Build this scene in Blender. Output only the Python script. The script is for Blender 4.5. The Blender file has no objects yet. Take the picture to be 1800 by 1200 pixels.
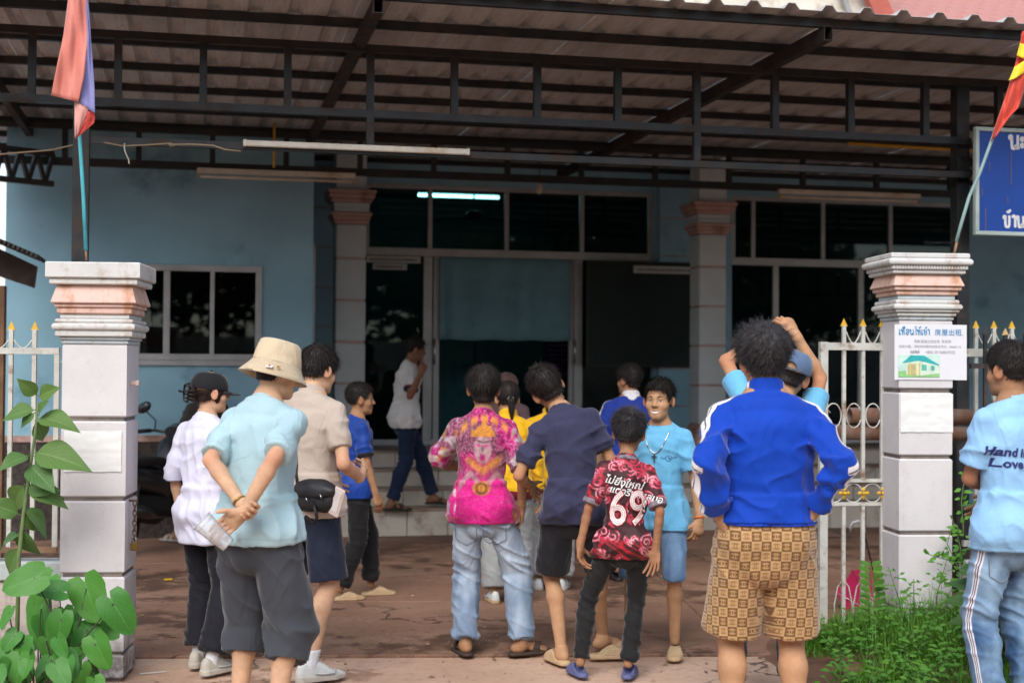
import bpy, bmesh, math, random
import numpy as np
from mathutils import Vector, Matrix
random.seed(7); np.random.seed(7)
R_ = math.radians
scene = bpy.context.scene
COL = scene.collection
# ------------------------------------------------------------------ camera
PITCH, ROLL, CAMZ = R_(1.1), R_(0.4), 1.62
cam_rot = Matrix.Rotation(math.pi/2 + PITCH, 3, 'X') @ Matrix.Rotation(ROLL, 3, 'Z')
cd = bpy.data.cameras.new('camera')
cd.sensor_width = 36.0; cd.lens = 50.0; cd.clip_start = 0.1; cd.clip_end = 2000
cd.dof.use_dof = True; cd.dof.focus_distance = 7.3; cd.dof.aperture_fstop = 2.2
cam = bpy.data.objects.new('camera', cd); COL.objects.link(cam)
cam.matrix_world = Matrix.Translation((0, 0, CAMZ)) @ cam_rot.to_4x4()
scene.camera = cam
# ------------------------------------------------------------------ sky and sun (thin bright overcast)
world = bpy.data.worlds.new('World'); scene.world = world; world.use_nodes = True
wn = world.node_tree; wn.nodes.clear()
sky = wn.nodes.new('ShaderNodeTexSky'); sky.sky_type = 'NISHITA'; sky.sun_disc = False
SUN_EL, SUN_AZ = R_(43), R_(192)          # azimuth clockwise from +Y
sky.sun_elevation = SUN_EL; sky.sun_rotation = SUN_AZ
sky.air_density = 1.0; sky.dust_density = 1.5; sky.ozone_density = 1.0
hs = wn.nodes.new('ShaderNodeHueSaturation'); hs.inputs['Saturation'].default_value = 0.6
bg = wn.nodes.new('ShaderNodeBackground'); bg.inputs['Strength'].default_value = 0.15
wo = wn.nodes.new('ShaderNodeOutputWorld')
wn.links.new(sky.outputs[0], hs.inputs['Color']); wn.links.new(hs.outputs[0], bg.inputs['Color'])
wn.links.new(bg.outputs[0], wo.inputs['Surface'])
sl = bpy.data.lights.new('sun', 'SUN'); sl.energy = 1.5; sl.angle = R_(38); sl.color = (1.0, 0.96, 0.9)
sun = bpy.data.objects.new('sun', sl); COL.objects.link(sun)
sd = Vector((math.sin(SUN_AZ)*math.cos(SUN_EL), math.cos(SUN_AZ)*math.cos(SUN_EL), math.sin(SUN_EL)))
sun.rotation_euler = sd.to_track_quat('Z', 'Y').to_euler()
vs = scene.view_settings
vs.view_transform = 'Standard'; vs.look = 'None'; vs.gamma = 1.0; vs.use_curve_mapping = False
vs.exposure = 0.78
# ------------------------------------------------------------------ places: turn a picture point and a depth into a point of the world
def ray(px, py):
    return cam_rot @ Vector(((px-900)/2500, (600-py)/2500, -1))
def at(px, py, Y):
    d = ray(px, py); t = Y/d.y
    return Vector((d.x*t, Y, CAMZ + d.z*t))
TH = R_(12.5)
UX = Vector((math.cos(TH), math.sin(TH), 0)); VX = Vector((-math.sin(TH), math.cos(TH), 0))
def B(u, v, z): return UX*u + VX*v + Vector((0, 0, z))
def atv(px, py, v):
    """(u, z) on the plane at depth v of the house frame"""
    d = ray(px, py); t = v/d.dot(VX)
    p = d*t
    return p.dot(UX), CAMZ + p.z
def ubu(px, v): return atv(px, 600, v)[0]
HOUSE = Matrix.Rotation(TH, 4, 'Z')
# ------------------------------------------------------------------ objects
def link(name, me, mat=None, parent=None, loc=None, rot=None):
    o = bpy.data.objects.new(name, me)
    COL.objects.link(o)
    if mat is not None and me is not None and len(me.materials) == 0:
        me.materials.append(mat)
    if parent is not None: o.parent = parent
    if loc is not None: o.location = loc
    if rot is not None: o.rotation_euler = rot
    return o
def tag(o, label=None, cat=None, group=None, kind=None):
    if label: o['label'] = label
    if cat: o['category'] = cat
    if group: o['group'] = group
    if kind: o['kind'] = kind
    return o
def empty(name, label, cat, loc=(0, 0, 0), rotz=0, group=None):
    o = bpy.data.objects.new(name, None); COL.objects.link(o)
    o.empty_display_size = 0.1
    o.location = loc; o.rotation_euler = (0, 0, rotz)
    return tag(o, label, cat, group)
class MB:
    """collects simple solids and builds one mesh"""
    def __init__(s): s.v = []; s.f = []; s.sm = False
    def add(s, vs, fs):
        b = len(s.v); s.v += [tuple(x) for x in vs]; s.f += [tuple(b+i for i in f) for f in fs]; return s
    def box(s, x0, x1, y0, y1, z0, z1):
        vs = [(x, y, z) for z in (z0, z1) for y in (y0, y1) for x in (x0, x1)]
        return s.add(vs, [(0, 2, 3, 1), (4, 5, 7, 6), (0, 1, 5, 4), (2, 6, 7, 3), (0, 4, 6, 2), (1, 3, 7, 5)])
    def bbox(s, x0, x1, y0, y1, z0, z1, b=0.004):
        """box with chamfered edges"""
        bm = bmesh.new()
        m = Matrix.Translation(((x0+x1)/2, (y0+y1)/2, (z0+z1)/2)) @ Matrix.Diagonal((x1-x0, y1-y0, z1-z0, 1))
        bmesh.ops.create_cube(bm, size=1, matrix=m)
        bmesh.ops.bevel(bm, geom=bm.edges[:], offset=b, segments=1, affect='EDGES', profile=0.5)
        bm.verts.index_update()
        s.add([v.co[:] for v in bm.verts], [[v.index for v in f.verts] for f in bm.faces]); bm.free(); return s
    def bar(s, a, b, w, h, up=(0, 0, 1)):
        a = Vector(a); b = Vector(b); d = (b-a).normalized(); up = Vector(up)
        if abs(d.dot(up)) > .98: up = Vector((0, 1, 0))
        x = d.cross(up).normalized()*(w/2); y = x.cross(d).normalized()*(h/2)
        vs = [p + i*x + j*y for p in (a, b) for i, j in ((-1, -1), (1, -1), (1, 1), (-1, 1))]
        return s.add(vs, [(0, 1, 2, 3), (7, 6, 5, 4), (0, 4, 5, 1), (1, 5, 6, 2), (2, 6, 7, 3), (3, 7, 4, 0)])
    def tube(s, pts, r, n=8, closed=False, caps=True):
        pts = [Vector(p) for p in pts]; m = len(pts)
        rs = r if hasattr(r, '__len__') else [r]*m
        b = len(s.v); nrm = None
        for i, p in enumerate(pts):
            if closed: d = pts[(i+1) % m] - pts[i-1]
            else: d = pts[min(i+1, m-1)] - pts[max(i-1, 0)]
            d.normalize()
            if nrm is None:
                nrm = d.orthogonal().normalized()
            else:
                nrm = (nrm - d*nrm.dot(d))
                nrm = nrm.normalized() if nrm.length > 1e-6 else d.orthogonal().normalized()
            bi = d.cross(nrm)
            for k in range(n):
                a = 2*math.pi*k/n
                s.v.append(tuple(p + (nrm*math.cos(a) + bi*math.sin(a))*rs[i]))
        for i in range(m if closed else m-1):
            j = (i+1) % m
            for k in range(n):
                l = (k+1) % n
                s.f.append((b+i*n+k, b+i*n+l, b+j*n+l, b+j*n+k))
        if caps and not closed:
            s.f.append(tuple(b+k for k in range(n))[::-1]); s.f.append(tuple(b+(m-1)*n+k for k in range(n)))
        return s
    def lathe(s, prof, c=(0, 0, 0), n=16, caps=True):
        """prof: list of (r, z)"""
        b = len(s.v); c = Vector(c)
        for r, z in prof:
            for k in range(n):
                a = 2*math.pi*k/n; s.v.append((c.x+r*math.cos(a), c.y+r*math.sin(a), c.z+z))
        for i in range(len(prof)-1):
            for k in range(n):
                l = (k+1) % n
                s.f.append((b+i*n+k, b+i*n+l, b+(i+1)*n+l, b+(i+1)*n+k))
        if caps:
            s.f.append(tuple(b+k for k in range(n))[::-1]); s.f.append(tuple(b+(len(prof)-1)*n+k for k in range(n)))
        return s
    def prism(s, poly, y0, y1):
        """poly of (x, z), extruded along y"""
        n = len(poly)
        vs = [(x, y0, z) for x, z in poly] + [(x, y1, z) for x, z in poly]
        fs = [tuple(range(n)), tuple(range(2*n-1, n-1, -1))] + [(i, n+i, n+(i+1) % n, (i+1) % n) for i in range(n)]
        return s.add(vs, fs)
    def xf(s, M):
        s.v = [tuple(M @ Vector(v)) for v in s.v]; return s
    def mesh(s, name, smooth=None):
        me = bpy.data.meshes.new(name); me.from_pydata(s.v, [], s.f); me.validate()
        bm = bmesh.new(); bm.from_mesh(me); bmesh.ops.recalc_face_normals(bm, faces=bm.faces[:]); bm.to_mesh(me); bm.free()
        if smooth: me.shade_smooth() if smooth is True else shade_angle(me, smooth)
        return me
    def build(s, name, mat, parent=None, smooth=None, **k):
        return link(name, s.mesh(name, smooth), mat, parent, **k)
def shade_angle(me, ang):
    me.shade_smooth()
    try: me.set_sharp_from_angle(angle=R_(ang))
    except Exception: pass
# ------------------------------------------------------------------ materials
MATS = {}
class NT:
    def __init__(s, name):
        m = bpy.data.materials.new(name); m.use_nodes = True; s.m = m; s.t = m.node_tree; s.t.nodes.clear()
        s.out = s.n('ShaderNodeOutputMaterial')
        s.tc = s.n('ShaderNodeTexCoord').outputs['Object']
    def n(s, k, **p):
        x = s.t.nodes.new(k)
        for a, b in p.items(): setattr(x, a, b)
        return x
    def set(s, sock, v):
        if isinstance(v, bpy.types.NodeSocket): s.t.links.new(v, sock)
        elif v is not None:
            if hasattr(v, '__len__') and sock.type == 'RGBA' and len(v) == 3: v = (*v, 1)
            sock.default_value = v
    def math(s, op, a, b=None, c=None, clamp=False):
        x = s.n('ShaderNodeMath', operation=op, use_clamp=clamp)
        for i, v in enumerate((a, b, c)): s.set(x.inputs[i], v)
        return x.outputs[0]
    def mix(s, f, a, b, mode='MIX'):
        x = s.n('ShaderNodeMix', data_type='RGBA', blend_type=mode, clamp_factor=True)
        s.set(x.inputs[0], f); s.set(x.inputs[6], a); s.set(x.inputs[7], b); return x.outputs[2]
    def scale(s, vec, sc):
        x = s.n('ShaderNodeMapping'); s.set(x.inputs['Vector'], vec); x.inputs['Scale'].default_value = sc; return x.outputs[0]
    def noise(s, sc=5, det=3, rough=.5, vec=None, dist=0):
        x = s.n('ShaderNodeTexNoise'); s.set(x.inputs['Vector'], vec if vec is not None else s.tc)
        x.inputs['Scale'].default_value = sc; x.inputs['Detail'].default_value = det; x.inputs['Roughness'].default_value = rough
        x.inputs['Distortion'].default_value = dist
        return x.outputs[0]
    def ramp(s, f, a, b, lo=0., hi=1.):
        x = s.n('ShaderNodeMapRange', interpolation_type='SMOOTHSTEP'); s.set(x.inputs[0], f)
        x.inputs[1].default_value = a; x.inputs[2].default_value = b; x.inputs[3].default_value = lo; x.inputs[4].default_value = hi
        return x.outputs[0]
    def attr(s, name):
        return s.n('ShaderNodeAttribute', attribute_name=name)
    def sep(s, v):
        x = s.n('ShaderNodeSeparateXYZ'); s.set(x.inputs[0], v); return x.outputs
    def bump(s, h, st=.3, dist=.01, prev=None):
        x = s.n('ShaderNodeBump'); x.inputs['Strength'].default_value = st; x.inputs['Distance'].default_value = dist
        s.set(x.inputs['Height'], h)
        if prev is not None: s.set(x.inputs['Normal'], prev)
        return x.outputs[0]
    def pbr(s, col, rough=.7, metal=0, normal=None, spec=.5, sheen=0, trans=0, ior=1.45, alpha=None, emit=None, es=0):
        p = s.n('ShaderNodeBsdfPrincipled')
        s.set(p.inputs['Base Color'], col); s.set(p.inputs['Roughness'], rough); s.set(p.inputs['Metallic'], metal)
        s.set(p.inputs['Specular IOR Level'], spec); p.inputs['IOR'].default_value = ior
        if normal is not None: s.set(p.inputs['Normal'], normal)
        if sheen: p.inputs['Sheen Weight'].default_value = sheen; p.inputs['Sheen Roughness'].default_value = .4
        if trans: p.inputs['Transmission Weight'].default_value = trans
        if alpha is not None: s.set(p.inputs['Alpha'], alpha)
        if emit is not None: s.set(p.inputs['Emission Color'], emit); p.inputs['Emission Strength'].default_value = es
        s.t.links.new(p.outputs[0], s.out.inputs['Surface']); return p
def M(name, col, rough=.7, var=.12, vs=6, bump=.15, bs=90, metal=0, spec=.5, sheen=0, dirt=None, dirt_amt=.5, ds=3):
    """plain surface: colour with uneven tone, optional dirt colour in patches, fine relief"""
    if name in MATS: return MATS[name]
    t = NT(name)
    c = Vector(col[:3])
    n1 = t.noise(vs, 4, .6)
    cc = t.mix(t.ramp(n1, .3, .7), tuple(c*(1-var)), tuple(min(1, x) for x in c*(1+var)))
    rr = rough
    if dirt is not None:
        n2 = t.noise(ds, 6, .65)
        f = t.ramp(n2, .62-dirt_amt*.3, .75-dirt_amt*.1)
        cc = t.mix(f, cc, dirt); rr = t.math('ADD', t.math('MULTIPLY', f, .9-rough), rough)
    nb = t.bump(t.noise(bs, 3, .6), bump, .004) if bump else None
    t.pbr(cc, rr, metal, nb, spec, sheen)
    MATS[name] = t.m; return t.m
# ================================================================== people: signed-distance bodies and clothes, meshed with surface nets
f32 = np.float32
_tab = np.random.RandomState(3).rand(32, 32, 32).astype(f32)
def vnoise(p):
    i = np.floor(p).astype(np.int32); f = (p - i).astype(f32); f = f*f*(3-2*f); i &= 31; j = (i+1) & 31
    x0, y0, z0 = i[:, 0], i[:, 1], i[:, 2]; x1, y1, z1 = j[:, 0], j[:, 1], j[:, 2]; a, b, c = f[:, 0], f[:, 1], f[:, 2]
    T = _tab
    e0 = (T[x0, y0, z0]*(1-a)+T[x1, y0, z0]*a)*(1-b) + (T[x0, y1, z0]*(1-a)+T[x1, y1, z0]*a)*b
    e1 = (T[x0, y0, z1]*(1-a)+T[x1, y0, z1]*a)*(1-b) + (T[x0, y1, z1]*(1-a)+T[x1, y1, z1]*a)*b
    return e0*(1-c)+e1*c
def ss(a, b, x):
    t = np.clip((x-a)/(b-a), 0, 1); return t*t*(3-2*t)
def smin(a, b, k):
    h = np.clip(.5+.5*(b-a)/k, 0, 1); return b*(1-h)+a*h-k*h*(1-h)
def smax(a, b, k): return -smin(-a, -b, k)
V3 = lambda *a: np.array(a, dtype=f32)
def nrm(v): v = np.asarray(v, dtype=f32); return v/(np.linalg.norm(v)+1e-9)
def rotx(a): c, s = math.cos(a), math.sin(a); return np.array([[1, 0, 0], [0, c, -s], [0, s, c]], dtype=f32)
def roty(a): c, s = math.cos(a), math.sin(a); return np.array([[c, 0, s], [0, 1, 0], [-s, 0, c]], dtype=f32)
def rotz(a): c, s = math.cos(a), math.sin(a); return np.array([[c, -s, 0], [s, c, 0], [0, 0, 1]], dtype=f32)
def cone(P, a, b, ra, rb):
    ba = b-a; q = P-a
    t = np.clip(q@ba/(ba@ba+1e-12), 0, 1)
    return np.linalg.norm(q - t[:, None]*ba, axis=1) - (ra+(rb-ra)*t)
def sph(P, c, r): return np.linalg.norm(P-c, axis=1)-r
def ell(P, c, r, Rm=None):
    q = P-c
    if Rm is not None: q = q@Rm          # columns of Rm are the axes
    r = np.asarray(r, dtype=f32)
    k0 = np.linalg.norm(q/r, axis=1); k1 = np.linalg.norm(q/(r*r), axis=1)+1e-9
    return k0*(k0-1)/k1
def loft(P, C, X, rx, ry, flat0=False, flat1=False, pw=2.0):
    C = [np.asarray(c, dtype=f32) for c in C]; d = None
    for i in range(len(C)-1):
        a, b = C[i], C[i+1]; w = b-a; L2 = float(w@w)+1e-12; wh = w/math.sqrt(L2)
        ax = X[i] if isinstance(X, (list,)) else X
        ax = ax - wh*(ax@wh); ax = nrm(ax); ay = np.cross(wh, ax)
        q = P-a; t = q@w/L2; tc = np.clip(t, 0, 1)
        q = q - tc[:, None]*w
        x = q@ax; y = q@ay; z = q@wh
        ax_ = rx[i]+(rx[i+1]-rx[i])*tc; ay_ = ry[i]+(ry[i+1]-ry[i])*tc; az_ = np.minimum(ax_, ay_)
        if pw == 2.0:
            k0 = np.sqrt((x/ax_)**2+(y/ay_)**2+(z/az_)**2)
        else:
            k0 = (np.abs(x/ax_)**pw+np.abs(y/ay_)**pw+np.abs(z/az_)**pw)**(1/pw)
        k1 = np.sqrt((x/ax_**2)**2+(y/ay_**2)**2+(z/az_**2)**2)+1e-9
        e = k0*(k0-1)/k1
        e = np.where(k0 < .05, -az_, e)
        d = e if d is None else np.minimum(d, e)
    if flat0:
        w = nrm(C[0]-C[1]); d = np.maximum(d, (P-C[0])@w)
    if flat1:
        w = nrm(C[-1]-C[-2]); d = np.maximum(d, (P-C[-1])@w)
    return d
def snet(f, lo, hi, h):
    """mesh the zero level of f inside the box lo..hi with cells of h"""
    lo = np.asarray(lo, dtype=f32); hi = np.asarray(hi, dtype=f32)
    nc = np.maximum(1, np.ceil((hi-lo)/(4*h)).astype(int)); n = nc*4+1
    g = [lo[i]+(np.arange(nc[i])+.5)*4*h for i in range(3)]
    Pc = np.stack(np.meshgrid(*g, indexing='ij'), -1).reshape(-1, 3).astype(f32)
    dc = f(Pc).reshape(nc)
    act = np.abs(dc) < 4*h*.87*1.5+.006
    rep = lambda a: a.repeat(4, 0).repeat(4, 1).repeat(4, 2)
    Vg = np.empty(n, dtype=f32); r = rep(dc.astype(f32)); Vg[:-1, :-1, :-1] = r
    Vg[-1] = Vg[-2]; Vg[:, -1] = Vg[:, -2]; Vg[:, :, -1] = Vg[:, :, -2]
    m = np.zeros(n, dtype=bool); ra = rep(act)
    for i in (0, 1):
        for j in (0, 1):
            for k in (0, 1):
                m[i:i+ra.shape[0], j:j+ra.shape[1], k:k+ra.shape[2]] |= ra
    idx = np.argwhere(m)
    Vg[m] = f((lo+idx*h).astype(f32))
    ins = Vg < 0
    cnt = np.zeros(n-1, dtype=np.int8)
    off = [(i, j, k) for i in (0, 1) for j in (0, 1) for k in (0, 1)]
    sl = lambda A, o: A[o[0]:A.shape[0]-1+o[0], o[1]:A.shape[1]-1+o[1], o[2]:A.shape[2]-1+o[2]]
    for o in off: cnt += sl(ins, o)
    ca = np.argwhere((cnt > 0) & (cnt < 8))
    cid = np.full(n-1, -1, dtype=np.int32); cid[ca[:, 0], ca[:, 1], ca[:, 2]] = np.arange(len(ca))
    val = {o: Vg[ca[:, 0]+o[0], ca[:, 1]+o[1], ca[:, 2]+o[2]] for o in off}
    acc = np.zeros((len(ca), 3), dtype=f32); num = np.zeros(len(ca), dtype=f32)
    for o in off:
        for axx in range(3):
            if o[axx]: continue
            o2 = list(o); o2[axx] = 1; o2 = tuple(o2)
            a, b = val[o], val[o2]; s = (a < 0) != (b < 0)
            t = np.where(s, a/np.where(s, a-b, 1), 0)
            p = np.array(o, dtype=f32)[None].repeat(len(ca), 0); p[:, axx] += t
            acc += p*s[:, None]; num += s
    verts = lo + (ca+acc/np.maximum(num, 1)[:, None])*h
    faces = []
    for axx in range(3):
        s0 = [slice(None)]*3; s1 = [slice(None)]*3; s0[axx] = slice(0, -1); s1[axx] = slice(1, None)
        a = ins[tuple(s0)]; b = ins[tuple(s1)]
        e = np.argwhere(a != b)
        u, w = [(1, 2), (2, 0), (0, 1)][axx]
        ok = (e[:, u] > 0) & (e[:, w] > 0) & (e[:, u] < n[u]-1) & (e[:, w] < n[w]-1)
        e = e[ok]; fl = a[e[:, 0], e[:, 1], e[:, 2]]
        q = []
        for du, dw in ((-1, -1), (0, -1), (0, 0), (-1, 0)):
            c = e.copy(); c[:, u] += du; c[:, w] += dw
            q.append(cid[c[:, 0], c[:, 1], c[:, 2]])
        q = np.stack(q, 1); q[~fl] = q[~fl][:, ::-1]
        faces.append(q)
    faces = np.concatenate(faces) if faces else np.zeros((0, 4), int)
    faces = faces[(faces >= 0).all(1)]
    return verts.astype(f32), faces.astype(np.int32)
def vnormals(v, f):
    a = v[f[:, 2]]-v[f[:, 0]]; b = v[f[:, 3]]-v[f[:, 1]]; fn = np.cross(a, b)
    n = np.zeros_like(v)
    for c in range(3):
        for k in range(4): n[:, c] += np.bincount(f[:, k], fn[:, c], len(v)).astype(f32)
    return n/(np.linalg.norm(n, axis=1, keepdims=True)+1e-12)
def npmesh(name, v, f, smooth=True):
    me = bpy.data.meshes.new(name); k = f.shape[1]
    me.vertices.add(len(v)); me.vertices.foreach_set('co', np.ascontiguousarray(v, dtype=f32).ravel())
    me.loops.add(len(f)*k); me.loops.foreach_set('vertex_index', np.ascontiguousarray(f, dtype=np.int32).ravel())
    me.polygons.add(len(f)); me.polygons.foreach_set('loop_start', np.arange(0, len(f)*k, k, dtype=np.int32))
    me.polygons.foreach_set('loop_total', np.full(len(f), k, dtype=np.int32))
    me.update(calc_edges=True)
    if smooth: me.shade_smooth()
    return me
def set_attr(me, name, a):
    a = np.asarray(a, dtype=f32)
    if a.ndim == 1:
        at_ = me.attributes.new(name, 'FLOAT', 'POINT'); at_.data.foreach_set('value', a)
    elif a.shape[1] == 3:
        at_ = me.attributes.new(name, 'FLOAT_VECTOR', 'POINT'); at_.data.foreach_set('vector', np.ascontiguousarray(a).ravel())
def cat(ms):
    vs, fs, b = [], [], 0
    for v, f in ms:
        vs.append(v); fs.append(f+b); b += len(v)
    return np.concatenate(vs), np.concatenate(fs)
def ik(a, b, l1, l2, pole):
    d = b-a; L = float(np.linalg.norm(d))
    if L > l1+l2-.002: b = a+d/L*(l1+l2-.002); d = b-a; L = l1+l2-.002
    x = (l1*l1-l2*l2+L*L)/(2*L); hh = math.sqrt(max(0, l1*l1-x*x)); w = d/L
    pole = np.asarray(pole, dtype=f32); p = nrm(pole - w*(pole@w))
    return a+w*x+p*hh, b

# ---- materials of people
def folds(t, prev=None, k=1.0):
    n = t.noise(4.6, 3, .45, t.scale(t.tc, (1, 1, .5)), 1.3); r = t.math('POWER', t.math('SUBTRACT', 1, t.math('ABSOLUTE', t.math('SUBTRACT', t.math('MULTIPLY', n, 2), 1))), 4)
    m = t.noise(30, 4, .6, t.scale(t.tc, (1, 1, .6)), 1.0)
    return t.bump(m, .13*k, .006, t.bump(r, .3*k, .016, prev))
def cloth(name, col, rough=.85, var=.06, sheen=.25, weave=.35):
    if name in MATS: return MATS[name]
    t = NT(name); c = Vector(col)
    cc = t.mix(t.ramp(t.noise(3.5, 4, .6), .3, .7), tuple(c*(1-var)), tuple(min(1, x) for x in c*(1+var)))
    sm_ = t.math('ABSOLUTE', t.math('SUBTRACT', t.attr('seam').outputs['Fac'], 1)); sl_ = t.ramp(sm_, .0012, .004, 1, 0); cc = t.mix(t.math('MULTIPLY', sl_, .3), cc, tuple(c*.45))
    wv = t.noise(420, 2, .5); b1 = t.bump(wv, weave, .0012); b1 = t.bump(sl_, -.5, .004, b1)
    b2 = folds(t, b1)
    t.pbr(cc, rough, 0, b2, .3, sheen); MATS[name] = t.m; return t.m
def denim(name, col, light):
    if name in MATS: return MATS[name]
    t = NT(name)
    f = t.math('ADD', t.math('MULTIPLY', t.ramp(t.noise(5, 3, .6), .35, .75), .75), t.math('MULTIPLY', t.noise(30, 4, .7, t.scale(t.tc, (1, 1, .35))), .3))
    fade = t.attr('fade').outputs['Fac']
    cc = t.mix(t.math('ADD', t.math('MULTIPLY', f, .45), fade, clamp=True), col, light)
    cc = t.mix(t.math('MULTIPLY', t.ramp(t.noise(600, 1), .35, .65), .18), cc, tuple(Vector(col)*.6))
    b = t.bump(t.noise(300, 2), .3, .0012); b = folds(t, b, 1.2)
    t.pbr(cc, .85, 0, b, .25, .15); MATS[name] = t.m; return t.m
def skin(name, col):
    if name in MATS: return MATS[name]
    t = NT(name); c = Vector(col)
    cc = t.mix(t.ramp(t.noise(16, 6, .7), .3, .75), tuple(c*.84), tuple(Vector((c.x*1.1, c.y*1.08, c.z*1.06))))
    red = t.attr('blush').outputs['Fac']
    cc = t.mix(red, cc, (c.x*.95, c.y*.52, c.z*.5))
    b = t.bump(t.noise(260, 3), .18, .0012)
    b = t.bump(t.noise(38, 4, .65), .22, .006, b)
    p = t.pbr(cc, .6, 0, b, .25)
    p.inputs['Subsurface Weight'].default_value = .08; p.inputs['Subsurface Radius'].default_value = (1, .35, .2); p.inputs['Subsurface Scale'].default_value = .008
    MATS[name] = t.m; return t.m
def hairm(name, col):
    if name in MATS: return MATS[name]
    t = NT(name); c = Vector(col)
    cc = t.mix(t.noise(40, 3), tuple(c*.6), tuple(c*1.7))
    t.pbr(cc, .5, 0, None, .2); MATS[name] = t.m; return t.m
HAIR = hairm('black_hair', (.016, .013, .012)); HAIRG = hairm('grey_black_hair', (.03, .027, .028))
SK_L = skin('skin_light', (.6, .37, .235)); SK_M = skin('skin_medium', (.48, .27, .15)); SK_T = skin('skin_tan', (.38, .2, .11)); SK_D = skin('skin_dark', (.22, .105, .06))

# ---- body plan, metres for a person of 1.72 m
BODY_T = [(-.12, .148, .108), (-.04, .156, .115), (.05, .145, .104), (.14, .13, .097), (.26, .148, .11), (.37, .166, .114), (.45, .15, .09), (.5, .098, .075), (.535, .06, .06)]
class Fig:
    def __init__(s, H, px, d, face, skin_m, z0=0, label='', head=1.0, girth=1.0, hip=(0, 0, 0), lean=(0, 0), twist=0, pelvis_yaw=0,
                 look=(0, 0, 0), feet=None, wr=None, el=None, name='person', py=900, sh_up=(0, 0), knee=None, group=None, res=1.0, neckfwd=.015):
        s.s = k = H/1.72; s.H = H; s.g = girth; s.hs = head*k; s.res = res
        p = at(px, py, d); s.loc = Vector((p.x, d, z0)); s.face = R_(face)
        s.root = empty(name, label, 'person', s.loc, s.face, group)
        s.skin = skin_m; s.f_tr = None
        Rp = rotz(R_(pelvis_yaw)); s.Rp = Rp
        Rc = Rp @ rotz(R_(twist)) @ rotx(-R_(lean[0])) @ roty(R_(lean[1])); s.Rc = Rc
        s.hc = V3(hip[0], hip[1], .93+hip[2])*k
        up0 = Rp[:, 2]*.55+nrm(Rc[:, 2]+Rp[:, 2])*.45; up1 = Rc[:, 2]
        L = .535*k
        s.nb = s.hc + nrm(Rp[:, 2]+Rc[:, 2]*1.2)*L
        # spine curve: hermite
        def sp(u):
            h = (2*u**3-3*u**2+1)*s.hc + (u**3-2*u**2+u)*L*nrm(up0) + (-2*u**3+3*u**2)*s.nb + (u**3-u**2)*L*up1
            return h
        s.sp = lambda a: (s.hc + nrm(Rp[:, 2])*a*k) if a < 0 else (sp(a/.535) if a <= .535 else s.nb+up1*(a-.535)*k)
        s.xax = lambda a: nrm(Rp[:, 0]*(1-min(1, max(0, a/.5)))+Rc[:, 0]*min(1, max(0, a/.5)))
        s.sh = []
        for i, sg in enumerate((-1, 1)):
            s.sh.append(s.sp(.452) + (Rc[:, 0]*sg*.176*(.5+.5*girth) + Rc[:, 2]*(sh_up[i]-.005) )*k)
        # legs
        feet = feet or [(-.1, 0, 8), (.1, 0, -8)]
        s.hipj = [s.hc + (Rp[:, 0]*sg*.088 - Rp[:, 2]*.03)*k for sg in (-1, 1)]
        s.ank, s.knee, s.fyaw = [], [], []
        for i, ft in enumerate(feet):
            z = ft[3] if len(ft) > 3 else 0
            a = V3(ft[0], ft[1], .085+z)*k; fy = R_(ft[2]); pole = V3(-math.sin(fy), math.cos(fy), .1)
            if knee and knee[i] is not None: pole = V3(*knee[i])
            kn, a = ik(s.hipj[i], a, .43*k, .41*k, pole)
            s.ank.append(a); s.knee.append(kn); s.fyaw.append(fy)
        # arms
        wr = wr or [(-.27, .02, .84), (.27, .02, .84)]; el = el or [(-.4, -.6, 0), (.4, -.6, 0)]
        s.wr, s.elb = [], []
        for i in (0, 1):
            e, w = ik(s.sh[i], V3(*wr[i])*k, .285*k, .25*k, V3(*el[i])); s.elb.append(e); s.wr.append(w)
        # head
        s.Rh = rotz(R_(look[0])) @ rotx(-R_(look[1])) @ roty(R_(look[2]))
        Rn = nrm(s.Rh[:, 2]*.7+Rc[:, 2]*.5)
        s.hd = s.nb + Rn*.026*k + s.Rh[:, 2]*.105*s.hs + s.Rh[:, 1]*.012*s.hs + nrm(Rc[:, 1])*neckfwd*k
    # ---------------------------------------------------------------- fields
    def torso(s, prof, P, ease=0, flat0=False, pw=2.3):
        k = s.s; g = s.g; ef = lambda a: 1-.9*float(ss(.38, .5, np.float64(a)))
        return loft(P, [s.sp(a) for a, _, _ in prof], [s.xax(a) for a, _, _ in prof], [x*k*g+ease*ef(a) for a, x, _ in prof], [y*k*g+ease*ef(a) for a, _, y in prof], flat0, False, pw)
    def f_neck(s, P, e=0):
        k = s.s
        return cone(P, s.sp(.47), s.hd-s.Rh[:, 2]*.045*s.hs-s.Rh[:, 1]*.018*s.hs, .06*k*(.4+.6*s.g)+e, .052*k*(.4+.6*s.g)+e)
    def f_arm(s, P, i, e=0):
        k = s.s; g = .35+.65*s.g; w = s.wr[i]; el = s.elb[i]
        d = cone(P, s.sh[i], el, (.044*g)*k+e, (.0345*g)*k+e)
        mid = el+(w-el)*.28
        d2 = smin(cone(P, el, mid, .0345*g*k+e, .0385*g*k+e), cone(P, mid, w, .0385*g*k+e, .0245*k+e), .01)
        return smin(d, d2, .015)
    def f_leg(s, P, i):
        k = s.s; g = .35+.65*s.g; h, kn, a = s.hipj[i], s.knee[i], s.ank[i]
        fw = V3(-math.sin(s.fyaw[i]), math.cos(s.fyaw[i]), 0)
        m = kn+(a-kn)*.28-fw*.022*k
        d = cone(P, h, kn, .08*g*k, .051*g*k)
        d = smin(d, smin(cone(P, kn, m, .048*g*k, .0565*g*k), cone(P, m, a, .054*g*k, .031*k), .02), .02)
        return d
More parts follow.
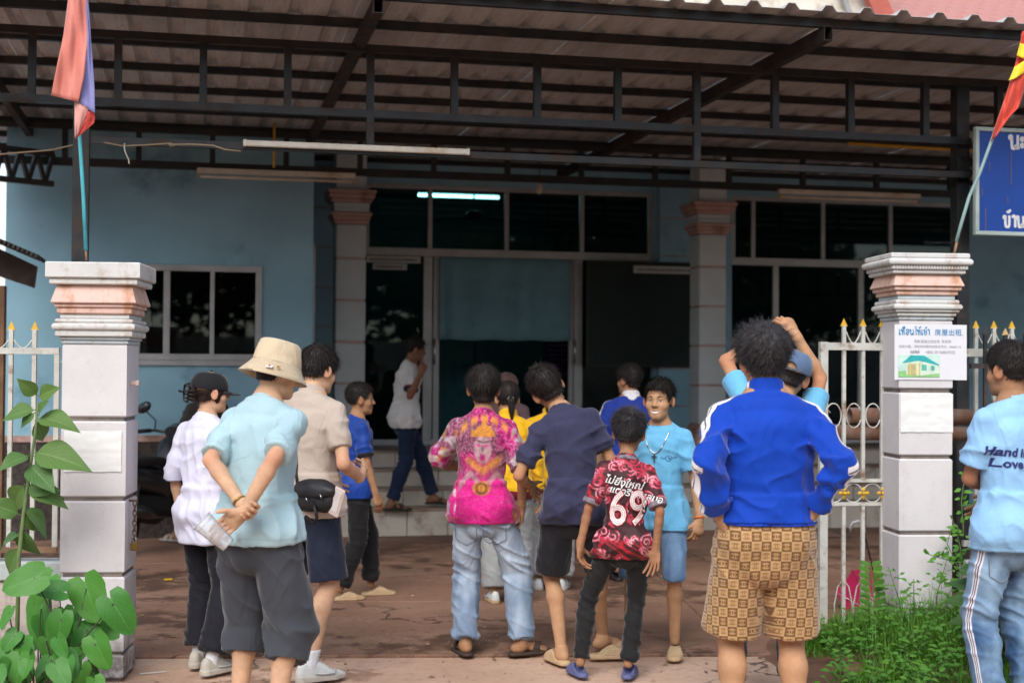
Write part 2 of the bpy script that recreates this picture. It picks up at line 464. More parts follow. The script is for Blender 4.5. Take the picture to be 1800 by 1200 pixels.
    def f_body(s, P):
        k = s.s
        d = s.torso(BODY_T, P)
        for i in (0, 1):
            d = smin(d, s.f_leg(P, i), .03*k)
        d = smin(d, s.f_neck(P), .03*k)
        for i in (0, 1):
            kk = .05*k*np.exp(-(np.linalg.norm(P-s.sh[i], axis=1)/(.11*k))**2)+.004
            d = smin(d, s.f_arm(P, i), kk)
        return d
    def f_head(s, P, ears=True):
        h = s.hs; q = (P-s.hd)@s.Rh/h
        q = q.copy(); qa = q.copy(); qa[:, 0] = np.abs(q[:, 0])
        d = ell(q, V3(0, -.012, .03), (.077, .096, .086))
        d = smin(d, ell(q, V3(0, .024, -.03), (.06, .066, .085)), .03)
        d = smin(d, ell(q, V3(0, .03, -.078), (.05, .052, .036)), .025)
        d = smin(d, sph(qa, V3(.012, .068, -.098), .016), .02)
        d = smin(d, sph(qa, V3(.04, .052, -.034), .026), .02)
        d = smin(d, cone(qa, V3(.008, .079, .014), V3(.036, .07, .012), .012, .011), .012)
        d = smax(d, -sph(qa, V3(.031, .1, -.007), .019), .012)
        nose = smin(cone(q, V3(0, .082, .004), V3(0, .102, -.03), .007, .0108), sph(qa, V3(.012, .091, -.034), .009), .01)
        d = smin(d, nose, .008)
        lips = smin(cone(qa, V3(0, .086, -.062), V3(.02, .078, -.064), .008, .004), cone(qa, V3(0, .083, -.074), V3(.018, .077, -.072), .0085, .004), .003)
        d = smin(d, lips, .005)
        if ears:
            ea = V3(.082, -.006, -.012); Re = rotz(-.62)
            e = ell(qa, ea, (.0095, .023, .034), Re)
            e = smax(e, -ell(qa, ea+Re@V3(.012, .0, .002), (.008, .012, .021), Re), .004)
            d = smin(d, e, .008)
        return d*h
    # ---------------------------------------------------------------- hands
    def hand_frame(s, i, dirv, palm):
        z = nrm(dirv); y = np.asarray(palm, dtype=f32); y = nrm(y-z*(y@z)); x = np.cross(y, z)
        return np.stack([x, y, z], 1)
    def f_hand(s, P, i, Rm, curl=(.5, .6, .5), spread=.06, thumb=(.75, .35), curls=None):
        """hand frame: z along the hand, y out of the palm, x across; the thumb side is -x*side"""
        k = s.s; q = (P-s.wr[i])@Rm/k
        sg = -1 if i == 0 else 1
        q = q.copy(); q[:, 0] *= -sg if s.flip[i] else sg     # +x is the little-finger side
        d = ell(q, V3(0, -.002, .052), (.04, .0155, .05))
        d = smin(d, cone(q, V3(0, 0, -.02), V3(0, 0, .03), .024, .02), .02)
        d = smin(d, ell(q, V3(0, -.001, .075), (.042, .0125, .022)), .012)
        d = smin(d, cone(q, V3(-.016, .008, .02), V3(-.032, .01, .05), .013, .013), .012)
        for n in range(4):
            x0 = (-.031, -.0105, .0105, .03)[n]; L = (.044, .049, .046, .035)[n]; r = (.0092, .0095, .009, .0078)[n]
            c = curls[n] if curls else curl
            a = V3(x0, 0, .083 - (0.004 if n in (0, 2) else (.013 if n == 3 else 0)))
            sp = (n-1.5)*spread; ang = 0
            p = a
            for m, (fr, cc) in enumerate(zip((1, .62, .5), c)):
                ang += cc
                dv = V3(math.sin(sp)*math.cos(ang), math.sin(ang), math.cos(ang)*math.cos(sp))
                b = p + dv*L*fr; rr = r*(1-.09*m)
                d = smin(d, cone(q, p, b, rr, rr*.93), .004)
                p = b
        ta, tb = thumb
        p = V3(-.03, .008, .035); dv = nrm(V3(-math.sin(ta), .35+tb*.5, math.cos(ta)))
        b = p+dv*.038; d = smin(d, cone(q, p, b, .0135, .0105), .01)
        dv2 = nrm(dv+V3(.5*tb, .5*tb, .35)); d = smin(d, cone(q, b, b+dv2*.03, .0105, .008), .004)
        return d*k
    # ---------------------------------------------------------------- meshes
    def body(s, hands=None, feet='none', head_h=.0053, name='body', blush=True):
        k = s.s; ms = []
        J = np.array([*s.ank, *s.wr, *s.elb, *s.knee, *s.sh, s.hd, s.hc], dtype=f32)
        lo = J.min(0)-.17*k; hi = J.max(0)+.14*k; hi[2] = max(s.hd[2]-.09*s.hs, max(J[2:6, 2])+.06*k); lo[2] = min(a[2] for a in s.ank)-.03*k
        ms.append(snet(s.f_body, lo, hi, .0125*s.res))
        cut = s.Rh
        fh = lambda P: smin(s.f_head(P), s.f_neck(P), .02*k)
        ms.append(snet(fh, s.hd-np.array([.13, .14, .155])*s.hs, s.hd+np.array([.13, .14, .14])*s.hs, head_h*s.res))
        s.flip = getattr(s, 'flip', [False, False])
        for i in (0, 1):
            hp = (hands or {}).get(i)
            if hp is None:
                fore = nrm(s.wr[i]-s.elb[i]); hp = dict(dir=nrm(fore+V3(0, .15, -.3)), palm=V3(1 if i == 0 else -1, -.35, 0), curl=(.35, .5, .35))
            hp = dict(hp); dv = hp.pop('dir'); pm = hp.pop('palm'); s.flip[i] = hp.pop('flip', False)
            Rm = s.hand_frame(i, dv, pm); s.HR = getattr(s, 'HR', {}); s.HR[i] = Rm
            fn = lambda P, i=i, Rm=Rm, hp=hp: smin(s.f_hand(P, i, Rm, **hp), cone(P, s.wr[i]-nrm(s.wr[i]-s.elb[i])*.05*k, s.wr[i], .0272*k, .0245*k), .012)
            c = s.wr[i]+Rm[:, 2]*.07*k
            ms.append(snet(fn, c-.135*k, c+.135*k, .0039*s.res))
        if feet != 'none':
            for i in (0, 1):
                if feet in ('bare', 'both') or (feet == 'left' and i == 0) or (feet == 'right' and i == 1):
                    fn = lambda P, i=i: s.f_foot(P, i)
                    c = s.ank[i]+s.ffw(i)*.07*k
                    ms.append(snet(fn, c-V3(.17, .17, .13)*k, c+V3(.17, .17, .08)*k, .005*s.res))
        v, f = cat(ms)
        me = npmesh(name, v, f)
        # lips, ears and fingertips are a little redder
        q = (v-s.hd)@s.Rh/s.hs; bl = np.zeros(len(v), dtype=f32)
        lip = np.exp(-((np.abs(q[:, 0])/.024)**4+((q[:, 2]+.068)/.011)**4)) * (q[:, 1] > .06)
        ear = ss(.07, .085, np.abs(q[:, 0])) * (np.abs(q[:, 2]) < .06)*.35
        bl = np.maximum(lip*.45, ear)
        for i in (0, 1): bl = np.maximum(bl, .25*np.exp(-(np.linalg.norm(v-(s.wr[i]+s.HR[i][:, 2]*.13*k), axis=1)/(.06*k))**2))
        for j_, w_ in ((s.elb[0], .5), (s.elb[1], .5), (s.knee[0], .35), (s.knee[1], .35)): bl = np.maximum(bl, w_*np.exp(-(np.linalg.norm(v-j_, axis=1)/(.055*k))**2))
        set_attr(me, 'blush', bl)
        s.body_o = link(name, me, s.skin, s.root); s.bv, s.bf = v, f
        return s.body_o
    def ffw(s, i): return V3(-math.sin(s.fyaw[i]), math.cos(s.fyaw[i]), 0)
    def fxf(s, i, P):
        """to foot frame: x right, y forward from the heel, z up from the sole, in plan metres"""
        fw = s.ffw(i); rt = V3(fw[1], -fw[0], 0); a = s.ank[i].copy(); a[2] -= .085*s.s
        q = P-a; return np.stack([q@rt, q@fw, q[:, 2]], 1)/s.s
    def fpt(s, i, p):
        fw = s.ffw(i); rt = V3(fw[1], -fw[0], 0); a = s.ank[i].copy(); a[2] -= .085*s.s
        return a+(rt*p[0]+fw*p[1]+V3(0, 0, 1)*p[2])*s.s
    def f_foot(s, P, i, z=.012):
        q = s.fxf(i, P); sg = -1 if i == 0 else 1     # big toe on the inner side
        q = q.copy(); q[:, 0] *= sg                   # +x outer side
        d = ell(q, V3(0, -.03, .03+z), (.03, .038, .032))
        d = smin(d, cone(q, V3(0, -.005, .085), V3(0, -.005, .05), .035, .034), .02)
        d = smin(d, cone(q, V3(0, .0, .06), V3(-.012, .1, .03+z), .032, .022), .03)
        d = smin(d, ell(q, V3(0, .1, .02+z), (.044, .05, .02)), .02)
        for n in range(5):
            x0 = (-.032, -.012, .006, .022, .036)[n]; y0 = (.15, .153, .147, .137, .124)[n]; r = (.0135, .0095, .009, .0085, .008)[n]
            d = smin(d, cone(q, V3(x0, .12, .016+z), V3(x0*1.05, y0+.02, .011+z), r, r), .005)
        return d*s.s
    # ---------------------------------------------------------------- garments
    def garment(s, name, f, lo, hi, h, mat, disp=None, attrs=None, parent=None, post=None):
        v, fc = snet(f, lo, hi, h*s.res)
        if len(v) == 0: print('EMPTY', name, s.root.name); return None
        v0 = v.copy()
        if disp is not None:
            n = vnormals(v, fc); v = v + n*disp(v, n)[:, None]
        me = npmesh(name, v, fc)
        for a, fn in (attrs or {}).items(): set_attr(me, a, fn(v0))
        o = link(name, me, mat, parent or s.root); o_v[o.name] = (v, fc)
        return o
    def shirt(s, mat, hem=-.14, prof=None, ease=.022, hem_r=None, sleeve=.62, sl_r=(.078, .082), long_=False, h=.0085, collar='crew', amp=.009, seed=0, attrs=None, name='shirt', cuff=None, neck_e=.003, boxy=2.4, vdrape=1.0, hem_tilt=0):
        k = s.s; g = s.g
        prof = prof or [(hem, .158, .12), (-.06, .158, .121), (.05, .152, .115), (.14, .15, .111), (.26, .159, .118), (.37, .171, .118), (.445, .154, .094), (.495, .103, .078), (.52, .075, .07)]
        r0 = (hem_r[0]*.89, hem_r[1]*.95) if hem_r else (prof[0][1], prof[0][2])
        prof = [(hem, r0[0], r0[1])] + [p for p in prof if p[0] > hem+.03]
        def sl_pts(i):
            S, E, W = s.sh[i], s.elb[i], s.wr[i]; inn = S - s.Rc[:, 0]*(-1 if i == 0 else 1)*.085*k + s.Rc[:, 2]*.004*k; S = S - s.Rc[:, 0]*(-1 if i == 0 else 1)*.012*k - s.Rc[:, 2]*.008*k
            if long_:
                p = [inn, S, S+(E-S)*.5, E, E+(W-E)*.45, E+(W-E)*.88]
                r = [.044, .053, .053, .05, .046, .039]
            else:
                L = sleeve
                if L <= 1: p = [inn, S, S+(E-S)*L*.5, S+(E-S)*L]
                else: p = [inn, S, S+(E-S)*.5, S+(E-S)*.98, E+(W-E)*(L-1)]
                r = [.042] + [min(.052, sl_r[0]*.8)] + list(np.linspace(sl_r[0]*.83, sl_r[1]*.83, len(p)-2))
            r = [x*(.4+.6*g)*k for x in r]
            # sleeves hang a little below the arm
            p = [np.asarray(q, dtype=f32) - (V3(0, 0, .008*k) if n > 1 else 0) for n, q in enumerate(p)]
            return p, r
        SL = [sl_pts(0), sl_pts(1)]
        fw = s.Rc[:, 1]
        def f(P):
            d = s.torso(prof, P, ease*k*.55, False, boxy)
            d = smin(d, s.torso(BODY_T, P)-.009*k, .02*k)
            if s.f_tr is not None: d = smin(d, s.f_tr(P)-.019*k, .02*k)
            d = np.maximum(d, -(P-s.sp(hem))@nrm(s.Rp[:, 2]+V3(0, hem_tilt, 0)))
            upT = (P-s.sp(.528))@s.Rc[:, 2]+((P-s.sp(.528))@s.Rc[:, 1])*.3
            d = smax(d, upT, .02*k)
            for i in (0, 1):
                p, r = SL[i]
                e = loft(P, p, fw, r, [x*.92 for x in r], False, False)
                ga = .35+.65*g
                e = smin(e, s.f_arm(P, i, .008*k) if (long_ or sleeve > 1) else cone(P, s.sh[i], s.elb[i], .044*ga*k+.007*k, .034*ga*k+.007*k), .01*k)
                wv = nrm(p[-1]-p[-2]); along = (P-p[-1])@wv
                e = np.maximum(e, np.where(np.linalg.norm(P-p[-1], axis=1) < .2*k, along, -9))
                if not long_ and len(p) <= 4: e = np.maximum(e, along)
                kk = .05*k*np.exp(-(np.linalg.norm(P-s.sh[i], axis=1)/(.10*k))**2)+.005
                d = smin(d, e, kk)
            nk = s.f_neck(P, neck_e*k)
            up = (P-s.sp(.513))@s.Rc[:, 2]
            if collar == 'crew':
                fwd = (P-s.sp(.503))@s.Rc[:, 1]; up2 = up+fwd*.35
                d = np.maximum(d, -np.maximum(.024*k-up2, nk-.03*k))
                band = np.maximum(np.maximum(nk-.014*k, up2-.024*k), -(up2+.03*k))
                d = smin(d, band, .004*k)
            elif collar in ('polo', 'jacket'):
                hh = .05 if collar == 'polo' else .062
                fwd = (P-s.sp(.503))@s.Rc[:, 1]
                top = hh*k - np.clip(fwd, -.05, .1)*.5
                fl = np.clip((.02*k-up)/(.05*k), 0, 1)*.014*k if collar == 'polo' else 0
                band = np.maximum(np.maximum(nk-.017*k-fl, up-top), -(up+.02*k))
                d = smin(d, band, .006*k)
            d = np.maximum(d, -nk)
            return d
        J = np.array([s.sp(hem), s.sp(.5), *[q for pp, _ in SL for q in pp]], dtype=f32)
        lo = J.min(0)-.16*k*max(1, g); hi = J.max(0)+.16*k*max(1, g); lo[0] = min(lo[0], s.hc[0]-.3*k*g); hi[0] = max(hi[0], s.hc[0]+.3*k*g)
        lo[2] = min(J[:, 2])-.04*k
        so = np.array([seed*3.7, seed*1.3, seed*7.1], dtype=f32)
        def disp(v, n):
            z = (v-s.hc)@s.Rp[:, 2]/k
            w = np.stack([v[:, 0], v[:, 1], v[:, 2]], 1)/k
            wob = vnoise(w*3+so)*.5
            a = vnoise(np.stack([w[:, 0]*13+wob*3+z*2, w[:, 1]*13, z*3.2], 1)+so)
            b = vnoise(np.stack([w[:, 0]*8+z*9, w[:, 1]*8, z*11-w[:, 0]*5], 1)+so+5)
            c = vnoise(w*V3(20, 20, 26)+so+9)
            low = ss(.3, -.1, z); ridge = (1-np.abs(2*b-1))**3
            sleeve_m = np.zeros(len(v), dtype=f32)
            for i in (0, 1):
                p, r = SL[i]
                dd = np.min([np.linalg.norm(v-q, axis=1) for q in p[2:]], axis=0); sleeve_m = np.maximum(sleeve_m, ss(.13*k, .05*k, dd))
            ra = (1-np.abs(2*a-1))**2.2
            neckm = ss(.5, .4, z)
            out = amp*k*neckm*(vdrape*(ra-.35)*(.95+1.2*low) + (ridge-.25)*1.3*(.6+.9*sleeve_m+.5*low) + (c-.5)*(.3+.6*sleeve_m))
            if long_: # crumples along the sleeve
                out += amp*k*1.6*sleeve_m*((vnoise(np.stack([w[:, 0]*9, w[:, 1]*9, w[:, 2]*24+w[:, 0]*14], 1)+so)-.5))
            hz = ss(0, .05, ((v-s.sp(hem))@s.Rp[:, 2])/k)
            out = out*(.3+.7*hz)
            if not long_:
                for i in (0, 1):
                    e_ = SL[i][0][-1]; wv = nrm(e_-SL[i][0][-2]); nr = np.linalg.norm(v-e_, axis=1) < .14*k; al = -(v-e_)@wv
                    out = np.where(nr, out*(.15+.85*ss(.0, .045*k, al)), out)
            return np.clip(out, -.006*k, .03).astype(f32)
        s.SL = SL
        def seam(v):
            out = np.abs((v-s.sp(hem))@s.Rp[:, 2]-.022*k)
            for i in (0, 1):
                if not long_:
                    e_ = SL[i][0][-1]; wv = nrm(e_-SL[i][0][-2]); out = np.where(np.linalg.norm(v-e_, axis=1) < .16*k, np.minimum(out, np.abs(-(v-e_)@wv-.02*k)), out)
                sg = -1 if i == 0 else 1; ax_ = ((v-s.sh[i])@s.Rc[:, 0])*sg; near = np.abs((v-s.sh[i])@s.Rc[:, 2]+.04*k) < .12*k
                out = np.where(near, np.minimum(out, np.abs(ax_+.012*k-.25*((v-s.sh[i])@s.Rc[:, 2]))), out)
            return 1+out
        attrs = dict(attrs or {}); attrs['seam'] = seam
        return s.garment(name, f, lo, hi, h, mat, disp, attrs)
    def legpath(s, i, upto, bias=0):
        """points of the leg line down to length fraction (1 knee, 2 ankle)"""
        h, kn, a = s.hipj[i], s.knee[i], s.ank[i]
        if upto <= 1: return [h, h+(kn-h)*upto*.5, h+(kn-h)*upto]
        return [h, h+(kn-h)*.5, kn, kn+(a-kn)*(upto-1)*.5, kn+(a-kn)*(upto-1)]
    def trousers(s, mat, upto=1.93, r=(.1, .085, .075, .07), top=.1, ease=.012, h=.0085, amp=.010, seed=0, attrs=None, name='trousers', rear=1.0, crotch=.03, pelvis_r=None):
        k = s.s; g = .35+.65*s.g
        prof = [(-.1, .142, .112), (-.03, .154, .124), (.05, .148, .112), (top, .142, .106)]
        if pelvis_r: prof = pelvis_r
        LP = []
        for i in (0, 1):
            p = s.legpath(i, upto); rr = list(np.interp(np.linspace(0, 1, len(p)), np.linspace(0, 1, len(r)), r))
            LP.append((p, [x*g*k for x in rr]))
        bk = [s.hc + (s.Rp[:, 0]*sg*.075 - s.Rp[:, 1]*.045*rear - s.Rp[:, 2]*.035)*k for sg in (-1, 1)]
        def f(P):
            d = s.torso(prof, P, ease*k, False, 2.2)
            d = smin(d, s.torso(BODY_T, P)-.008*k, .02*k)
            d = np.maximum(d, (P-s.sp(top))@s.Rp[:, 2])
            legs = [loft(P, p, s.Rp[:, 0], rr, [x*1.04 for x in rr], False, True) for p, rr in LP]
            for i in (0, 1): d = smin(d, sph(P, bk[i], .098*k*g), .04*k)
            kk = .004+crotch*k*ss(-.26*k, -.05*k, (P-s.hc)@s.Rp[:, 2])
            # a leg keeps to its own side near the crotch
            for i in (0, 1):
                w_ = nrm(LP[i][0][-1]-LP[i][0][-2])
                legs[i] = np.maximum(smin(legs[i], s.f_leg(P, i)-.009*k, .01), (P-LP[i][0][-1])@w_)
            lg = smin(legs[0], legs[1], .004)
            return smin(d, lg, kk)
        J = np.array([s.sp(top), *[q for pp, _ in LP for q in pp]], dtype=f32)
        m = max(.2, max(r)+.09)*k
        lo = J.min(0)-m; hi = J.max(0)+m; lo[2] = J[:, 2].min()-.03*k; hi[2] = s.sp(top)[2]+.03*k
        so = np.array([seed*2.7, seed*5.3, seed*1.1], dtype=f32)
        def disp(v, n):
            w = v/k; z = w[:, 2]
            out = np.zeros(len(v), dtype=f32)
            kz = np.min([np.abs(v[:, 2]-s.knee[i][2]) for i in (0, 1)], axis=0)/k
            hz = (v[:, 2]-np.mean([p[-1][2] for p, _ in LP]))/k
            kn = np.exp(-(kz/.12)**2) if upto > 1.1 else 0
            hem = np.exp(-(hz/.14)**2) if upto > 1.1 else 0
            cr = np.exp(-((z-s.hc[2]/k+.13)/.1)**2)
            fz = 20 if upto > 1.5 else 8
            a = vnoise(np.stack([w[:, 0]*7+z*6, w[:, 1]*7, z*fz+w[:, 0]*10], 1)+so)
            b = vnoise(np.stack([w[:, 0]*15, w[:, 1]*15, z*3.5], 1)+so+3)
            c = vnoise(w*V3(24, 24, 20)+so)
            rid = (1-np.abs(2*a-1))**3.5
            out = amp*k*((rid-.25)*(.35+.7*kn+1.3*hem+.8*cr)*(.3+1.4*vnoise(w*V3(5, 5, 4)+so+7)) + (b-.5)*1.1 + (c-.5)*.35)
            return np.clip(out, -.006*k, .017*k).astype(f32)
        s.LP = LP; s.f_tr = f
        return s.garment(name, f, lo, hi, h, mat, disp, attrs)
    # ---------------------------------------------------------------- hair
    def hair(s, mat=None, n=2600, length=.03, lift=.35, cap=.012, nape=-.06, side=-.0, front=.058, w=.0042, curl=0, whorl=(0, -.045, .1), thick=1.0, fringe=0, seed=0, taper=True, top_extra=.0, jitter=.2, name='hair', zmax=9):
        mat = mat or HAIR; rng = np.random.RandomState(seed+11); h = s.hs
        def region(q):
            """>0 where hair grows, head frame"""
            y = q[:, 1]
            back = nape + (side-nape)*ss(-.045, -.012, y)
            line = np.where(y < .03, back + (side+.012-back)*0, 0)
            line = back + (front-side)*ss(.035, .075, y)
            line = line - .03*np.exp(-((y-.02)/.012)**2)      # sideburn
            qe = q.copy(); qe[:, 0] = np.abs(q[:, 0])
            ear_ = np.sqrt(((qe[:, 0]-.085)/.9)**2+((qe[:, 1]-.002)/.9)**2+((qe[:, 2]+.012)/1.25)**2)-.03
            return np.minimum(np.minimum(q[:, 2]-line, zmax-q[:, 2]), ear_ if side > -.03 else 9)
        def thickness(q):
            return cap*(.45+.75*ss(-.03, .09, q[:, 2])) + top_extra*ss(.02, .1, q[:, 2])
        def f(P):
            q = (P-s.hd)@s.Rh/h
            d = ell(q, V3(0, -.012, .03), (.077, .096, .086))
            d = smin(d, ell(q, V3(0, .024, -.03), (.06, .066, .085)), .03)
            d = np.minimum(d, cone(q, V3(0, -.03, -.02), V3(0, -.04, -.1), .058, .05))
            t = thickness(q)
            nz = (vnoise(q*55+seed)-.5)*.6+(vnoise(q*120+seed)-.5)*.35
            d = d - t*(1+.35*nz)
            return smax(d, -(region(q)+.006*nz), .008)*h
        v, fc = snet(f, s.hd-V3(.14, .15, .14)*h, s.hd+V3(.14, .15, .16)*h, .0064*s.res)
        # strands
        u = rng.normal(size=(n*3, 3)); u /= np.linalg.norm(u, axis=1, keepdims=True)
        q = V3(0, -.012, .03)+u*V3(.077, .096, .086)
        low = rng.rand(n*3) < .22
        q[low, 2] -= rng.rand(low.sum())*.07
        keep = region(q.astype(f32)) > 0
        q = q[keep][:n].astype(f32)
        nn = (q-V3(0, -.012, .03))/V3(.077, .096, .086)**2; nn /= np.linalg.norm(nn, axis=1, keepdims=True)
        wh = V3(*whorl); tang = q-wh; tang -= nn*np.sum(tang*nn, 1, keepdims=True); tl = np.linalg.norm(tang, axis=1, keepdims=True)+1e-6; tang /= tl
        tang += rng.normal(size=tang.shape)*jitter
        if fringe: tang += V3(0, 1, -.3)*fringe*ss(.0, .06, q[:, 1])[:, None]
        ll = length*(.45+1.0*rng.rand(len(q)))*(.55+.6*ss(-.03, .08, q[:, 2]))
        if not taper: ll = length*(.8+.4*rng.rand(len(q)))
        lf = lift*(.4+1.1*rng.rand(len(q)))[:, None]*(.25+.9*ss(-.02, .09, q[:, 2]))[:, None]
        base = q + nn*(thickness(q)*.75)[:, None]
        S = 4; pts = []
        dirv = tang*(1-lf*.6)+nn*lf; dirv /= np.linalg.norm(dirv, axis=1, keepdims=True)
        p = base; ph = rng.rand(len(q))*6.28
        side_v = np.cross(dirv, nn); side_v /= np.linalg.norm(side_v, axis=1, keepdims=True)+1e-9
        for j in range(S):
            t = j/(S-1)
            pts.append(p + (side_v*np.sin(ph+t*5)[:, None]+nn*np.cos(ph+t*5)[:, None]*.6)*curl*t)
            dd = dirv*(1-.35*t) + V3(0, 0, -1)*.5*t*(1-lf); dd /= np.linalg.norm(dd, axis=1, keepdims=True)
            p = p+dd*(ll/(S-1))[:, None]
        vv = []; 
        for j in range(S):
            ww = w*(1-.75*j/(S-1))
            vv += [pts[j]-side_v*ww/2, pts[j]+side_v*ww/2]
        A = np.stack(vv, 1)                     # n, 2S, 3
        idx = np.arange(len(q))[:, None, None]*2*S
        fq = np.array([[2*j, 2*j+1, 2*j+3, 2*j+2] for j in range(S-1)])[None]
        fs = (idx+fq).reshape(-1, 4)
        sv = (A.reshape(-1, 3)*h)@s.Rh.T+s.hd
        ms = cat([(v, fc), (sv.astype(f32), fs.astype(np.int32))])
        return link(name, npmesh(name, *ms), mat, s.root)
    # ---------------------------------------------------------------- footwear
    def shoe(s, i, upper, sole, kind='sneaker', accent=None):
        k = s.s; sg = -1 if i == 0 else 1; h = .0056*s.res
        c = s.fpt(i, (0, .065, .05)); lo = c-V3(.19, .19, .09)*k; hi = c+V3(.19, .19, .1)*k; lo[2] = -.02+(s.ank[i][2]-.085*k)
        def half(q):     # outline half width along y
            y = q[:, 1]; x = q[:, 0]*sg
            return x
        def outline(q, e=0):
            x = q[:, 0]*sg; y = q[:, 1]
            a = loft2(x, y, [(-.045, 0, .03), (.0, 0, .034), (.06, .0, .038), (.12, -.004, .046), (.165, -.012, .036)], e)
            return a
        if kind == 'sneaker':
            def fs_(P):
                q = s.fxf(i, P); o = outline(q, .008)
                return smax(np.maximum(o, -(q[:, 2]-.0)), q[:, 2]-(.034-.006*ss(.0, .1, q[:, 1])), .006)*k
            def fu(P):
                q = s.fxf(i, P)
                o = outline(q, .004)
                y = q[:, 1]; top = .105-.012*np.abs((y+.02)/.05)*(y < -.02)-.062*ss(.02, .15, y)-.01*ss(.15, .2, y)
                d = smax(o+ss(.03, .1, q[:, 2])*.008, q[:, 2]-top, .03)
                d = np.maximum(d, -(q[:, 2]-.02))
                d = smax(d, -cone(q, V3(0, -.008, .085), V3(0, -.008, .14), .031, .034), .006)
                return d*k
        elif kind == 'clog':
            def fs_(P):
                q = s.fxf(i, P); o = outline(q, .008)
                return smax(np.maximum(o, -(q[:, 2]-.0)), q[:, 2]-.022, .006)*k
            def fu(P):
                q = s.fxf(i, P); y = q[:, 1]; o = outline(q, .006)
                top = .03+.045*ss(-.02, .04, y)-.045*ss(.06, .19, y)
                d = smax(o+ss(.02, .08, q[:, 2])*.01, q[:, 2]-top, .02); d = np.maximum(d, -(q[:, 2]-.015))
                d = smax(d, -ell(q, V3(0, .0, .075), (.034, .075, .055)), .005)
                xs = np.abs(((q[:, 0]+.006*np.floor(y/.014)) % .012)-.006); ys = np.abs((y % .014)-.007)
                hole = np.maximum(xs-.0032, ys-.0038)
                d = np.where((y > .06) & (q[:, 2] > .03), np.maximum(d, -np.maximum(hole, -d-.004)), d)
                return d*k
        else:           # sandal with a band over the foot
            def fs_(P):
                q = s.fxf(i, P); o = outline(q, .01)
                return smax(np.maximum(o, -(q[:, 2]-.0)), q[:, 2]-.02, .006)*k
            def fu(P):
                q = s.fxf(i, P); y = q[:, 1]; o = outline(q, .008)
                xx = q[:, 0]*sg
                top = .02+.05*np.sqrt(np.clip(1-(q[:, 0]/.055)**2, 0, 1))
                d = smax(o, q[:, 2]-top, .008); d = np.maximum(d, -(d+.009)); 
                if kind == 'thong':
                    bnd = np.abs(y-(.13-.9*np.abs(xx+.012)))-.016-.2*np.abs(xx)
                else:
                    bnd = np.minimum(np.abs(y-.085-xx*.35)-.02, np.abs(y-.05+xx*.5)-.017)
                d = np.maximum(d, bnd); d = np.maximum(d, -(q[:, 2]-.012))
                return d*k
        o = s.garment('shoe', fu, lo, hi, h, upper)
        if kind == 'sneaker':
            lm = MB()
            for j in range(5):
                y = .035+.02*j; z = .098-.062*float(ss(.02, .15, np.float64(y)))+.003
                lm.tube([s.fpt(i, (-.022, y, z-.006)), s.fpt(i, (0, y+.004, z+.003)), s.fpt(i, (.022, y, z-.006))], .0035*k, 5)
            lm.build('laces', SHOE_LACE, o, True)['kind'] = 'stuff'
            pm = MB()
            for sx in (-1, 1): pm.tube([s.fpt(i, (sx*.043, .01, .045)), s.fpt(i, (sx*.047, .06, .038)), s.fpt(i, (sx*.052, .11, .04)), s.fpt(i, (sx*.04, .13, .055))], [.004*k, .006*k, .006*k, .003*k], 6)
            pm.build('side_trim', SHOE_TRIM, o, True)['kind'] = 'stuff'
        so = s.garment('sole', fs_, lo, hi, h, sole, parent=o)
        return o
    def sock(s, i, mat, top=.17):
        k = s.s
        def f(P):
            d = s.f_leg(P, i)-.004*k
            d = np.maximum(d, (P[:, 2]-(s.ank[i][2]+(top-.085)*k)))
            return smin(d, cone(P, s.ank[i]-V3(0, 0, .03*k), s.ank[i], .036*k, .036*k), .01)
        c = s.ank[i]
        return s.garment('sock', f, c-V3(.09, .09, .06)*k, c+V3(.09, .09, .14)*k, .006, mat)
o_v = {}
SHOE_LACE = M('shoe_lace', (.7, .7, .68), .9, .05); SHOE_TRIM = M('shoe_trim', (.45, .46, .46), .7, .1)
def loft2(x, y, secs, e=0):
    """2-D outline made of discs along y: (y, x, r)"""
    d = None
    for (y0, x0, r0), (y1, x1, r1) in zip(secs, secs[1:]):
        bx, by = x1-x0, y1-y0; t = np.clip(((x-x0)*bx+(y-y0)*by)/(bx*bx+by*by), 0, 1)
        q = np.hypot(x-x0-t*bx, y-y0-t*by)-(r0+(r1-r0)*t)-e
        d = q if d is None else np.minimum(d, q)
    return d
from mathutils.bvhtree import BVHTree
def drape_on(o_verts, o_faces, pts, direction, off=.003):
    """push points along a direction until they lie on the surface"""
    bvh = BVHTree.FromPolygons([Vector(v) for v in o_verts.tolist()], o_faces.tolist())
    d = Vector(direction).normalized(); out = []; last = None
    for p in pts:
        hit, n, i, dist = bvh.ray_cast(Vector(p)-d*.6, d)
        if hit is None:
            t = last if last is not None else 0; out.append(Vector(p)+d*t-d*off)
        else:
            last = (hit-Vector(p)).dot(d); out.append(hit-d*off)
    return out
# ================================================================== the setting
class HR:
    """a thing in the house frame: coordinates are (u, v, z) of the house"""
    def __init__(s, name, label, cat, u, v, z=0, group=None):
        s.o = empty(name, label, cat, B(u, v, z), TH, group); s.off = Matrix.Translation((-u, -v, -z))
    def add(s, name, mb, mat, parent=None, smooth=None):
        return mb.xf(s.off).build(name, mat, parent or s.o, smooth)
    def boxes(s, name, lst, mat, parent=None, bev=0):
        for b in lst: s.add(name, (MB().bbox(*b, bev) if bev else MB().box(*b)), mat, parent)
def hthing(name, mb, mat, label, cat, u, v, z=0, smooth=None, group=None):
    o = mb.xf(Matrix.Translation((-u, -v, -z))).build(name, mat, None, smooth); o.location = B(u, v, z); o.rotation_euler = (0, 0, TH)
    return tag(o, label, cat, group)
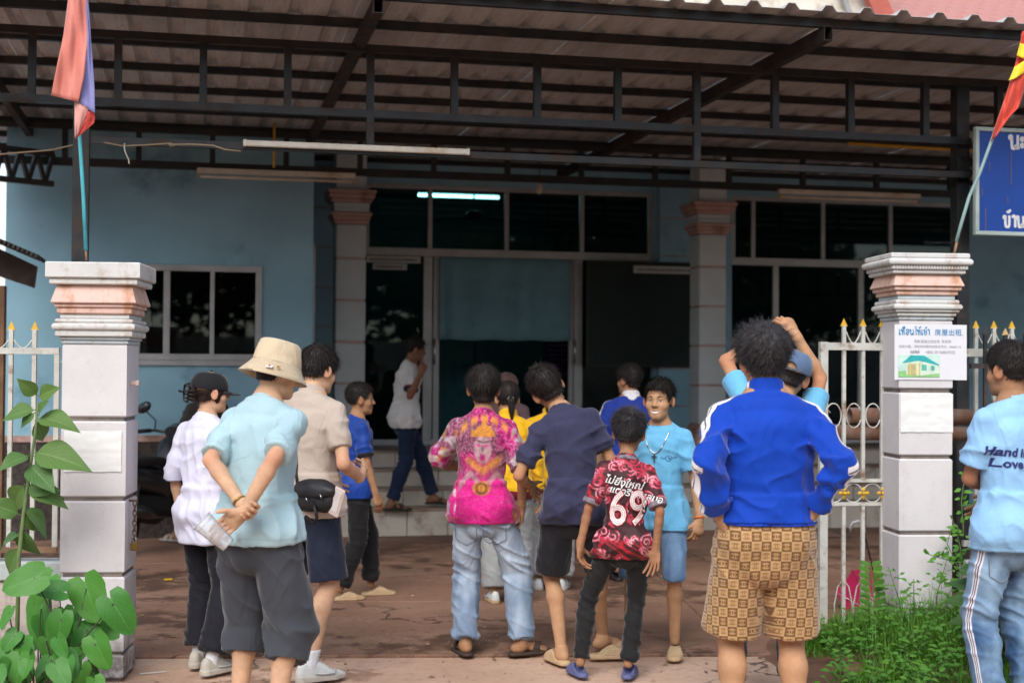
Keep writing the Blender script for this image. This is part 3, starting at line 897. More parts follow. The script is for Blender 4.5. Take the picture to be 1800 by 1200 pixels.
# ---- ground
def concrete(name, a, b, wet, wa=.5):
    t = NT(name); n = t.noise(1.1, 6, .62); n2 = t.noise(14, 5, .7); n3 = t.noise(.55, 4, .55, None, .6)
    c = t.mix(t.ramp(n, .3, .7), a, b); c = t.mix(t.math('MULTIPLY', t.ramp(n2, .45, .75), .35), c, tuple(Vector(a)*.6))
    w = t.ramp(t.math('ADD', t.math('MULTIPLY', n3, .7), t.math('MULTIPLY', t.noise(4.5, 5, .7), .45)), .63-wa*.08, .70-wa*.06)
    c = t.mix(t.math('MULTIPLY', w, .85), c, wet); gr_ = t.ramp(t.noise(28, 6, .75), .52, .68); c = t.mix(t.math('MULTIPLY', gr_, .4), c, tuple(Vector(a)*.55))
    sp = t.ramp(t.noise(70, 3, .6), .62, .7); c = t.mix(t.math('MULTIPLY', sp, .5), c, (.4, .29, .22))
    ck = t.n('ShaderNodeTexVoronoi', feature='DISTANCE_TO_EDGE'); ck.inputs['Scale'].default_value = .42; wv_ = t.n('ShaderNodeVectorMath', operation='ADD'); t.set(wv_.inputs[0], t.tc); nn_ = t.n('ShaderNodeTexNoise'); t.set(nn_.inputs['Vector'], t.tc); nn_.inputs['Scale'].default_value = 2.2; nn_.inputs['Detail'].default_value = 6; t.set(wv_.inputs[1], nn_.outputs['Color']); t.set(ck.inputs['Vector'], wv_.outputs[0])
    crk = t.math('MULTIPLY', t.math('LESS_THAN', ck.outputs['Distance'], .006), t.ramp(t.noise(.7, 2), .45, .6)); c = t.mix(t.math('MULTIPLY', crk, .75), c, (.04, .025, .018))
    r = t.math('SUBTRACT', .9, t.math('MULTIPLY', w, .35))
    bm_ = t.bump(n2, .25, .02); bm_ = t.bump(t.noise(140, 3), .35, .004, bm_)
    t.pbr(c, r, 0, bm_, .35); MATS[name] = t.m; return t.m
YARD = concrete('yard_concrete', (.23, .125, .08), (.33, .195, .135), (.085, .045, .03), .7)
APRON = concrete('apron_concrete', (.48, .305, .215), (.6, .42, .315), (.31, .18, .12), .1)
EARTH = M('red_earth', (.2, .1, .06), .95, .3, 2, .5, 40, dirt=(.11, .055, .035), dirt_amt=.6)
g = MB().add([(-220, -200, -.05), (220, -200, -.05), (220, 320, -.05), (-220, 320, -.05)], [(0, 1, 2, 3)]).build('ground', EARTH); tag(g, kind='structure')
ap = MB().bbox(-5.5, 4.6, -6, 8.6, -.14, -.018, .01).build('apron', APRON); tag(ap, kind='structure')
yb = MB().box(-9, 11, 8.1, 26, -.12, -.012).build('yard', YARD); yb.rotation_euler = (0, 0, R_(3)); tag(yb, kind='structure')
xs = [-7.6, -4.4, -1.35, 1.75, 4.9, 8.0]; ys = [8.1, 9.95, 11.9, 13.9, 18.0]
for i in range(5):
    for j in range(4):
        j1, j2 = random.uniform(0, .004), random.uniform(0, .004)
        MB().bbox(xs[i]+.006, xs[i+1]-.006, ys[j]+.005, ys[j+1]-.005, -.1, -.002+j1*.5, .006).build('concrete_panel', YARD, yb)
# ---- gate pillars
def plaster(name, col, dirt, amt, streak=.4):
    t = NT(name); n = t.noise(3, 5, .65); z = t.sep(t.tc)[2]
    st = t.noise(9, 4, .6, t.scale(t.tc, (1, 1, .12)))
    c = t.mix(t.ramp(n, .35, .75), col, tuple(Vector(col)*.9))
    f = t.math('MULTIPLY', t.ramp(t.math('ADD', t.math('MULTIPLY', st, .5), t.math('MULTIPLY', t.noise(22, 5, .7), .5)), .56-.1*amt, .74-.08*amt), streak)
    c = t.mix(f, c, dirt)
    low = t.math('MULTIPLY', t.ramp(z, .42, .0), t.ramp(t.noise(6, 6, .75), .38, .62)); c = t.mix(t.math('MULTIPLY', low, .85), c, (.1, .085, .07))
    sp = t.ramp(t.noise(45, 3, .6), .7, .76); c = t.mix(t.math('MULTIPLY', sp, .4), c, (.35, .27, .22))
    b = t.bump(t.noise(55, 4, .6), .3, .004); b = t.bump(t.noise(5, 3), .25, .015, b)
    t.pbr(c, .85, 0, b, .3); MATS[name] = t.m; return t.m
PL_W = plaster('pillar_white', (.66, .63, .64), (.38, .3, .26), .2, .3)
PL_C = plaster('pillar_cap_white', (.62, .62, .6), (.36, .24, .16), .8, .75)
PL_P = plaster('pillar_pink', (.7, .49, .42), (.45, .21, .1), 1.0, .8)
PL_B = plaster('pillar_blue', (.47, .54, .57), (.34, .23, .16), .8, .7)
PL_G = M('groove', (.2, .17, .15), .95, .3, 10)
def slab4(mb, h0, h1, z0, z1, yo=0, b=.006):
    """square slab with half widths at the bottom and the top"""
    vs = []
    for z, h in ((z0, h0-b), (z0+b, h0), (z1-b, h1), (z1, h1-b)):
        for sx, sy in ((-1, -1), (1, -1), (1, 1), (-1, 1)): vs.append((sx*h, sy*h+yo, z))
    fs = [(3, 2, 1, 0), (12, 13, 14, 15)]
    for k in range(3):
        for i in range(4): j = (i+1) % 4; fs.append((k*4+i, k*4+j, k*4+4+j, k*4+4+i))
    return mb.add(vs, fs)
def torus_slab(mb, h, z0, z1, n=6):
    zc, r = (z0+z1)/2, (z1-z0)/2
    rows = [(h-r+r*math.cos(a), zc+r*math.sin(a)) for a in np.linspace(-math.pi/2, math.pi/2, n+1)]
    vs = [(sx*hh, sy*hh, z) for hh, z in rows for sx, sy in ((-1, -1), (1, -1), (1, 1), (-1, 1))]
    fs = [(3, 2, 1, 0), tuple(range(4*n, 4*n+4))]
    for k in range(n):
        for i in range(4): j = (i+1) % 4; fs.append((k*4+i, k*4+j, k*4+4+j, k*4+4+i))
    return mb.add(vs, fs)
def pillar(px, Yf, label, blocks, layers, hw=.165, zb=0, yaw=4.4):
    p = at(px, 900, Yf); r = R_(yaw)
    c = Vector((p.x, Yf, 0)) + Vector((-math.sin(r), math.cos(r), 0))*hw
    o = empty('gate_pillar', label, 'pillar', (c.x, c.y, zb), r)
    z0, z1 = blocks[-1][1]-zb, blocks[0][0]-zb
    MB().box(-hw+.014, hw-.014, -hw+.014, hw-.014, -.1, layers[-1][3]-zb-.03).build('core', PL_G, o)
    for a, b in blocks:
        m = MB(); slab4(m, hw+random.uniform(-.001, .001), hw+random.uniform(-.001, .001), b-zb, a-zb, 0, .008); m.build('block', PL_W, o)
    for kind, h0, h1, a, b, mt in layers:
        m = MB()
        if kind == 't': torus_slab(m, h0, a-zb, b-zb)
        else: slab4(m, h0, h1, a-zb, b-zb)
        m.build('cap_moulding', mt, o, 35)
    return o
zl = lambda y: 1.62+(643-y)*.00296; zr = lambda y: 1.62+(653-y)*.00348
PILL = pillar(163, 7.4, 'white gate pillar with chain and padlock beside the broad-leaved plants', [(zl(605), zl(733)), (zl(740), zl(873)), (zl(880), zl(1006)), (zl(1013), zl(1145)), (zl(1150), 0)],
  [('s', .17, .17, zl(605), zl(598), PL_B), ('s', .18, .18, zl(598), zl(592), PL_B), ('s', .196, .196, zl(592), zl(581), PL_C), ('t', .212, 0, zl(581), zl(568), PL_C), ('s', .198, .198, zl(568), zl(561), PL_C),
   ('s', .176, .176, zl(561), zl(552), PL_C), ('s', .19, .19, zl(552), zl(541), PL_P), ('s', .201, .201, zl(541), zl(534), PL_P), ('s', .217, .192, zl(534), zl(501), PL_P), ('s', .223, .223, zl(501), zl(490), PL_C), ('s', .24, .24, zl(490), zl(462), PL_C)])
PILR = pillar(1627, 8.7, 'white gate pillar with the rental poster pinned to it', [(zr(563), zr(683)), (zr(690), zr(800)), (zr(806), zr(933)), (zr(939), zr(1068)), (zr(1072), 0)],
  [('s', .172, .172, zr(563), zr(556), PL_B), ('s', .184, .184, zr(556), zr(549), PL_C), ('s', .2, .2, zr(549), zr(545), PL_C), ('t', .214, 0, zr(545), zr(534), PL_C), ('s', .198, .198, zr(534), zr(527), PL_C), ('s', .178, .178, zr(527), zr(519), PL_B),
   ('s', .192, .192, zr(519), zr(511), PL_P), ('s', .208, .208, zr(511), zr(504), PL_P), ('s', .222, .198, zr(504), zr(482), PL_P), ('s', .226, .226, zr(482), zr(475), PL_C), ('s', .238, .238, zr(475), zr(468), PL_C), ('t', .262, 0, zr(468), zr(455), PL_C), ('s', .246, .246, zr(455), zr(446), PL_C)], hw=.167)
for kx in range(26):   # bead row under the cap
    MB().lathe([(.004, 0), (.0055, .01), (.003, .022)], (-.226+kx*.0181, -.2415, zr(474)), 6).build('bead', PL_C, PILR)
# ---- canopy of black steel
STEEL = M('black_steel', (.016, .018, .02), .42, .35, 8, .2, 60, spec=.5, dirt=(.05, .035, .028), dirt_amt=.45, ds=6)
STEEL_R = M('rusty_steel', (.024, .02, .019), .6, .4, 8, .3, 60, dirt=(.05, .028, .02), dirt_amt=.5, ds=5)
VT = 9.5; ZB, ZR_, ZT = 3.32, 3.07, 3.76; ROOF = 3.86
C = HR('steel_canopy', 'black steel canopy with ladder truss and corrugated metal roof over the yard', 'canopy', ubu(900, VT), VT)
uL, uR = ubu(-260, VT), ubu(2000, VT)+5.5; uPL, uPR = ubu(139, VT), ubu(1697, VT)
def bars(a0, a1, v, z, w=.05, h=.05): return MB().box(a0, a1, v-w/2, v+w/2, z-h/2, z+h/2)
C.add('truss_chord', bars(uL, uR, VT, ZT, .05, .05), STEEL_R); C.add('truss_chord', bars(uL, uPR+.03, VT-.003, ZB), STEEL); C.add('truss_rail', bars(uPL, uPR+.03, VT-.006, ZR_, .05, .045), STEEL)
for px in (-100, 50, 202, 352, 501, 647, 795, 941, 1083, 1222, 1360, 1493, 1625, 1755, 1880):
    u = ubu(px, VT); C.add('truss_upright', MB().box(u-.024, u+.024, VT-.028, VT+.026, ZB+.0255, ZT-.0255), STEEL)
for px in (647, 1222):
    u = ubu(px, VT); C.add('truss_upright', MB().box(u-.024, u+.024, VT-.032, VT+.02, ZR_+.023, ZB-.0255), STEEL)
C.add('post', MB().box(uPL-.05, uPL+.05, VT-.052, VT+.05, -.01, ZB-.0255), STEEL); C.add('post', MB().box(uPR-.05, uPR+.05, VT+.03, VT+.13, -.01, ZT-.026), STEEL)
for px in (660, 1455, -150):       # rafters, box tubes with open ends
    u = ubu(px, 8.5); z0, z1 = ROOF-.105, ROOF-.012; m = MB(); t_ = .004
    for b in ((u-.03, u+.03, z0, z0+t_), (u-.03, u+.03, z1-t_, z1), (u-.03, u-.03+t_, z0+t_, z1-t_), (u+.03-t_, u+.03, z0+t_, z1-t_)): m.box(b[0], b[1], 8.5, 15.5, b[2], b[3])
    m.box(u-.025, u+.025, 8.7, 8.71, z0+t_, z1-t_)
    C.add('rafter', m, STEEL_R)
uX = [ubu(660, 8.5), ubu(1455, 8.5)]
for v in (8.56, 9.3, 10.2, 11.05, 11.9, 12.85, 13.75, 14.6, 15.4):
    C.add('purlin', bars(uL, uR, v, ROOF+.018, .045, .055), STEEL)
ZT2, ZB2, V2 = 3.84, 3.47, 13.45
C.add('truss_chord', bars(uL, uR, V2, ZB2, .06, .07), STEEL); C.add('truss_chord', bars(uL, uR, V2, ZT2-.05, .05, .05), STEEL)
for px in range(-20, 1900, 130):
    u = ubu(px, V2); C.add('truss_upright', MB().box(u-.025, u+.025, V2-.026, V2+.024, ZB2+.0355, ZT2-.0755), STEEL)
# lattice beam near the left wing
uA, zA = atv(-40, 290, 12.9); uB_, zB_ = atv(92, 322, 13.3)
lat = MB()
za, zb_ = 3.52, 3.25
C.add('lattice_chord', MB().bar((uA-.6, 12.6, za), (uB_, 13.35, za), .05, .05), STEEL); C.add('lattice_chord', MB().bar((uA-.6, 12.6, zb_), (uB_, 13.35, zb_), .05, .05), STEEL)
for k in range(9):
    a0, a1 = k/9, (k+.5)/9; q = lambda t, z: (uA-.6+(uB_-uA+.6)*t, 12.6+.75*t, z)
    C.add('lattice_web', MB().bar(q(a0, za), q(a1, zb_), .035, .035).bar(q(a1, zb_), q(a0+1/9, za), .035, .035), STEEL)
# corrugated sheets, three ribs each
t_ = NT('roof_sheet'); n1 = t_.noise(2.2, 5, .6, t_.scale(t_.tc, (2.5, .35, 1))); n2 = t_.noise(9, 5, .7, t_.scale(t_.tc, (6, .5, 1)))
c_ = t_.mix(t_.ramp(n1, .3, .75), (.5, .475, .46), (.66, .64, .63)); c_ = t_.mix(t_.math('MULTIPLY', t_.ramp(n2, .5, .75), .5), c_, (.085, .062, .052))
t_.pbr(c_, t_.ramp(n2, .3, .7, .38, .65), .25, t_.bump(n2, .12, .01), .4); SHEET = t_.m
RIB = .255; wS = RIB*3; nS = int((uR-uL)/wS)+1
prof = []
for r in range(3): prof += [(r*RIB, .0), (r*RIB+.085, .0), (r*RIB+.115, .038), (r*RIB+.16, .038), (r*RIB+.19, .0)]
prof += [(3*RIB+.0, .0)]
vs_ = []; fs_ = []; n_ = len(prof)
for v in (8.36, 15.75):
    for dz in (0, .0022):
        for x, z in prof: vs_.append((x, v, z+dz))
for i in range(n_-1):
    fs_ += [(i, i+1, 2*n_+i+1, 2*n_+i), (n_+i, 3*n_+i, 3*n_+i+1, n_+i+1), (i, n_+i, n_+i+1, i+1), (2*n_+i, 2*n_+i+1, 3*n_+i+1, 3*n_+i)]
sheet_me = MB().add(vs_, fs_).mesh('roof_sheet'); sheet_me.materials.append(SHEET)
for k in range(nS):
    o = bpy.data.objects.new('roof_sheet', sheet_me); COL.objects.link(o); o.parent = C.o
    o.location = Vector((uL+k*wS-ubu(900, VT), -VT+random.uniform(-.02, .02), ROOF+.047+(k % 2)*.003))
# ---- lamps on the steel
TUBE = M('tube_housing', (.6, .56, .48), .5, .12, 6, .1, dirt=(.4, .28, .16), dirt_amt=.3); TUBE_G = M('tube_glass', (.62, .52, .42), .3, .1, 6, 0)
def tube_lamp(pxa, pxb, v, z, label, two=False):
    a, b = ubu(pxa, v), ubu(pxb, v); H_ = HR('tube_lamp', label, 'lamp', (a+b)/2, v, z, None)
    if two:
        H_.add('housing', MB().bbox(a, b, v-.03, v+.03, z, z+.05, .005), TUBE); H_.add('tube', MB().tube([(a+.03, v-.01, z-.03), (b-.03, v-.01, z-.03)], .014, 10), TUBE_G, None, True)
        for e in (a+.015, b-.015): H_.add('socket', MB().box(e-.008, e+.008, v-.022, v+.01, z-.05, z+.0), M('socket', (.45, .32, .1)))
    else:
        H_.add('housing', MB().bbox(a, b, v-.032, v-.001, z-.018, z+.022, .006), TUBE)
        for e in (a+.01, b-.012): H_.add('end_cap', MB().bbox(e-.012, e+.012, v-.036, v+.0, z-.02, z+.025, .004), TUBE)
tube_lamp(424, 822, VT-.033, ZR_+.012, 'long cream tube lamp tied along the front rail of the canopy')
tube_lamp(343, 622, V2-.06, 3.4, 'cream tube lamp under the rear beam beside the capped column', True)
tube_lamp(1367, 1616, V2-.06, 3.4, 'cream tube lamp under the rear beam near the blue signboard', True)
YELP = M('yellow_pipe', (.6, .33, .01), .5)
u_, z_ = atv(482, 258, V2-.3); hthing('yellow_pipe', MB().tube([(u_, V2-.3, z_-.19), (u_, V2-.3, ROOF-.01)], .012, 8), YELP, 'short upright yellow pipe hanging among the roof beams', 'pipe', u_, V2-.3, 3.4, True)
ua_, ub2 = ubu(1490, 12.4), ubu(1720, 12.4); zz_ = atv(1600, 257, 12.4)[1]
hthing('yellow_pipe', MB().tube([(ua_, 12.4, zz_), (ub2, 12.4, zz_-.02)], .014, 8), YELP, 'long level yellow pipe among the side braces', 'pipe', ua_, 12.4, zz_, True)
cab = [at(x, y, 9.12-(0 if x > 130 else .0)) for x, y in ((-40, 275), (40, 268), (90, 264), (125, 256), (150, 252), (180, 250), (215, 257), (260, 255), (300, 252), (308, 256), (300, 258), (296, 254), (340, 254), (375, 256), (395, 263), (424, 266))]
cabo = MB().tube([p-cab[0] for p in cab], .0055, 6).build('cable', M('old_cable', (.28, .2, .13), .7)); cabo.location = cab[0]; cabo.data.shade_smooth(); tag(cabo, 'thin tan cable looped along the front rail to the tube lamp', 'cable')
tie = [at(x, y, 9.1) for x, y in ((219, 252), (219, 264), (222, 272), (226, 280), (227, 288))]; tieo = MB().tube([p-tie[0] for p in tie], .004, 5).build('wire_tie', M('tie_white', (.55, .5, .42))); tieo.location = tie[0]; tag(tieo, 'short wire tie dangling from the front rail', 'wire')
# ---- house
BLUE = M('blue_wall', (.26, .46, .57), .85, .09, 1.2, .2, 70, dirt=(.12, .25, .33), dirt_amt=.35, ds=1.3)
BLUE2 = M('column_blue', (.55, .62, .64), .85, .08, 2, .2, 70); PINK = M('column_pink', (.52, .34, .3), .85, .15, 4, .2, 60, dirt=(.25, .14, .1), dirt_amt=.4)
ALU = M('aluminium_frame', (.42, .43, .43), .4, .12, 4, .05, metal=.3, spec=.5); GRAN = M('dark_base', (.055, .042, .038), .85, .5, 25, .4, 60)
VF, ZF = 15.63, .77
def pane_mat():
    t = NT('window_glass'); g = t.n('ShaderNodeBsdfGlossy'); g.inputs['Roughness'].default_value = .02; t.set(g.inputs[0], (.75, .8, .82)); tr = t.n('ShaderNodeBsdfTransparent'); t.set(tr.inputs[0], (.42, .52, .52))
    mx = t.n('ShaderNodeMixShader'); fr = t.n('ShaderNodeFresnel'); fr.inputs[0].default_value = 1.5
    t.set(mx.inputs[0], t.math('ADD', t.math('MULTIPLY', fr.outputs[0], .6), .005, clamp=True)); t.t.links.new(tr.outputs[0], mx.inputs[1]); t.t.links.new(g.outputs[0], mx.inputs[2]); t.t.links.new(mx.outputs[0], t.out.inputs[0]); return t.m
GLASS = pane_mat()
fu = lambda px: ubu(px, VF)
H_ = HR('house', 'pale blue house with pink-banded columns, glazed front and tiled steps', 'house', fu(900), VF)
u0, u1, u2, u3 = fu(640), fu(1147), fu(1286), fu(1700); uLW = ubu(549, 13.9); uEnd = fu(2050)+3; ZTOP = 3.66; ZH = 5.6
H_.add('wall', MB().box(uLW-.1, u0, VF, VF+.2, 0, ZH), BLUE); H_.add('wall', MB().box(u1, u2, VF, VF+.2, 0, ZH), BLUE); H_.add('wall', MB().box(u3, uEnd, VF, VF+.2, 0, ZH), BLUE)
H_.add('lintel', MB().box(u0, u1, VF+.002, VF+.198, ZTOP, ZH), BLUE); H_.add('lintel', MB().box(u2, u3, VF+.002, VF+.198, ZTOP, ZH), BLUE)
H_.add('side_wall', MB().box(uEnd-.2, uEnd, 9.6, VF, 0, 3.75), BLUE)
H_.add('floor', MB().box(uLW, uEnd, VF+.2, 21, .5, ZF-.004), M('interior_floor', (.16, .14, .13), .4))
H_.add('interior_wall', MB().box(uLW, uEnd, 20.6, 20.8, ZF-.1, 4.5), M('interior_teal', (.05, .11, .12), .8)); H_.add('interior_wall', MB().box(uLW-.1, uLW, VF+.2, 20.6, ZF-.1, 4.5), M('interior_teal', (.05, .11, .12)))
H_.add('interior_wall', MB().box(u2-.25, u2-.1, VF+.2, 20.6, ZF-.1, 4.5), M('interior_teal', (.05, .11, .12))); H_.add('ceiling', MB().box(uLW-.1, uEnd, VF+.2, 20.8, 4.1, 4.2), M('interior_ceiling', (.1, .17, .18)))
# left wing with its window
VL = 13.9; lw = lambda px, py: atv(px, py, VL)
ua, zt = lw(236, 463); ub_, _ = lw(461, 470); zt = lw(350, 466)[1]; zs = lw(350, 633)[1]; uEdge = lw(10, 400)[0]; ZW = 4.3
for b in ((uEdge, ua, VL, VL+.18, 0, ZW), (ub_, uLW, VL, VL+.18, 0, ZW), (ua, ub_, VL, VL+.18, 0, zs), (ua, ub_, VL, VL+.18, zt, ZW)): H_.add('wall', MB().box(*b), BLUE)
H_.add('wall', MB().box(uLW-.18, uLW-.002, VL+.18, VF, 0, ZW), BLUE); H_.add('wall', MB().box(uEdge, uEdge+.18, VL+.18, VF+4, 0, ZW), BLUE)
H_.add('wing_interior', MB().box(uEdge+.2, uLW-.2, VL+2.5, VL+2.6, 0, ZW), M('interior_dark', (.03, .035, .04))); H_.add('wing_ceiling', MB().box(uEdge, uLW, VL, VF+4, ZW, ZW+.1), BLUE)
zk = lw(300, 770)[1]
H_.add('base_band', MB().box(uEdge-.02, uLW+.0, VL-.035, VL-.003, 0, zk-.03), GRAN); H_.add('base_ledge', MB().box(uEdge-.02, uLW+.01, VL-.05, VL-.004, zk-.028, zk+.03), PINK)
W = H_.add('window', MB().box(ua, ub_, VL+.07, VL+.09, zs, zt) if False else MB().box(ua+.01, ub_-.01, VL-.028, VL+.05, zs-.05, zs-.001), ALU)
for b in ((ua, ub_, zs, zs+.06), (ua, ub_, zt-.06, zt), (ua, ua+.06, zs+.06, zt-.06), (ub_-.06, ub_, zs+.06, zt-.06)): H_.add('frame', MB().bbox(b[0], b[1], VL-.02, VL+.06, b[2], b[3], .004), ALU, W)
pxs = [236, 293, 373, 461]; um = [lw(p, 550)[0] for p in pxs]
H_.add('mullion', MB().bbox(um[1]-.03, um[1]+.03, VL-.012, VL+.05, zs+.06, zt-.06, .003), ALU, W); H_.add('mullion', MB().bbox(um[2]-.02, um[2]+.02, VL-.008, VL+.05, zs+.06, zt-.06, .003), ALU, W)
for a, b in ((ua+.06, um[1]-.03), (um[1]+.03, um[2]-.02), (um[2]+.02, ub_-.06)): H_.add('pane', MB().box(a, b, VL+.02, VL+.024, zs+.06, zt-.06), GLASS, W)
# narrow door in the side of the wing
d_ = H_.add('side_door', MB().box(uLW+.0, uLW+.03, VL+.35, VL+1.25, ZF, 2.75), M('side_door', (.14, .2, .23))); H_.add('door_frame', MB().box(uLW, uLW+.045, VL+.27, VL+.348, ZF, 2.83), ALU, d_); H_.add('door_frame', MB().box(uLW, uLW+.045, VL+1.252, VL+1.33, ZF, 2.83), ALU, d_)
# pilaster behind the column
for z in np.arange(ZF, 3.4, .43): H_.add('pilaster_block', MB().bbox(uLW+.1, u0-.1, VF-.16, VF-.002, z+.012, z+.43, .008), BLUE); H_.add('pilaster_joint', MB().box(uLW+.11, u0-.11, VF-.15, VF-.002, z-.012, z+.012), PINK)
for z in np.arange(ZF, 3.4, .43): H_.add('pilaster_block', MB().bbox(u1+.04, u2-.32, VF-.12, VF-.002, z+.012, z+.43, .008), BLUE); H_.add('pilaster_joint', MB().box(u1+.05, u2-.33, VF-.11, VF-.002, z-.012, z+.012), PINK)
# columns
def column(px0, px1, v):
    a, b = ubu(px0, v), ubu(px1, v); c = (a+b)/2; hw = .155; vc = v+hw
    for z in (ZF+.25+k*.43 for k in range(6)):
        zt_ = min(z+.43, 3.1)
        if zt_-z < .05: continue
        col_ = H_.add('column_block', MB().bbox(c-hw, c+hw, vc-hw, vc+hw, z+.014, zt_-.004, .012), BLUE2); H_.add('column_joint', MB().box(c-hw+.008, c+hw-.008, vc-hw+.008, vc+hw-.008, z-.004, z+.014), PINK)
    H_.add('column_base', MB().bbox(c-hw-.05, c+hw+.05, vc-hw-.05, vc+hw+.05, ZF, ZF+.22, .015), PINK); H_.add('column_base', MB().bbox(c-hw-.02, c+hw+.02, vc-hw-.02, vc+hw+.02, ZF+.22, ZF+.246, .01), PINK)
    z = 3.1
    for hh, dz, m in ((.175, .04, PINK), (.195, .04, PINK), (.21, .035, PINK), (.18, .05, BLUE2), (.185, .05, BLUE2), (.21, .04, PINK), (.235, .05, PINK), (.25, .04, PINK)):
        H_.add('capital_moulding', MB().bbox(c-hh, c+hh, vc-hh, vc+hh, z+.001, z+dz, .008), m); z += dz
    H_.add('column_head', MB().box(c-hw, c+hw, vc-hw, vc+hw, z+.001, 4.6), BLUE2)
column(588, 643, 14.62); column(1221, 1284, 14.62)
# glazed front
def glazing(ua, ub, uts, z0, z1, zm, low):
    G = H_.add('glazed_front', MB().box(ua, ub, VF+.03, VF+.1, z0, z0+.06), ALU)
    f = lambda a, b, c, d, n='frame', e=0: H_.add(n, MB().bbox(a, b, VF+.02-e, VF+.09, c, d, .004), ALU, G)
    f(ua, ub, z1-.05, z1); f(ua, ub, zm-.045, zm+.045, e=.01)
    for u in [ua+.025]+uts+[ub-.025]: f(u-.025, u+.025, zm+.045, z1-.05)
    us = [ua]+uts+[ub]
    for a, b in zip(us, us[1:]): H_.add('transom_pane', MB().box(a+.025, b-.025, VF+.05, VF+.054, zm+.045, z1-.05), GLASS, G)
    for a, b in low: H_.add('pane', MB().box(a, b, VF+.055, VF+.059, z0+.06, zm-.045), GLASS, G)
    return G, f
zm = atv(900, 447, VF)[1]
G, f_ = glazing(u0, u1, [fu(755), fu(890), fu(1023)], ZF, ZTOP, zm, [(fu(643), fu(747)), (fu(1022), fu(1146))])
for px in (752, 1017): f_(fu(px)-.05, fu(px)+.05, ZF+.06, zm-.045, 'door_post', .01)
for px in (768, 1007): f_(fu(px)-.035, fu(px)+.035, ZF+.06, zm-.045, 'door_stile', -.03)
HND = M('steel_handle', (.5, .5, .48), .25, .1, metal=1, bump=0)
for px in (764, 1010):
    u = fu(px); za_, zb2 = atv(px, 640, VF)[1], atv(px, 597, VF)[1]
    H_.add('handle', MB().tube([(u, VF+.0, za_), (u-.01, VF-.05, za_+.03), (u-.01, VF-.06, (za_+zb2)/2), (u-.01, VF-.05, zb2-.03), (u, VF+.0, zb2)], .011, 8), HND, G, True)
zm2 = atv(1430, 462, VF)[1]
G2, f2 = glazing(u2, u3, [fu(1325), fu(1448), fu(1567)], ZF, ZTOP, zm2, [(u2, fu(1365)), (fu(1365), fu(1515)), (fu(1515), fu(1640)), (fu(1640), u3)])
for px in (1365, 1515): f2(fu(px)-.035, fu(px)+.035, ZF+.06, zm2-.045, 'door_stile', 0)
# curtain in the doorway
cv, cf = [], []; ca, cb2 = fu(772), fu(1003); z1_, z0_ = zm-.05, atv(890, 598, VF)[1]; nu, nz = 60, 14
for j in range(nz+1):
    for i in range(nu+1):
        a = i/nu; b = j/nz; cv.append((ca+(cb2-ca)*a, VF-.01+.018*math.sin(a*31+math.sin(a*9)*2)*(.3+.7*b)+.01*math.sin(a*13+b*3), z1_+(z0_-z1_)*b+.006*math.sin(a*20)*b))
for j in range(nz):
    for i in range(nu): k = j*(nu+1)+i; cf.append((k, k+1, k+nu+2, k+nu+1))
m_ = MB().add(cv, cf); cu_ = hthing('curtain', m_, cloth('grey_blue_curtain', (.15, .3, .36), var=.1) if 'cloth' in globals() else BLUE, 'short grey-blue curtain hung across the upper doorway', 'curtain', ca, VF, z0_, True)
md = cu_.modifiers.new('thick', 'SOLIDIFY'); md.thickness = .004
# green board before the glass, notices
ga, gb = fu(1024), fu(1219); gz1, gz0 = atv(1100, 461, VF)[1], atv(1100, 645, VF)[1]
GOFF = .15
GB = HR('green_board', 'large dark green board leaning before the glass front', 'board', (ga+gb)/2, VF-GOFF, gz0)
GB.add('panel', MB().box(ga+.03, gb-.03, VF-GOFF, VF-GOFF+.02, gz0+.03, gz1-.03), M('green_panel', (.006, .018, .016), .7, .2, 3))
for b in ((ga, gb, gz0, gz0+.03), (ga, gb, gz1-.03, gz1), (ga, ga+.03, gz0+.03, gz1-.03), (gb-.03, gb, gz0+.03, gz1-.03)): GB.add('frame', MB().bbox(b[0], b[1], VF-GOFF-.01, VF-GOFF+.025, b[2], b[3], .004), M('board_frame', (.012, .014, .014), .5))
PAPER = M('notice_paper', (.52, .52, .5), .85, .08, 3, .1); INK = M('ink_grey', (.12, .12, .13), .8, .1, bump=0)
def notice(px0, px1, py0, py1, v, label, rows=1):
    a, b = ubu(px0, v), ubu(px1, v); z1, z0 = atv((px0+px1)/2, py0, v)[1], atv((px0+px1)/2, py1, v)[1]
    N = HR('paper_notice', label, 'notice', (a+b)/2, v, z0); N.add('sheet', MB().box(a, b, v-.003, v, z0, z1), PAPER)
    rng = random.Random(px0)
    for r in range(rows):
        zc_ = z1-(r+.5)*(z1-z0)/rows; x = a+.04
        ln = MB()
        while x < b-.05:
            w = rng.uniform(.01, .03); ln.box(x, x+w, v-.0045, v-.003, zc_-.012, zc_+.012*rng.uniform(.4, 1)); x += w+.008
        o = N.add('printed_line', ln, INK); o['kind'] = 'stuff'
notice(643, 738, 450, 462, VF-.004, 'long paper notice at the top of the left glass panel'); notice(654, 714, 463, 474, VF-.004, 'shorter paper notice beneath another on the left glass panel'); notice(1113, 1218, 468, 481, VF-GOFF-.003, 'paper notice strip on the dark green board')
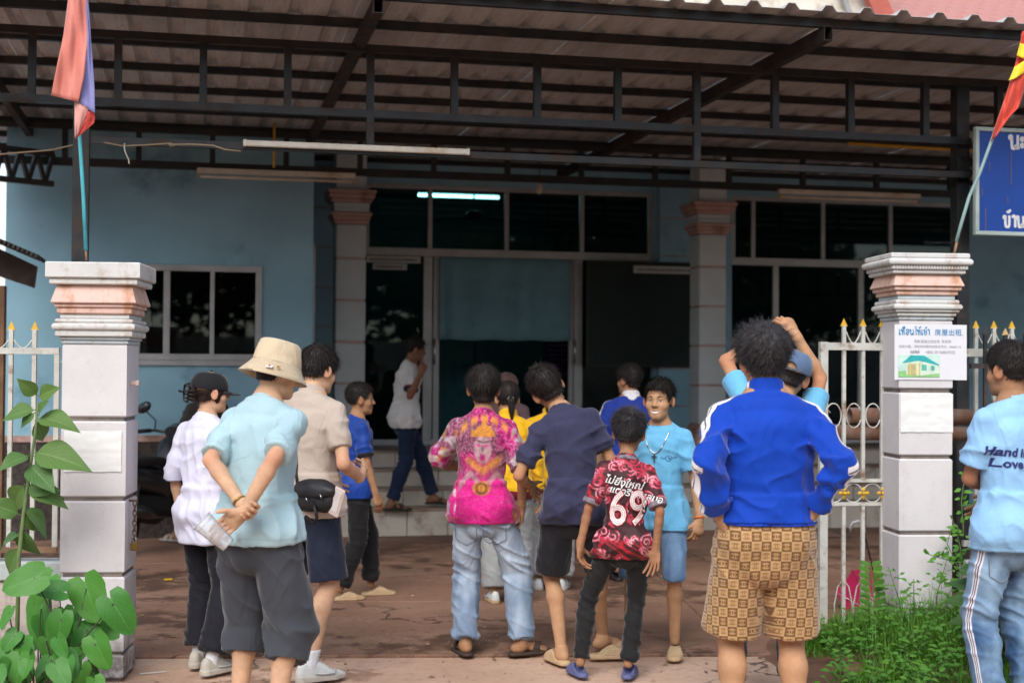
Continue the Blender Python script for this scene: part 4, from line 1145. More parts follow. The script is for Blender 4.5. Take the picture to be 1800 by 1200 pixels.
# inside: lit tube, fan, panels
v_ = 18.6; a, b = ubu(733, v_), ubu(875, v_); z_ = atv(804, 345, v_)[1]
LI = HR('ceiling_lamp', 'lit fluorescent tube glowing inside behind the transom glass', 'lamp', (a+b)/2, v_, z_)
t_ = NT('lit_tube'); t_.pbr((.8, .9, .9), .5, emit=(.55, 1.0, 1.0), es=9); LI.add('tube', MB().tube([(a, v_, z_), (b, v_, z_)], .02, 10), t_.m, None, True); LI.add('batten', MB().box(a, b, v_-.03, v_+.03, z_+.028, z_+.07), M('batten', (.5, .55, .55)))
v_ = 18.0; u_, z_ = atv(833, 383, v_)
FA = HR('ceiling_fan', 'dark ceiling fan seen through the transom glass', 'fan', u_, v_, z_); DK = M('fan_dark', (.03, .035, .035), .5)
FA.add('rod', MB().tube([(u_, v_, z_+.08), (u_, v_, 4.1)], .012, 8), DK); FA.add('motor', MB().lathe([(.02, .1), (.1, .07), (.11, .02), (.08, -.02), (.02, -.03)], (u_, v_, z_), 16), DK, None, True)
for k in range(3): an = .3+k*2.094; FA.add('blade', MB().bar((u_+.1*math.cos(an), v_+.1*math.sin(an), z_), (u_+.6*math.cos(an), v_+.6*math.sin(an), z_-.01), .12, .008), DK)
u_, z_ = atv(948, 333, 14.9); LB_ = HR('light_bulb', 'cream globe bulb hanging before the transom', 'bulb', u_, 14.9, z_); LB_.add('globe', MB().lathe([(.012, .07), (.03, .055), (.034, .03), (.04, .0), (.036, -.03), (.015, -.05)], (u_, 14.9, z_), 14), M('bulb_cream', (.65, .58, .45), .3), None, True); LB_.add('cord', MB().tube([(u_, 14.9, z_+.07), (u_, 14.9, ROOF+.03)], .005, 6), DK)
v_ = 17.6; a, b = ubu(768, v_), ubu(832, v_); z1, z0 = atv(800, 603, v_)[1], ZF
IP = HR('interior_panel', 'turquoise painted panel inside the doorway', 'panel', a, v_, ZF); IP.add('board', MB().box(a-.4, b, v_, v_+.05, ZF, z1), M('turquoise_paint', (.06, .22, .25), .7, .35, 3, dirt=(.02, .1, .16), dirt_amt=.5)); IP.add('edge', MB().box(b+.002, b+.04, v_, v_+.05, ZF, z1+.02), DK)
v_ = 17.8; a, b = ubu(958, v_), ubu(1003, v_); z1, z0 = atv(980, 600, v_)[1], atv(980, 672, v_)[1]
PN = HR('purple_notice', 'purple notice sheet with white lines inside the doorway', 'notice', a, v_, z0); PN.add('sheet', MB().box(a, b, v_, v_+.01, z0, z1), M('purple_print', (.035, .03, .12), .7))
for k in range(7): zz = z1-.06-k*.06; PN.add('printed_line', MB().box(a+.04, b-.04-.03*(k % 3), v_-.003, v_-.0005, zz, zz+.014), M('print_lilac', (.22, .22, .4)))
PN.add('backing', MB().box(a-.05, b+.05, v_+.0105, v_+.03, ZF, z1+.1), M('interior_teal', (.05, .11, .12)))
v_ = 17.0; a, b = ubu(1395, v_), ubu(1512, v_); z1, z0 = atv(1450, 477, v_)[1], atv(1450, 520, v_)[1]
SH_ = HR('wall_cabinet', 'dim wall cabinet with glass doors inside the right room', 'cabinet', a, v_, z0); SH_.add('case', MB().box(a, b, v_, v_+.3, z0, z1), M('cab_dark', (.05, .05, .05)))
for k in range(3): w = (b-a)/3; SH_.add('door_panel', MB().bbox(a+k*w+.03, a+(k+1)*w-.03, v_-.02, v_-.001, z0+.04, z1-.04, .005), M('cab_pale', (.12, .14, .14)))
H_.add('interior_partition', MB().box(ubu(1365, 18), ubu(1520, 18), 18.2, 18.3, ZF, 3.3), M('interior_teal', (.05, .11, .12)))
# ---- steps with tiles
TILE = M('step_tile', (.5, .45, .38), .35, .08, 2.5, .06, 30, dirt=(.3, .22, .15), dirt_amt=.25); TILE_T = M('tread_tile', (.34, .25, .19), .4, .12, 3, .08, 30, dirt=(.2, .12, .08), dirt_amt=.4); GROUT = M('grout', (.22, .13, .07), .9, .2)
ST = HR('entrance_steps', 'tiled entrance steps running along the front of the house', 'steps', ubu(900, 13.6), 13.6)
sa, sb = ubu(572, 13.65), ubu(1660, 13.65); vs4 = [13.65, 13.94, 14.23, 14.52]; zs4 = [0, .26, .43, .60, .77]; TW = .40
nT = int((sb-sa)/TW)
ST.add('core', MB().box(sa+.02, sb-.02, 13.66, VF+.02, -.02, .24).box(sa+.02, sb-.02, 13.95, VF+.02, .24, .41).box(sa+.02, sb-.02, 14.24, VF+.02, .41, .58).box(sa+.02, sb-.02, 14.53, VF+.02, .58, .752), GROUT)
for s_ in range(4):
    for k in range(nT):
        x0 = sa+k*TW; off_ = 0
        ST.add('riser_tile', MB().bbox(x0+.004, x0+TW-.004, vs4[s_]-.004, vs4[s_]+.008, zs4[s_]+.003, zs4[s_+1]-.022, .002), TILE)
        v1 = vs4[s_+1] if s_ < 3 else VF
        ST.add('tread_tile', MB().bbox(x0+.004, x0+TW-.004, vs4[s_]-.016, v1-.01 if s_ < 3 else v1-.001, zs4[s_+1]-.019, zs4[s_+1], .004), TILE_T)
# ---- roof of the house
RT = M('rose_tile', (.42, .2, .18), .6, .15, 3, .2, 40, dirt=(.3, .15, .13), dirt_amt=.4); CREAM = M('cream_board', (.62, .58, .5), .8, .12, 2, dirt=(.35, .26, .18), dirt_amt=.4); REDB = M('red_fascia', (.42, .1, .07), .6)
RF = H_.add('roof', MB().box(fu(900), uEnd, 20.9, 21.0, 5.5, 8.0), CREAM)
rows, colw = 9, .22; uS = ubu(1535, 15.2); nC = int((ubu(2050, 15.2)-uS)/colw)
tv, tf, TN = [], [], 6
for j in range(2):
    for i in range(TN+1):
        a = i/TN; tv.append((a*colw, j*.42, .045*math.sin(a*math.pi*2)*.5+j*0)); 
for i in range(TN): tf.append((i, i+1, TN+2+i, TN+1+i))
b0 = len(tv)
for i in range(TN+1): a = i/TN; tv.append((a*colw, 0, .045*math.sin(a*math.pi*2)*.5-.025))
for i in range(TN): tf.append((b0+i, b0+i+1, i+1, i))
tile_me = MB().add(tv, tf).mesh('roof_tile', True); tile_me.materials.append(RT)
sl_ = R_(24)
for r in range(rows):
    for c in range(nC):
        o = bpy.data.objects.new('roof_tile', tile_me); COL.objects.link(o); o.parent = RF
        v = 15.0+r*.36*math.cos(sl_); z = 5.62+r*.36*math.sin(sl_)+.012
        o.location = Vector((uS+c*colw-fu(900), v-VF, z)); o.rotation_euler = (sl_-.03, 0, 0)
H_.add('roof_deck', MB().add([(uS, 15.02, 5.56), (uEnd, 15.02, 5.56), (uEnd, 18.2, 6.95), (uS, 18.2, 6.95), (uS, 15.02, 5.5), (uEnd, 15.02, 5.5), (uEnd, 18.2, 6.89), (uS, 18.2, 6.89)], [(0, 1, 2, 3), (7, 6, 5, 4), (0, 4, 5, 1), (1, 5, 6, 2), (2, 6, 7, 3), (3, 7, 4, 0)]), REDB, RF)
ue, ze = atv(1500, 0, 15.1); uf, zf = atv(1548, 28, 15.1)
H_.add('barge_board', MB().bar((ubu(1425, 15.1), 15.08, 7.4), (ubu(1560, 15.1), 15.08, 5.6), .1, .22), REDB, RF); H_.add('gable_board', MB().box(ubu(1180, 15.3), uS+.1, 15.3, 15.4, 5.5, 7.8), CREAM, RF); H_.add('gable_trim', MB().bar((ubu(1405, 15.2), 15.2, 7.4), (ubu(1500, 15.2), 15.2, 5.6), .05, .06), M('grey_trim', (.3, .3, .3)), RF)
# ---- blue signboard
SB = HR('signboard', 'blue metal signboard with white lettering and pale frame', 'sign', ubu(1760, 9.32), 9.32, 2.6)
sa_, sz1 = atv(1713, 223, 9.32); _, sz0 = atv(1716, 413, 9.32); sb_ = sa_+1.5
SIGNB = M('sign_blue', (.008, .06, .33), .45, .12, 2, .05, dirt=(.02, .06, .26), dirt_amt=.2)
SB.add('panel', MB().box(sa_+.03, sb_-.03, 9.315, 9.335, sz0+.03, sz1-.03), SIGNB)
SF = M('sign_frame', (.42, .5, .47), .45, .15, 5, .1)
for b in ((sa_, sb_, sz0, sz0+.03), (sa_, sb_, sz1-.03, sz1), (sa_, sa_+.03, sz0+.03, sz1-.03), (sb_-.03, sb_, sz0+.03, sz1-.03)): SB.add('frame', MB().bbox(b[0], b[1], 9.3, 9.345, b[2], b[3], .004), SF)
SB.add('bracket', MB().box(sa_+.3, sa_+.34, 9.346, VT-.03, sz1-.06, sz1-.02).box(sa_+1.1, sa_+1.14, 9.346, VT-.03, sz1-.06, sz1-.02), STEEL)
WH = M('sign_white', (.78, .78, .78), .5, .04, bump=0)
def ribbon(mb, pts, w, y, t=.002):
    """flat stroke in the x-z plane with round turns"""
    P_ = [Vector((p[0], p[1])) for p in pts]
    # resample with smoothing
    for _ in range(2):
        q = [P_[0]]
        for a, b in zip(P_, P_[1:]): q += [a*.75+b*.25, a*.25+b*.75]
        q.append(P_[-1]); P_ = q
    L, Rr = [], []
    for i, p in enumerate(P_):
        d = (P_[min(i+1, len(P_)-1)]-P_[max(i-1, 0)]).normalized(); n = Vector((-d.y, d.x))*w/2; L.append(p+n); Rr.append(p-n)
    for i in range(len(P_)-1):
        a, b, c, d = L[i], L[i+1], Rr[i+1], Rr[i]
        mb.add([(a.x, y, a.y), (b.x, y, b.y), (c.x, y, c.y), (d.x, y, d.y), (a.x, y+t, a.y), (b.x, y+t, b.y), (c.x, y+t, c.y), (d.x, y+t, d.y)], [(0, 1, 2, 3), (7, 6, 5, 4), (0, 4, 5, 1), (2, 6, 7, 3)])
    return mb
# Lao letters as strokes in a unit box (height 1)
def circ(cx, cy, r, a0=0, a1=360, n=14): return [(cx+r*math.cos(R_(a0+(a1-a0)*i/n)), cy+r*math.sin(R_(a0+(a1-a0)*i/n))) for i in range(n+1)]
LAO = {
 'no': (.95, [circ(.14, .82, .11, 0, 360), [(.22, .74), (.24, .5), (.24, .2), (.28, .05), (.4, .03), (.5, .12), (.62, .14)], [(.75, 1), (.75, .3), (.7, .12), (.58, .06), (.5, .16), (.58, .26), (.75, .18), (.85, .02)]]),
 'a': (.55, [circ(.14, .72, .1), [(.24, .72), (.36, .68), (.42, .86)], circ(.14, .28, .1), [(.24, .28), (.36, .24), (.42, .42)]]),
 'bo': (.85, [circ(.14, .84, .1), [(.22, .78), (.22, .3), (.26, .06), (.44, .0), (.6, .06), (.64, .3), (.64, 1)]]),
 'aa': (.45, [[(.08, .8), (.12, .98), (.28, 1), (.36, .84), (.36, 0)]]),
 'tho': (0, [[(-.5, 1.22), (-.42, 1.34), (-.34, 1.24), (-.28, 1.38), (-.1, 1.46)]]),
 'e': (.4, [circ(.16, .13, .11), [(.07, .2), (.07, .6), (.07, 1)]]),
 'h': (.85, [circ(.14, .82, .11), [(.22, .76), (.3, .4), (.3, 0)], [(.3, .5), (.45, .75), (.62, .7), (.64, .4), (.64, 0)], [(.5, .9), (.66, .95)]]),
 'ue': (0, [[(-.62, 1.15), (-.55, 1.35), (-.3, 1.4), (-.12, 1.3), (-.1, 1.15), (-.62, 1.15)], [(-.25, 1.5), (-.2, 1.3)]]),
 'o': (.8, [[(.5, .5), (.3, .55), (.2, .4), (.35, .3)], [(.1, .75), (.3, 1), (.6, .95), (.68, .6), (.62, .15), (.4, .0), (.18, .1), (.12, .35)]]),
 'ai': (.5, [[(.1, 1.4), (.25, 1.5), (.32, 1.35), (.3, 1), (.3, .2), (.36, .02), (.45, .1)]]),
 'so': (.8, [circ(.15, .84, .1), [(.22, .76), (.2, .3), (.3, .04), (.5, .04), (.62, .3), (.6, .7), (.66, 1)], [(.3, .55), (.45, .5)]]),
}
def lao(keys, h, w, y, x0, z0):
    mb = MB(); x = x0
    for k in keys:
        adv, st = LAO[k]
        for s_ in st: ribbon(mb, [(x+p[0]*h*.9, z0+p[1]*h) for p in s_], w, y)
        x += adv*h*.95
    return mb, x
lx, lz = atv(1774, 262, 9.31); m_, _ = lao(['no', 'a'], .105, .021, 9.312, lx, lz-.0); o = SB.add('lettering', m_, WH); o['kind'] = 'stuff'
lx, lz = atv(1764, 399, 9.31); m_, _ = lao(['bo', 'tho', 'aa', 'no'], .085, .019, 9.312, lx, lz); o = SB.add('lettering', m_, WH); o['kind'] = 'stuff'
for px, y0, y1 in ((1778, 265, 325), (1740, 285, 300), (1733, 365, 410), (1772, 345, 358), (1727, 330, 345)):
    a, z1 = atv(px, y0, 9.31); _, z0 = atv(px, y1, 9.31); SB.add('rust_run', MB().box(a-.003, a+.002, 9.3125, 9.314, z0, z1), M('sign_rust', (.2, .13, .12), .8))
# ---- neighbour's shed at the left
WOOD = M('dark_wood', (.05, .032, .026), .8, .4, 6, .4, 40)
SD = HR('shed', 'small dark shed eave with corrugated edge beyond the fence', 'shed', ubu(0, 12.0), 12.0)
ex, ez = atv(78, 458, 12.0); ex0, ez0 = atv(-60, 400, 12.0)
m_ = MB()
for k in range(18):
    a0, a1 = k/18, (k+.55)/18; q = lambda t, dz: (ex0+(ex-ex0)*t, 12, ez0+(ez-ez0)*t+dz)
    SD.add('roof_sheet', MB().bar((q(a0, 0)[0], 11.9, q(a0, .0)[2]), (q(a1, 0)[0], 11.9, q(a1, 0)[2]), .6, .03), M('shed_roof', (.06, .055, .05), .7, .4, 10))
SD.add('fascia', MB().add([(ex0, 12.05, ez0-.04), (ex-.06, 12.05, ez-.045), (ex-.08, 12.05, ez-.22), (ex0, 12.05, ez0-.3), (ex0, 12.1, ez0-.04), (ex-.06, 12.1, ez-.045), (ex-.08, 12.1, ez-.22), (ex0, 12.1, ez0-.3)], [(0, 1, 2, 3), (7, 6, 5, 4), (0, 4, 5, 1), (1, 5, 6, 2), (2, 6, 7, 3), (3, 7, 4, 0)]), WOOD)
a = ubu(8, 12.2); SD.add('post', MB().box(a-.35, a, 12.15, 12.3, 0, ez-.2), M('shed_post', (.2, .11, .06), .85, .3, 5))
# ================================================================== the people in the yard
def vcol(name, rough=.85, sheen=.2):
    if name in MATS: return MATS[name]
    t = NT(name); c = t.attr('vc').outputs['Color']
    b = folds(t, t.bump(t.noise(420, 2), .3, .0012))
    t.pbr(c, rough, 0, b, .35, sheen); MATS[name] = t.m; return t.m
def striped(name, base, stripe, lim, pipe=None, attr='sd', second=None):
    """cloth with a stripe where the attribute lies inside the limits"""
    if name in MATS: return MATS[name]
    t = NT(name); a = t.attr(attr).outputs['Fac']; c = Vector(base)
    cc = t.mix(t.ramp(t.noise(3.5, 4, .6), .3, .7), tuple(c*.93), tuple(c*1.07))
    for lo, hi, col in lim:
        f = t.math('MULTIPLY', t.math('GREATER_THAN', a, lo), t.math('LESS_THAN', a, hi)); cc = t.mix(f, cc, col)
    b = folds(t, t.bump(t.noise(420, 2), .3, .0012))
    t.pbr(cc, .8, 0, b, .35, .25); MATS[name] = t.m; return t.m
def text_geo(txt, size, off=0, bold=0, cut=.012):
    cu = bpy.data.curves.new('t', 'FONT'); cu.body = txt; cu.size = size; cu.align_x = 'LEFT'; cu.offset = off; cu.resolution_u = 3
    o = bpy.data.objects.new('t', cu); COL.objects.link(o)
    bpy.context.view_layer.update()
    me = o.to_mesh(); bm = bmesh.new(); bm.from_mesh(me); o.to_mesh_clear()
    COL.objects.unlink(o); bpy.data.objects.remove(o); bpy.data.curves.remove(cu)
    if cut:
        bmesh.ops.triangulate(bm, faces=bm.faces[:])
        for _ in range(4):
            es = [e for e in bm.edges if e.calc_length() > cut]
            if not es: break
            bmesh.ops.subdivide_edges(bm, edges=es, cuts=1); bmesh.ops.triangulate(bm, faces=[f for f in bm.faces if len(f.verts) > 3])
    bm.verts.index_update()
    v = [vv.co.copy() for vv in bm.verts]; f = [[x.index for x in ff.verts] for ff in bm.faces]; bm.free()
    return v, f
def print_on(fig, garment, name, mat, geo, origin, xdir, zdir, off=.0035, italic=0, rot=0, sx=1):
    """lay flat print onto a garment: origin and axes in the person's frame"""
    v, f = geo; o = Vector(origin); xd = Vector(xdir).normalized(); zd = Vector(zdir).normalized(); nd = -xd.cross(zd)
    c, s_ = math.cos(rot), math.sin(rot); pts = []
    for p in v:
        x = p.x*sx + p.y*italic; y = p.y; x, y = x*c-y*s_, x*s_+y*c
        pts.append(o + xd*x + zd*y)
    gv, gf = o_v[garment.name]
    q = drape_on(gv, gf, pts, nd, off)
    me = bpy.data.meshes.new(name); me.from_pydata([tuple(x) for x in q], [], f); me.update()
    return link(name, me, mat, garment)
def shell(fig, name, f, lo, hi, h, mat, parent=None): return fig.garment(name, f, lo, hi, h, mat, None, None, parent)
def hq(fig, P): return (P-fig.hd)@fig.Rh/fig.hs
def hw(fig, q): return fig.hd + fig.Rh@(np.asarray(q, dtype=f32)*fig.hs)
def cap_on(fig, mat, yaw=0, tilt=0, lift=.0, strap=False, grow=.016, button=True):
    Rr = rotz(R_(yaw)) @ rotx(R_(tilt))
    def core(q): return ell(q, V3(0, -.012, .03), (.077+grow, .096+grow, .086+grow))
    def f(P):
        q = hq(fig, P); c = (q-V3(0, 0, .03))@Rr
        d = core(q)
        # flattened, slightly boxy crown with seams
        d = smax(d, c[:, 2]-.083, .02)
        a = np.arctan2(c[:, 0], c[:, 1]); seam = np.abs(((a/(math.pi/3)+.5) % 1)-.5)*(math.pi/3)*np.hypot(c[:, 0], c[:, 1])
        d = d + .0014*np.exp(-(seam/.003)**2)
        d = np.maximum(d, -(c[:, 2]+.018-lift))
        if strap: d = np.maximum(d, -ell(c, V3(0, -.11, -.02), (.036, .04, .045)))
        return d*fig.hs
    o = shell(fig, 'cap', f, fig.hd-V3(.15, .15, .15)*fig.hs, fig.hd+V3(.15, .15, .18)*fig.hs, .005, mat)
    def fv(P):
        q = (hq(fig, P)-V3(0, 0, .03))@Rr
        z = q[:, 2]+.016-lift + 6.0*q[:, 0]**2*.6 - .0*(q[:, 1]) + .12*np.clip(q[:, 1]-.08, 0, 1)
        d = np.maximum(np.abs(z)-.0025, loft2(q[:, 0], q[:, 1], [(.06, 0, .076), (.115, 0, .066)], 0))
        d = np.maximum(d, -(ell(q, V3(0, -.012, 0), (.08, .1, .12))))
        return d*fig.hs
    c = hw(fig, Rr@V3(0, .12, 0)+V3(0, 0, .03))
    shell(fig, 'visor', fv, c-.14*fig.hs, c+.14*fig.hs, .0042, mat, o)
    if button:
        c2 = hw(fig, Rr@V3(0, -.01, .088)+V3(0, 0, .03)); shell(fig, 'button', lambda P: sph(P, c2, .008), c2-.012, c2+.012, .003, mat, o)
    if strap:
        def fs_(P):
            q = (hq(fig, P)-V3(0, 0, .03))@Rr
            d = np.abs(core(hq(fig, P)))-.002
            d = np.maximum(d, np.abs(q[:, 2]+.01)-.008); return np.maximum(d, np.maximum(q[:, 1]+.05, np.abs(q[:, 0])-.06))*fig.hs
        shell(fig, 'strap', fs_, fig.hd-V3(.15, .15, .15)*fig.hs, fig.hd+V3(.15, .15, .1)*fig.hs, .004, M('cap_strap', (.12, .12, .13)), o)
    return o
def face_patch(fig, name, mat, poly, off=.0012):
    """flat outline (x, z in head units) laid on the face"""
    bm = bmesh.new(); vs = [bm.verts.new((x, 0, z)) for x, z in poly]; bm.faces.new(vs)
    bmesh.ops.triangulate(bm, faces=bm.faces[:])
    for _ in range(3):
        es = [e for e in bm.edges if e.calc_length() > .006]
        if es: bmesh.ops.subdivide_edges(bm, edges=es, cuts=1); bmesh.ops.triangulate(bm, faces=[f for f in bm.faces if len(f.verts) > 3])
    bm.verts.index_update()
    pts = [hw(fig, (v.co.x, .2, v.co.z)) for v in bm.verts]; fs = [[v.index for v in f.verts] for f in bm.faces]; bm.free()
    q = drape_on(fig.bv, fig.bf, pts, -fig.Rh[:, 1], off*fig.hs)
    me = bpy.data.meshes.new(name); me.from_pydata([tuple(x) for x in q], [], fs); me.shade_smooth()
    return link(name, me, mat, fig.root)
def arc_poly(cx, cz, w, up, dn, n=10):
    t = np.linspace(-1, 1, n)
    return [(cx+w*x, cz+up*(1-x*x)) for x in t] + [(cx+w*x, cz+dn*(1-x*x)) for x in t[-2:0:-1]]
TEETH = M('teeth', (.8, .77, .7), .3, .03, bump=0); EYEW = M('eye_white', (.75, .73, .7), .25, .02, bump=0); IRIS = M('iris', (.012, .008, .006), .15, .02, bump=0)
LIP = M('lip', (.5, .25, .18), .45, .06, bump=.1)
def face(fig, smile=0, eye=1.0, lipm=None):
    for sg in (-1, 1):
        face_patch(fig, 'eyebrow', HAIR, [(sg*x, z) for x, z in ((.014, .018), (.028, .025), (.046, .02), (.047, .0165), (.03, .0185), (.015, .0125))])
        o = face_patch(fig, 'eye', EYEW, arc_poly(sg*.031, -.006, .0145, .0052*eye, -.0035*eye))
        face_patch(fig, 'iris', IRIS, arc_poly(sg*.031, -.0055, .0062, .0048*eye, -.0034*eye), .0018).parent = o
        face_patch(fig, 'lash', HAIR, [(sg*.031+x, z) for x, z in arc_poly(0, -.0058, .0158, .0072*eye+.0012, .0048*eye)], .0022).parent = o
    if smile:
        l = face_patch(fig, 'lips', LIP, arc_poly(0, -.058, .036, -.006, -.026), .0012)
        face_patch(fig, 'teeth', TEETH, arc_poly(0, -.06, .0325, -.0075, -.0185), .0022).parent = l
DENIM_L = denim('light_denim', (.11, .18, .29), (.54, .63, .74)); DENIM_M = denim('mid_denim', (.025, .07, .17), (.22, .36, .55)); DENIM_D = denim('dark_denim', (.008, .016, .04), (.02, .04, .09))
RUB = lambda n, c: M(n, c, .65, .08, 20, .2, 120)
WHITE_S = RUB('white_sneaker', (.6, .62, .6)); WHITE_R = RUB('white_rubber', (.5, .47, .41)); CREAM_S = RUB('cream_sneaker', (.5, .46, .4))
TAN_R = RUB('tan_rubber', (.5, .35, .2)); LAV_R = RUB('lavender_rubber', (.1, .11, .24)); BLK_R = RUB('black_rubber', (.015, .013, .012)); BRN_R = RUB('brown_rubber', (.045, .03, .022))
SOCK = cloth('white_sock', (.65, .65, .68))
fade_f = lambda F, back=True: (lambda v: (.5*np.exp(-((v[:, 2]/F.s-.66)/.2)**2)*ss(-.03, .05, np.abs(v[:, 0]/F.s)-.02) + .45*(vnoise(v*V3(30, 30, 5))-.45) + .15*vnoise(v*9)).astype(f32))

# 1 woman in black cap, white oversize shirt
F = Fig(1.6, 361, 7.64, -28, SK_L, label='woman in black cap and oversized white T-shirt with hair clipped up', girth=.74, look=(-32, 2, 0), feet=[(-.09, .06, 12), (.11, -.06, -4)],
        wr=[(-.215, .05, .86), (.22, .02, .86)])
F.body()
F.trousers(cloth('black_trousers', (.012, .012, .018)), upto=1.9, r=(.105, .1, .1, .1), seed=1, amp=.008)
F.shirt(cloth('white_cotton', (.62, .62, .76)), hem=-.2, hem_r=(.205, .15), ease=.035, sleeve=1.02, sl_r=(.088, .096), seed=1, amp=.012)
F.hair(hairm('brown_black_hair', (.022, .013, .01)), cap=.012, nape=-.055, side=-.045, length=.045, lift=.03, n=900, seed=1, front=.04, zmax=.012)
c1 = hw(F, (0, -.112, -.015))
F.garment('hair_bun', lambda P: (ell(hq(F, P), V3(0, -.108, -.01), (.042, .034, .05))+.004*(vnoise(hq(F, P)*V3(60, 60, 25))-.5))*F.hs, c1-.09, c1+.09, .0045, hairm('brown_black_hair', (.022, .013, .01)))
clip = MB()
for sg in (-1, 1):
    pts = [hw(F, (sg*.012, -.135, .045)), hw(F, (sg*.034, -.147, .035)), hw(F, (sg*.038, -.15, -.01)), hw(F, (sg*.034, -.146, -.055)), hw(F, (sg*.014, -.138, -.062))]
    clip.tube(pts, .006, 6)
    for z in (.03, .008, -.014, -.036): clip.tube([hw(F, (sg*.037, -.149, z)), hw(F, (sg*.05, -.125, z-.006)), hw(F, (sg*.045, -.1, z-.008))], [.004, .004, .002], 5)
clip.tube([hw(F, (-.02, -.15, .0)), hw(F, (.02, -.15, 0))], .007, 6); clip.bar(hw(F, (-.03, -.15, -.005)), hw(F, (-.055, -.17, 0)), .02, .01)
clip.build('hair_claw', M('black_plastic', (.01, .01, .011), .3, .05, bump=0), F.root, True)
cap_on(F, cloth('black_cap', (.012, .012, .014)), yaw=0, tilt=-4)
for i in (0, 1): F.sock(i, SOCK); F.shoe(i, CREAM_S, WHITE_R)
P1 = F
# 2 man in bucket hat, hands clasped behind
def LP2(base, px, py, d):
    """picture point and depth -> plan units in a person's frame"""
    bx, bd, fa, H = base; p0 = at(bx, 900, bd); w = at(px, py, d); q = Vector((w.x-p0.x, w.y-bd, w.z)); q.rotate(Matrix.Rotation(-R_(fa), 3, 'Z')); k = H/1.72
    return (q.x/k, q.y/k, q.z/k)
b2 = (452, 6.2, -27, 1.74)
F = Fig(b2[3], b2[0], b2[1], b2[2], SK_L, label='man in beige bucket hat and aqua T-shirt with his hands clasped behind him', girth=.87, res=.85, look=(-22, 9, 0), lean=(11, 0),
        feet=[(-.11, .02, 10), (.13, -.03, -10)], wr=[LP2(b2, 424, 884, 5.98), LP2(b2, 430, 898, 5.9)], el=[(-.6, -1, 0), (.7, -1, 0)], neckfwd=.03)
h2 = {0: dict(dir=V3(.85, -.25, -.35), palm=V3(.1, -.9, .35), curl=(.55, .8, .6), thumb=(.5, .5)),
      1: dict(dir=np.asarray(LP2(b2, 392, 925, 5.93))-np.asarray(LP2(b2, 428, 898, 5.93)), palm=V3(.35, -.8, -.4), curl=(.35, .5, .3), thumb=(.95, .1))}
F.body(hands=h2, head_h=.0045)
F.trousers(cloth('charcoal_jersey', (.05, .055, .066), var=.1), upto=1.32, r=(.115, .118, .112, .108), seed=2, amp=.012)
F.shirt(cloth('aqua_cotton', (.37, .53, .58)), hem=-.07, hem_r=(.19, .145), ease=.028, sleeve=.86, sl_r=(.07, .082), seed=2, amp=.012, hem_tilt=-.08)
F.hair(cap=.006, nape=-.05, side=.0, length=.012, n=500, lift=.1, seed=2, zmax=.03)
KH = cloth('khaki_twill', (.58, .47, .32), var=.05)
t_ = NT('khaki_brim'); _d = t_.sep(t_.attr('row').outputs['Vector'])[0]
t_.pbr(t_.mix(t_.math('GREATER_THAN', t_.math('FRACT', t_.math('MULTIPLY', _d, 9)), .75), (.58, .47, .32), (.5, .4, .27)), .85, 0, t_.bump(t_.math('SINE', t_.math('MULTIPLY', _d, 56.5)), .5, .003), .3, .2)
def rev(fig, name, prof, mat, n=44, wob=.0, parent=None, row=False, tilt=0, cen=(0, -.01, .0)):
    vs, fs = [], []; Rt = rotx(R_(tilt))
    for j, (r, z) in enumerate(prof):
        for i in range(n):
            a = 2*math.pi*i/n; rr = r*(1+wob*math.sin(3*a+j)+wob*.7*math.sin(5*a+1+j*.5))
            p = Rt@V3(rr*math.sin(a)*.86, rr*math.cos(a)*1.06, z+wob*.12*math.sin(2*a+1)*(j/len(prof)))+V3(*cen); vs.append(hw(fig, p))
    for j in range(len(prof)-1):
        for i in range(n): l = (i+1) % n; fs.append((j*n+i, j*n+l, (j+1)*n+l, (j+1)*n+i))
    me = npmesh(name, np.array(vs, dtype=f32), np.array(fs, dtype=np.int32))
    if row: set_attr(me, 'row', np.repeat(np.array([[j/(len(prof)/2), 0, 0] for j in range(len(prof))], dtype=f32), n, 0))
    return link(name, me, mat, parent or fig.root)
hat = rev(F, 'bucket_hat', [(.002, .133), (.05, .134), (.078, .13), (.088, .122), (.094, .1), (.1, .07), (.106, .035), (.107, .03), (.104, .03), (.098, .07), (.09, .115), (.05, .128), (.002, .128)], KH, wob=.022, tilt=-6)
rev(F, 'brim', [(.106, .034), (.115, .018), (.126, .001), (.138, -.017), (.15, -.034), (.15, -.037), (.136, -.02), (.12, .0), (.104, .026)], t_.m, wob=.02, parent=hat, row=True, tilt=-6)
bd = MB(); c = hw(F, (.095, -.105, -.01)); bd.xf(Matrix.Identity(4))
def badge(fig, q, w, h, mat, name, par):
    n = nrm(V3(q[0], q[1], .35)); x = nrm(np.cross(V3(0, 0, 1), n)); z = np.cross(n, x); vs = []
    for off in (0, .004):
        for sx, sz in ((-1, -1), (1, -1), (1, 1), (-1, 1)): vs.append(hw(fig, np.asarray(q, dtype=f32)+x*sx*w/2+z*sz*h/2+n*off))
    return MB().add(vs, [(0, 1, 2, 3), (4, 5, 6, 7), (0, 1, 5, 4), (1, 2, 6, 5), (2, 3, 7, 6), (3, 0, 4, 7)]).build(name, mat, par)
bq = V3(.095, -.098, .004)
bg_ = badge(F, bq, .03, .021, M('white_enamel', (.8, .8, .8), .3, .02, bump=0), 'flag_badge', hat)
badge(F, bq+nrm(V3(.095, -.098, .35))*.003+V3(0, 0, .002), .009, .005, M('red_enamel', (.5, .02, .03), .3, .02, bump=0), 'badge_red', bg_); badge(F, bq+nrm(V3(.095, -.098, .35))*.003-V3(0, 0, .003), .009, .005, M('blue_enamel', (.02, .05, .35), .3, .02, bump=0), 'badge_blue', bg_)
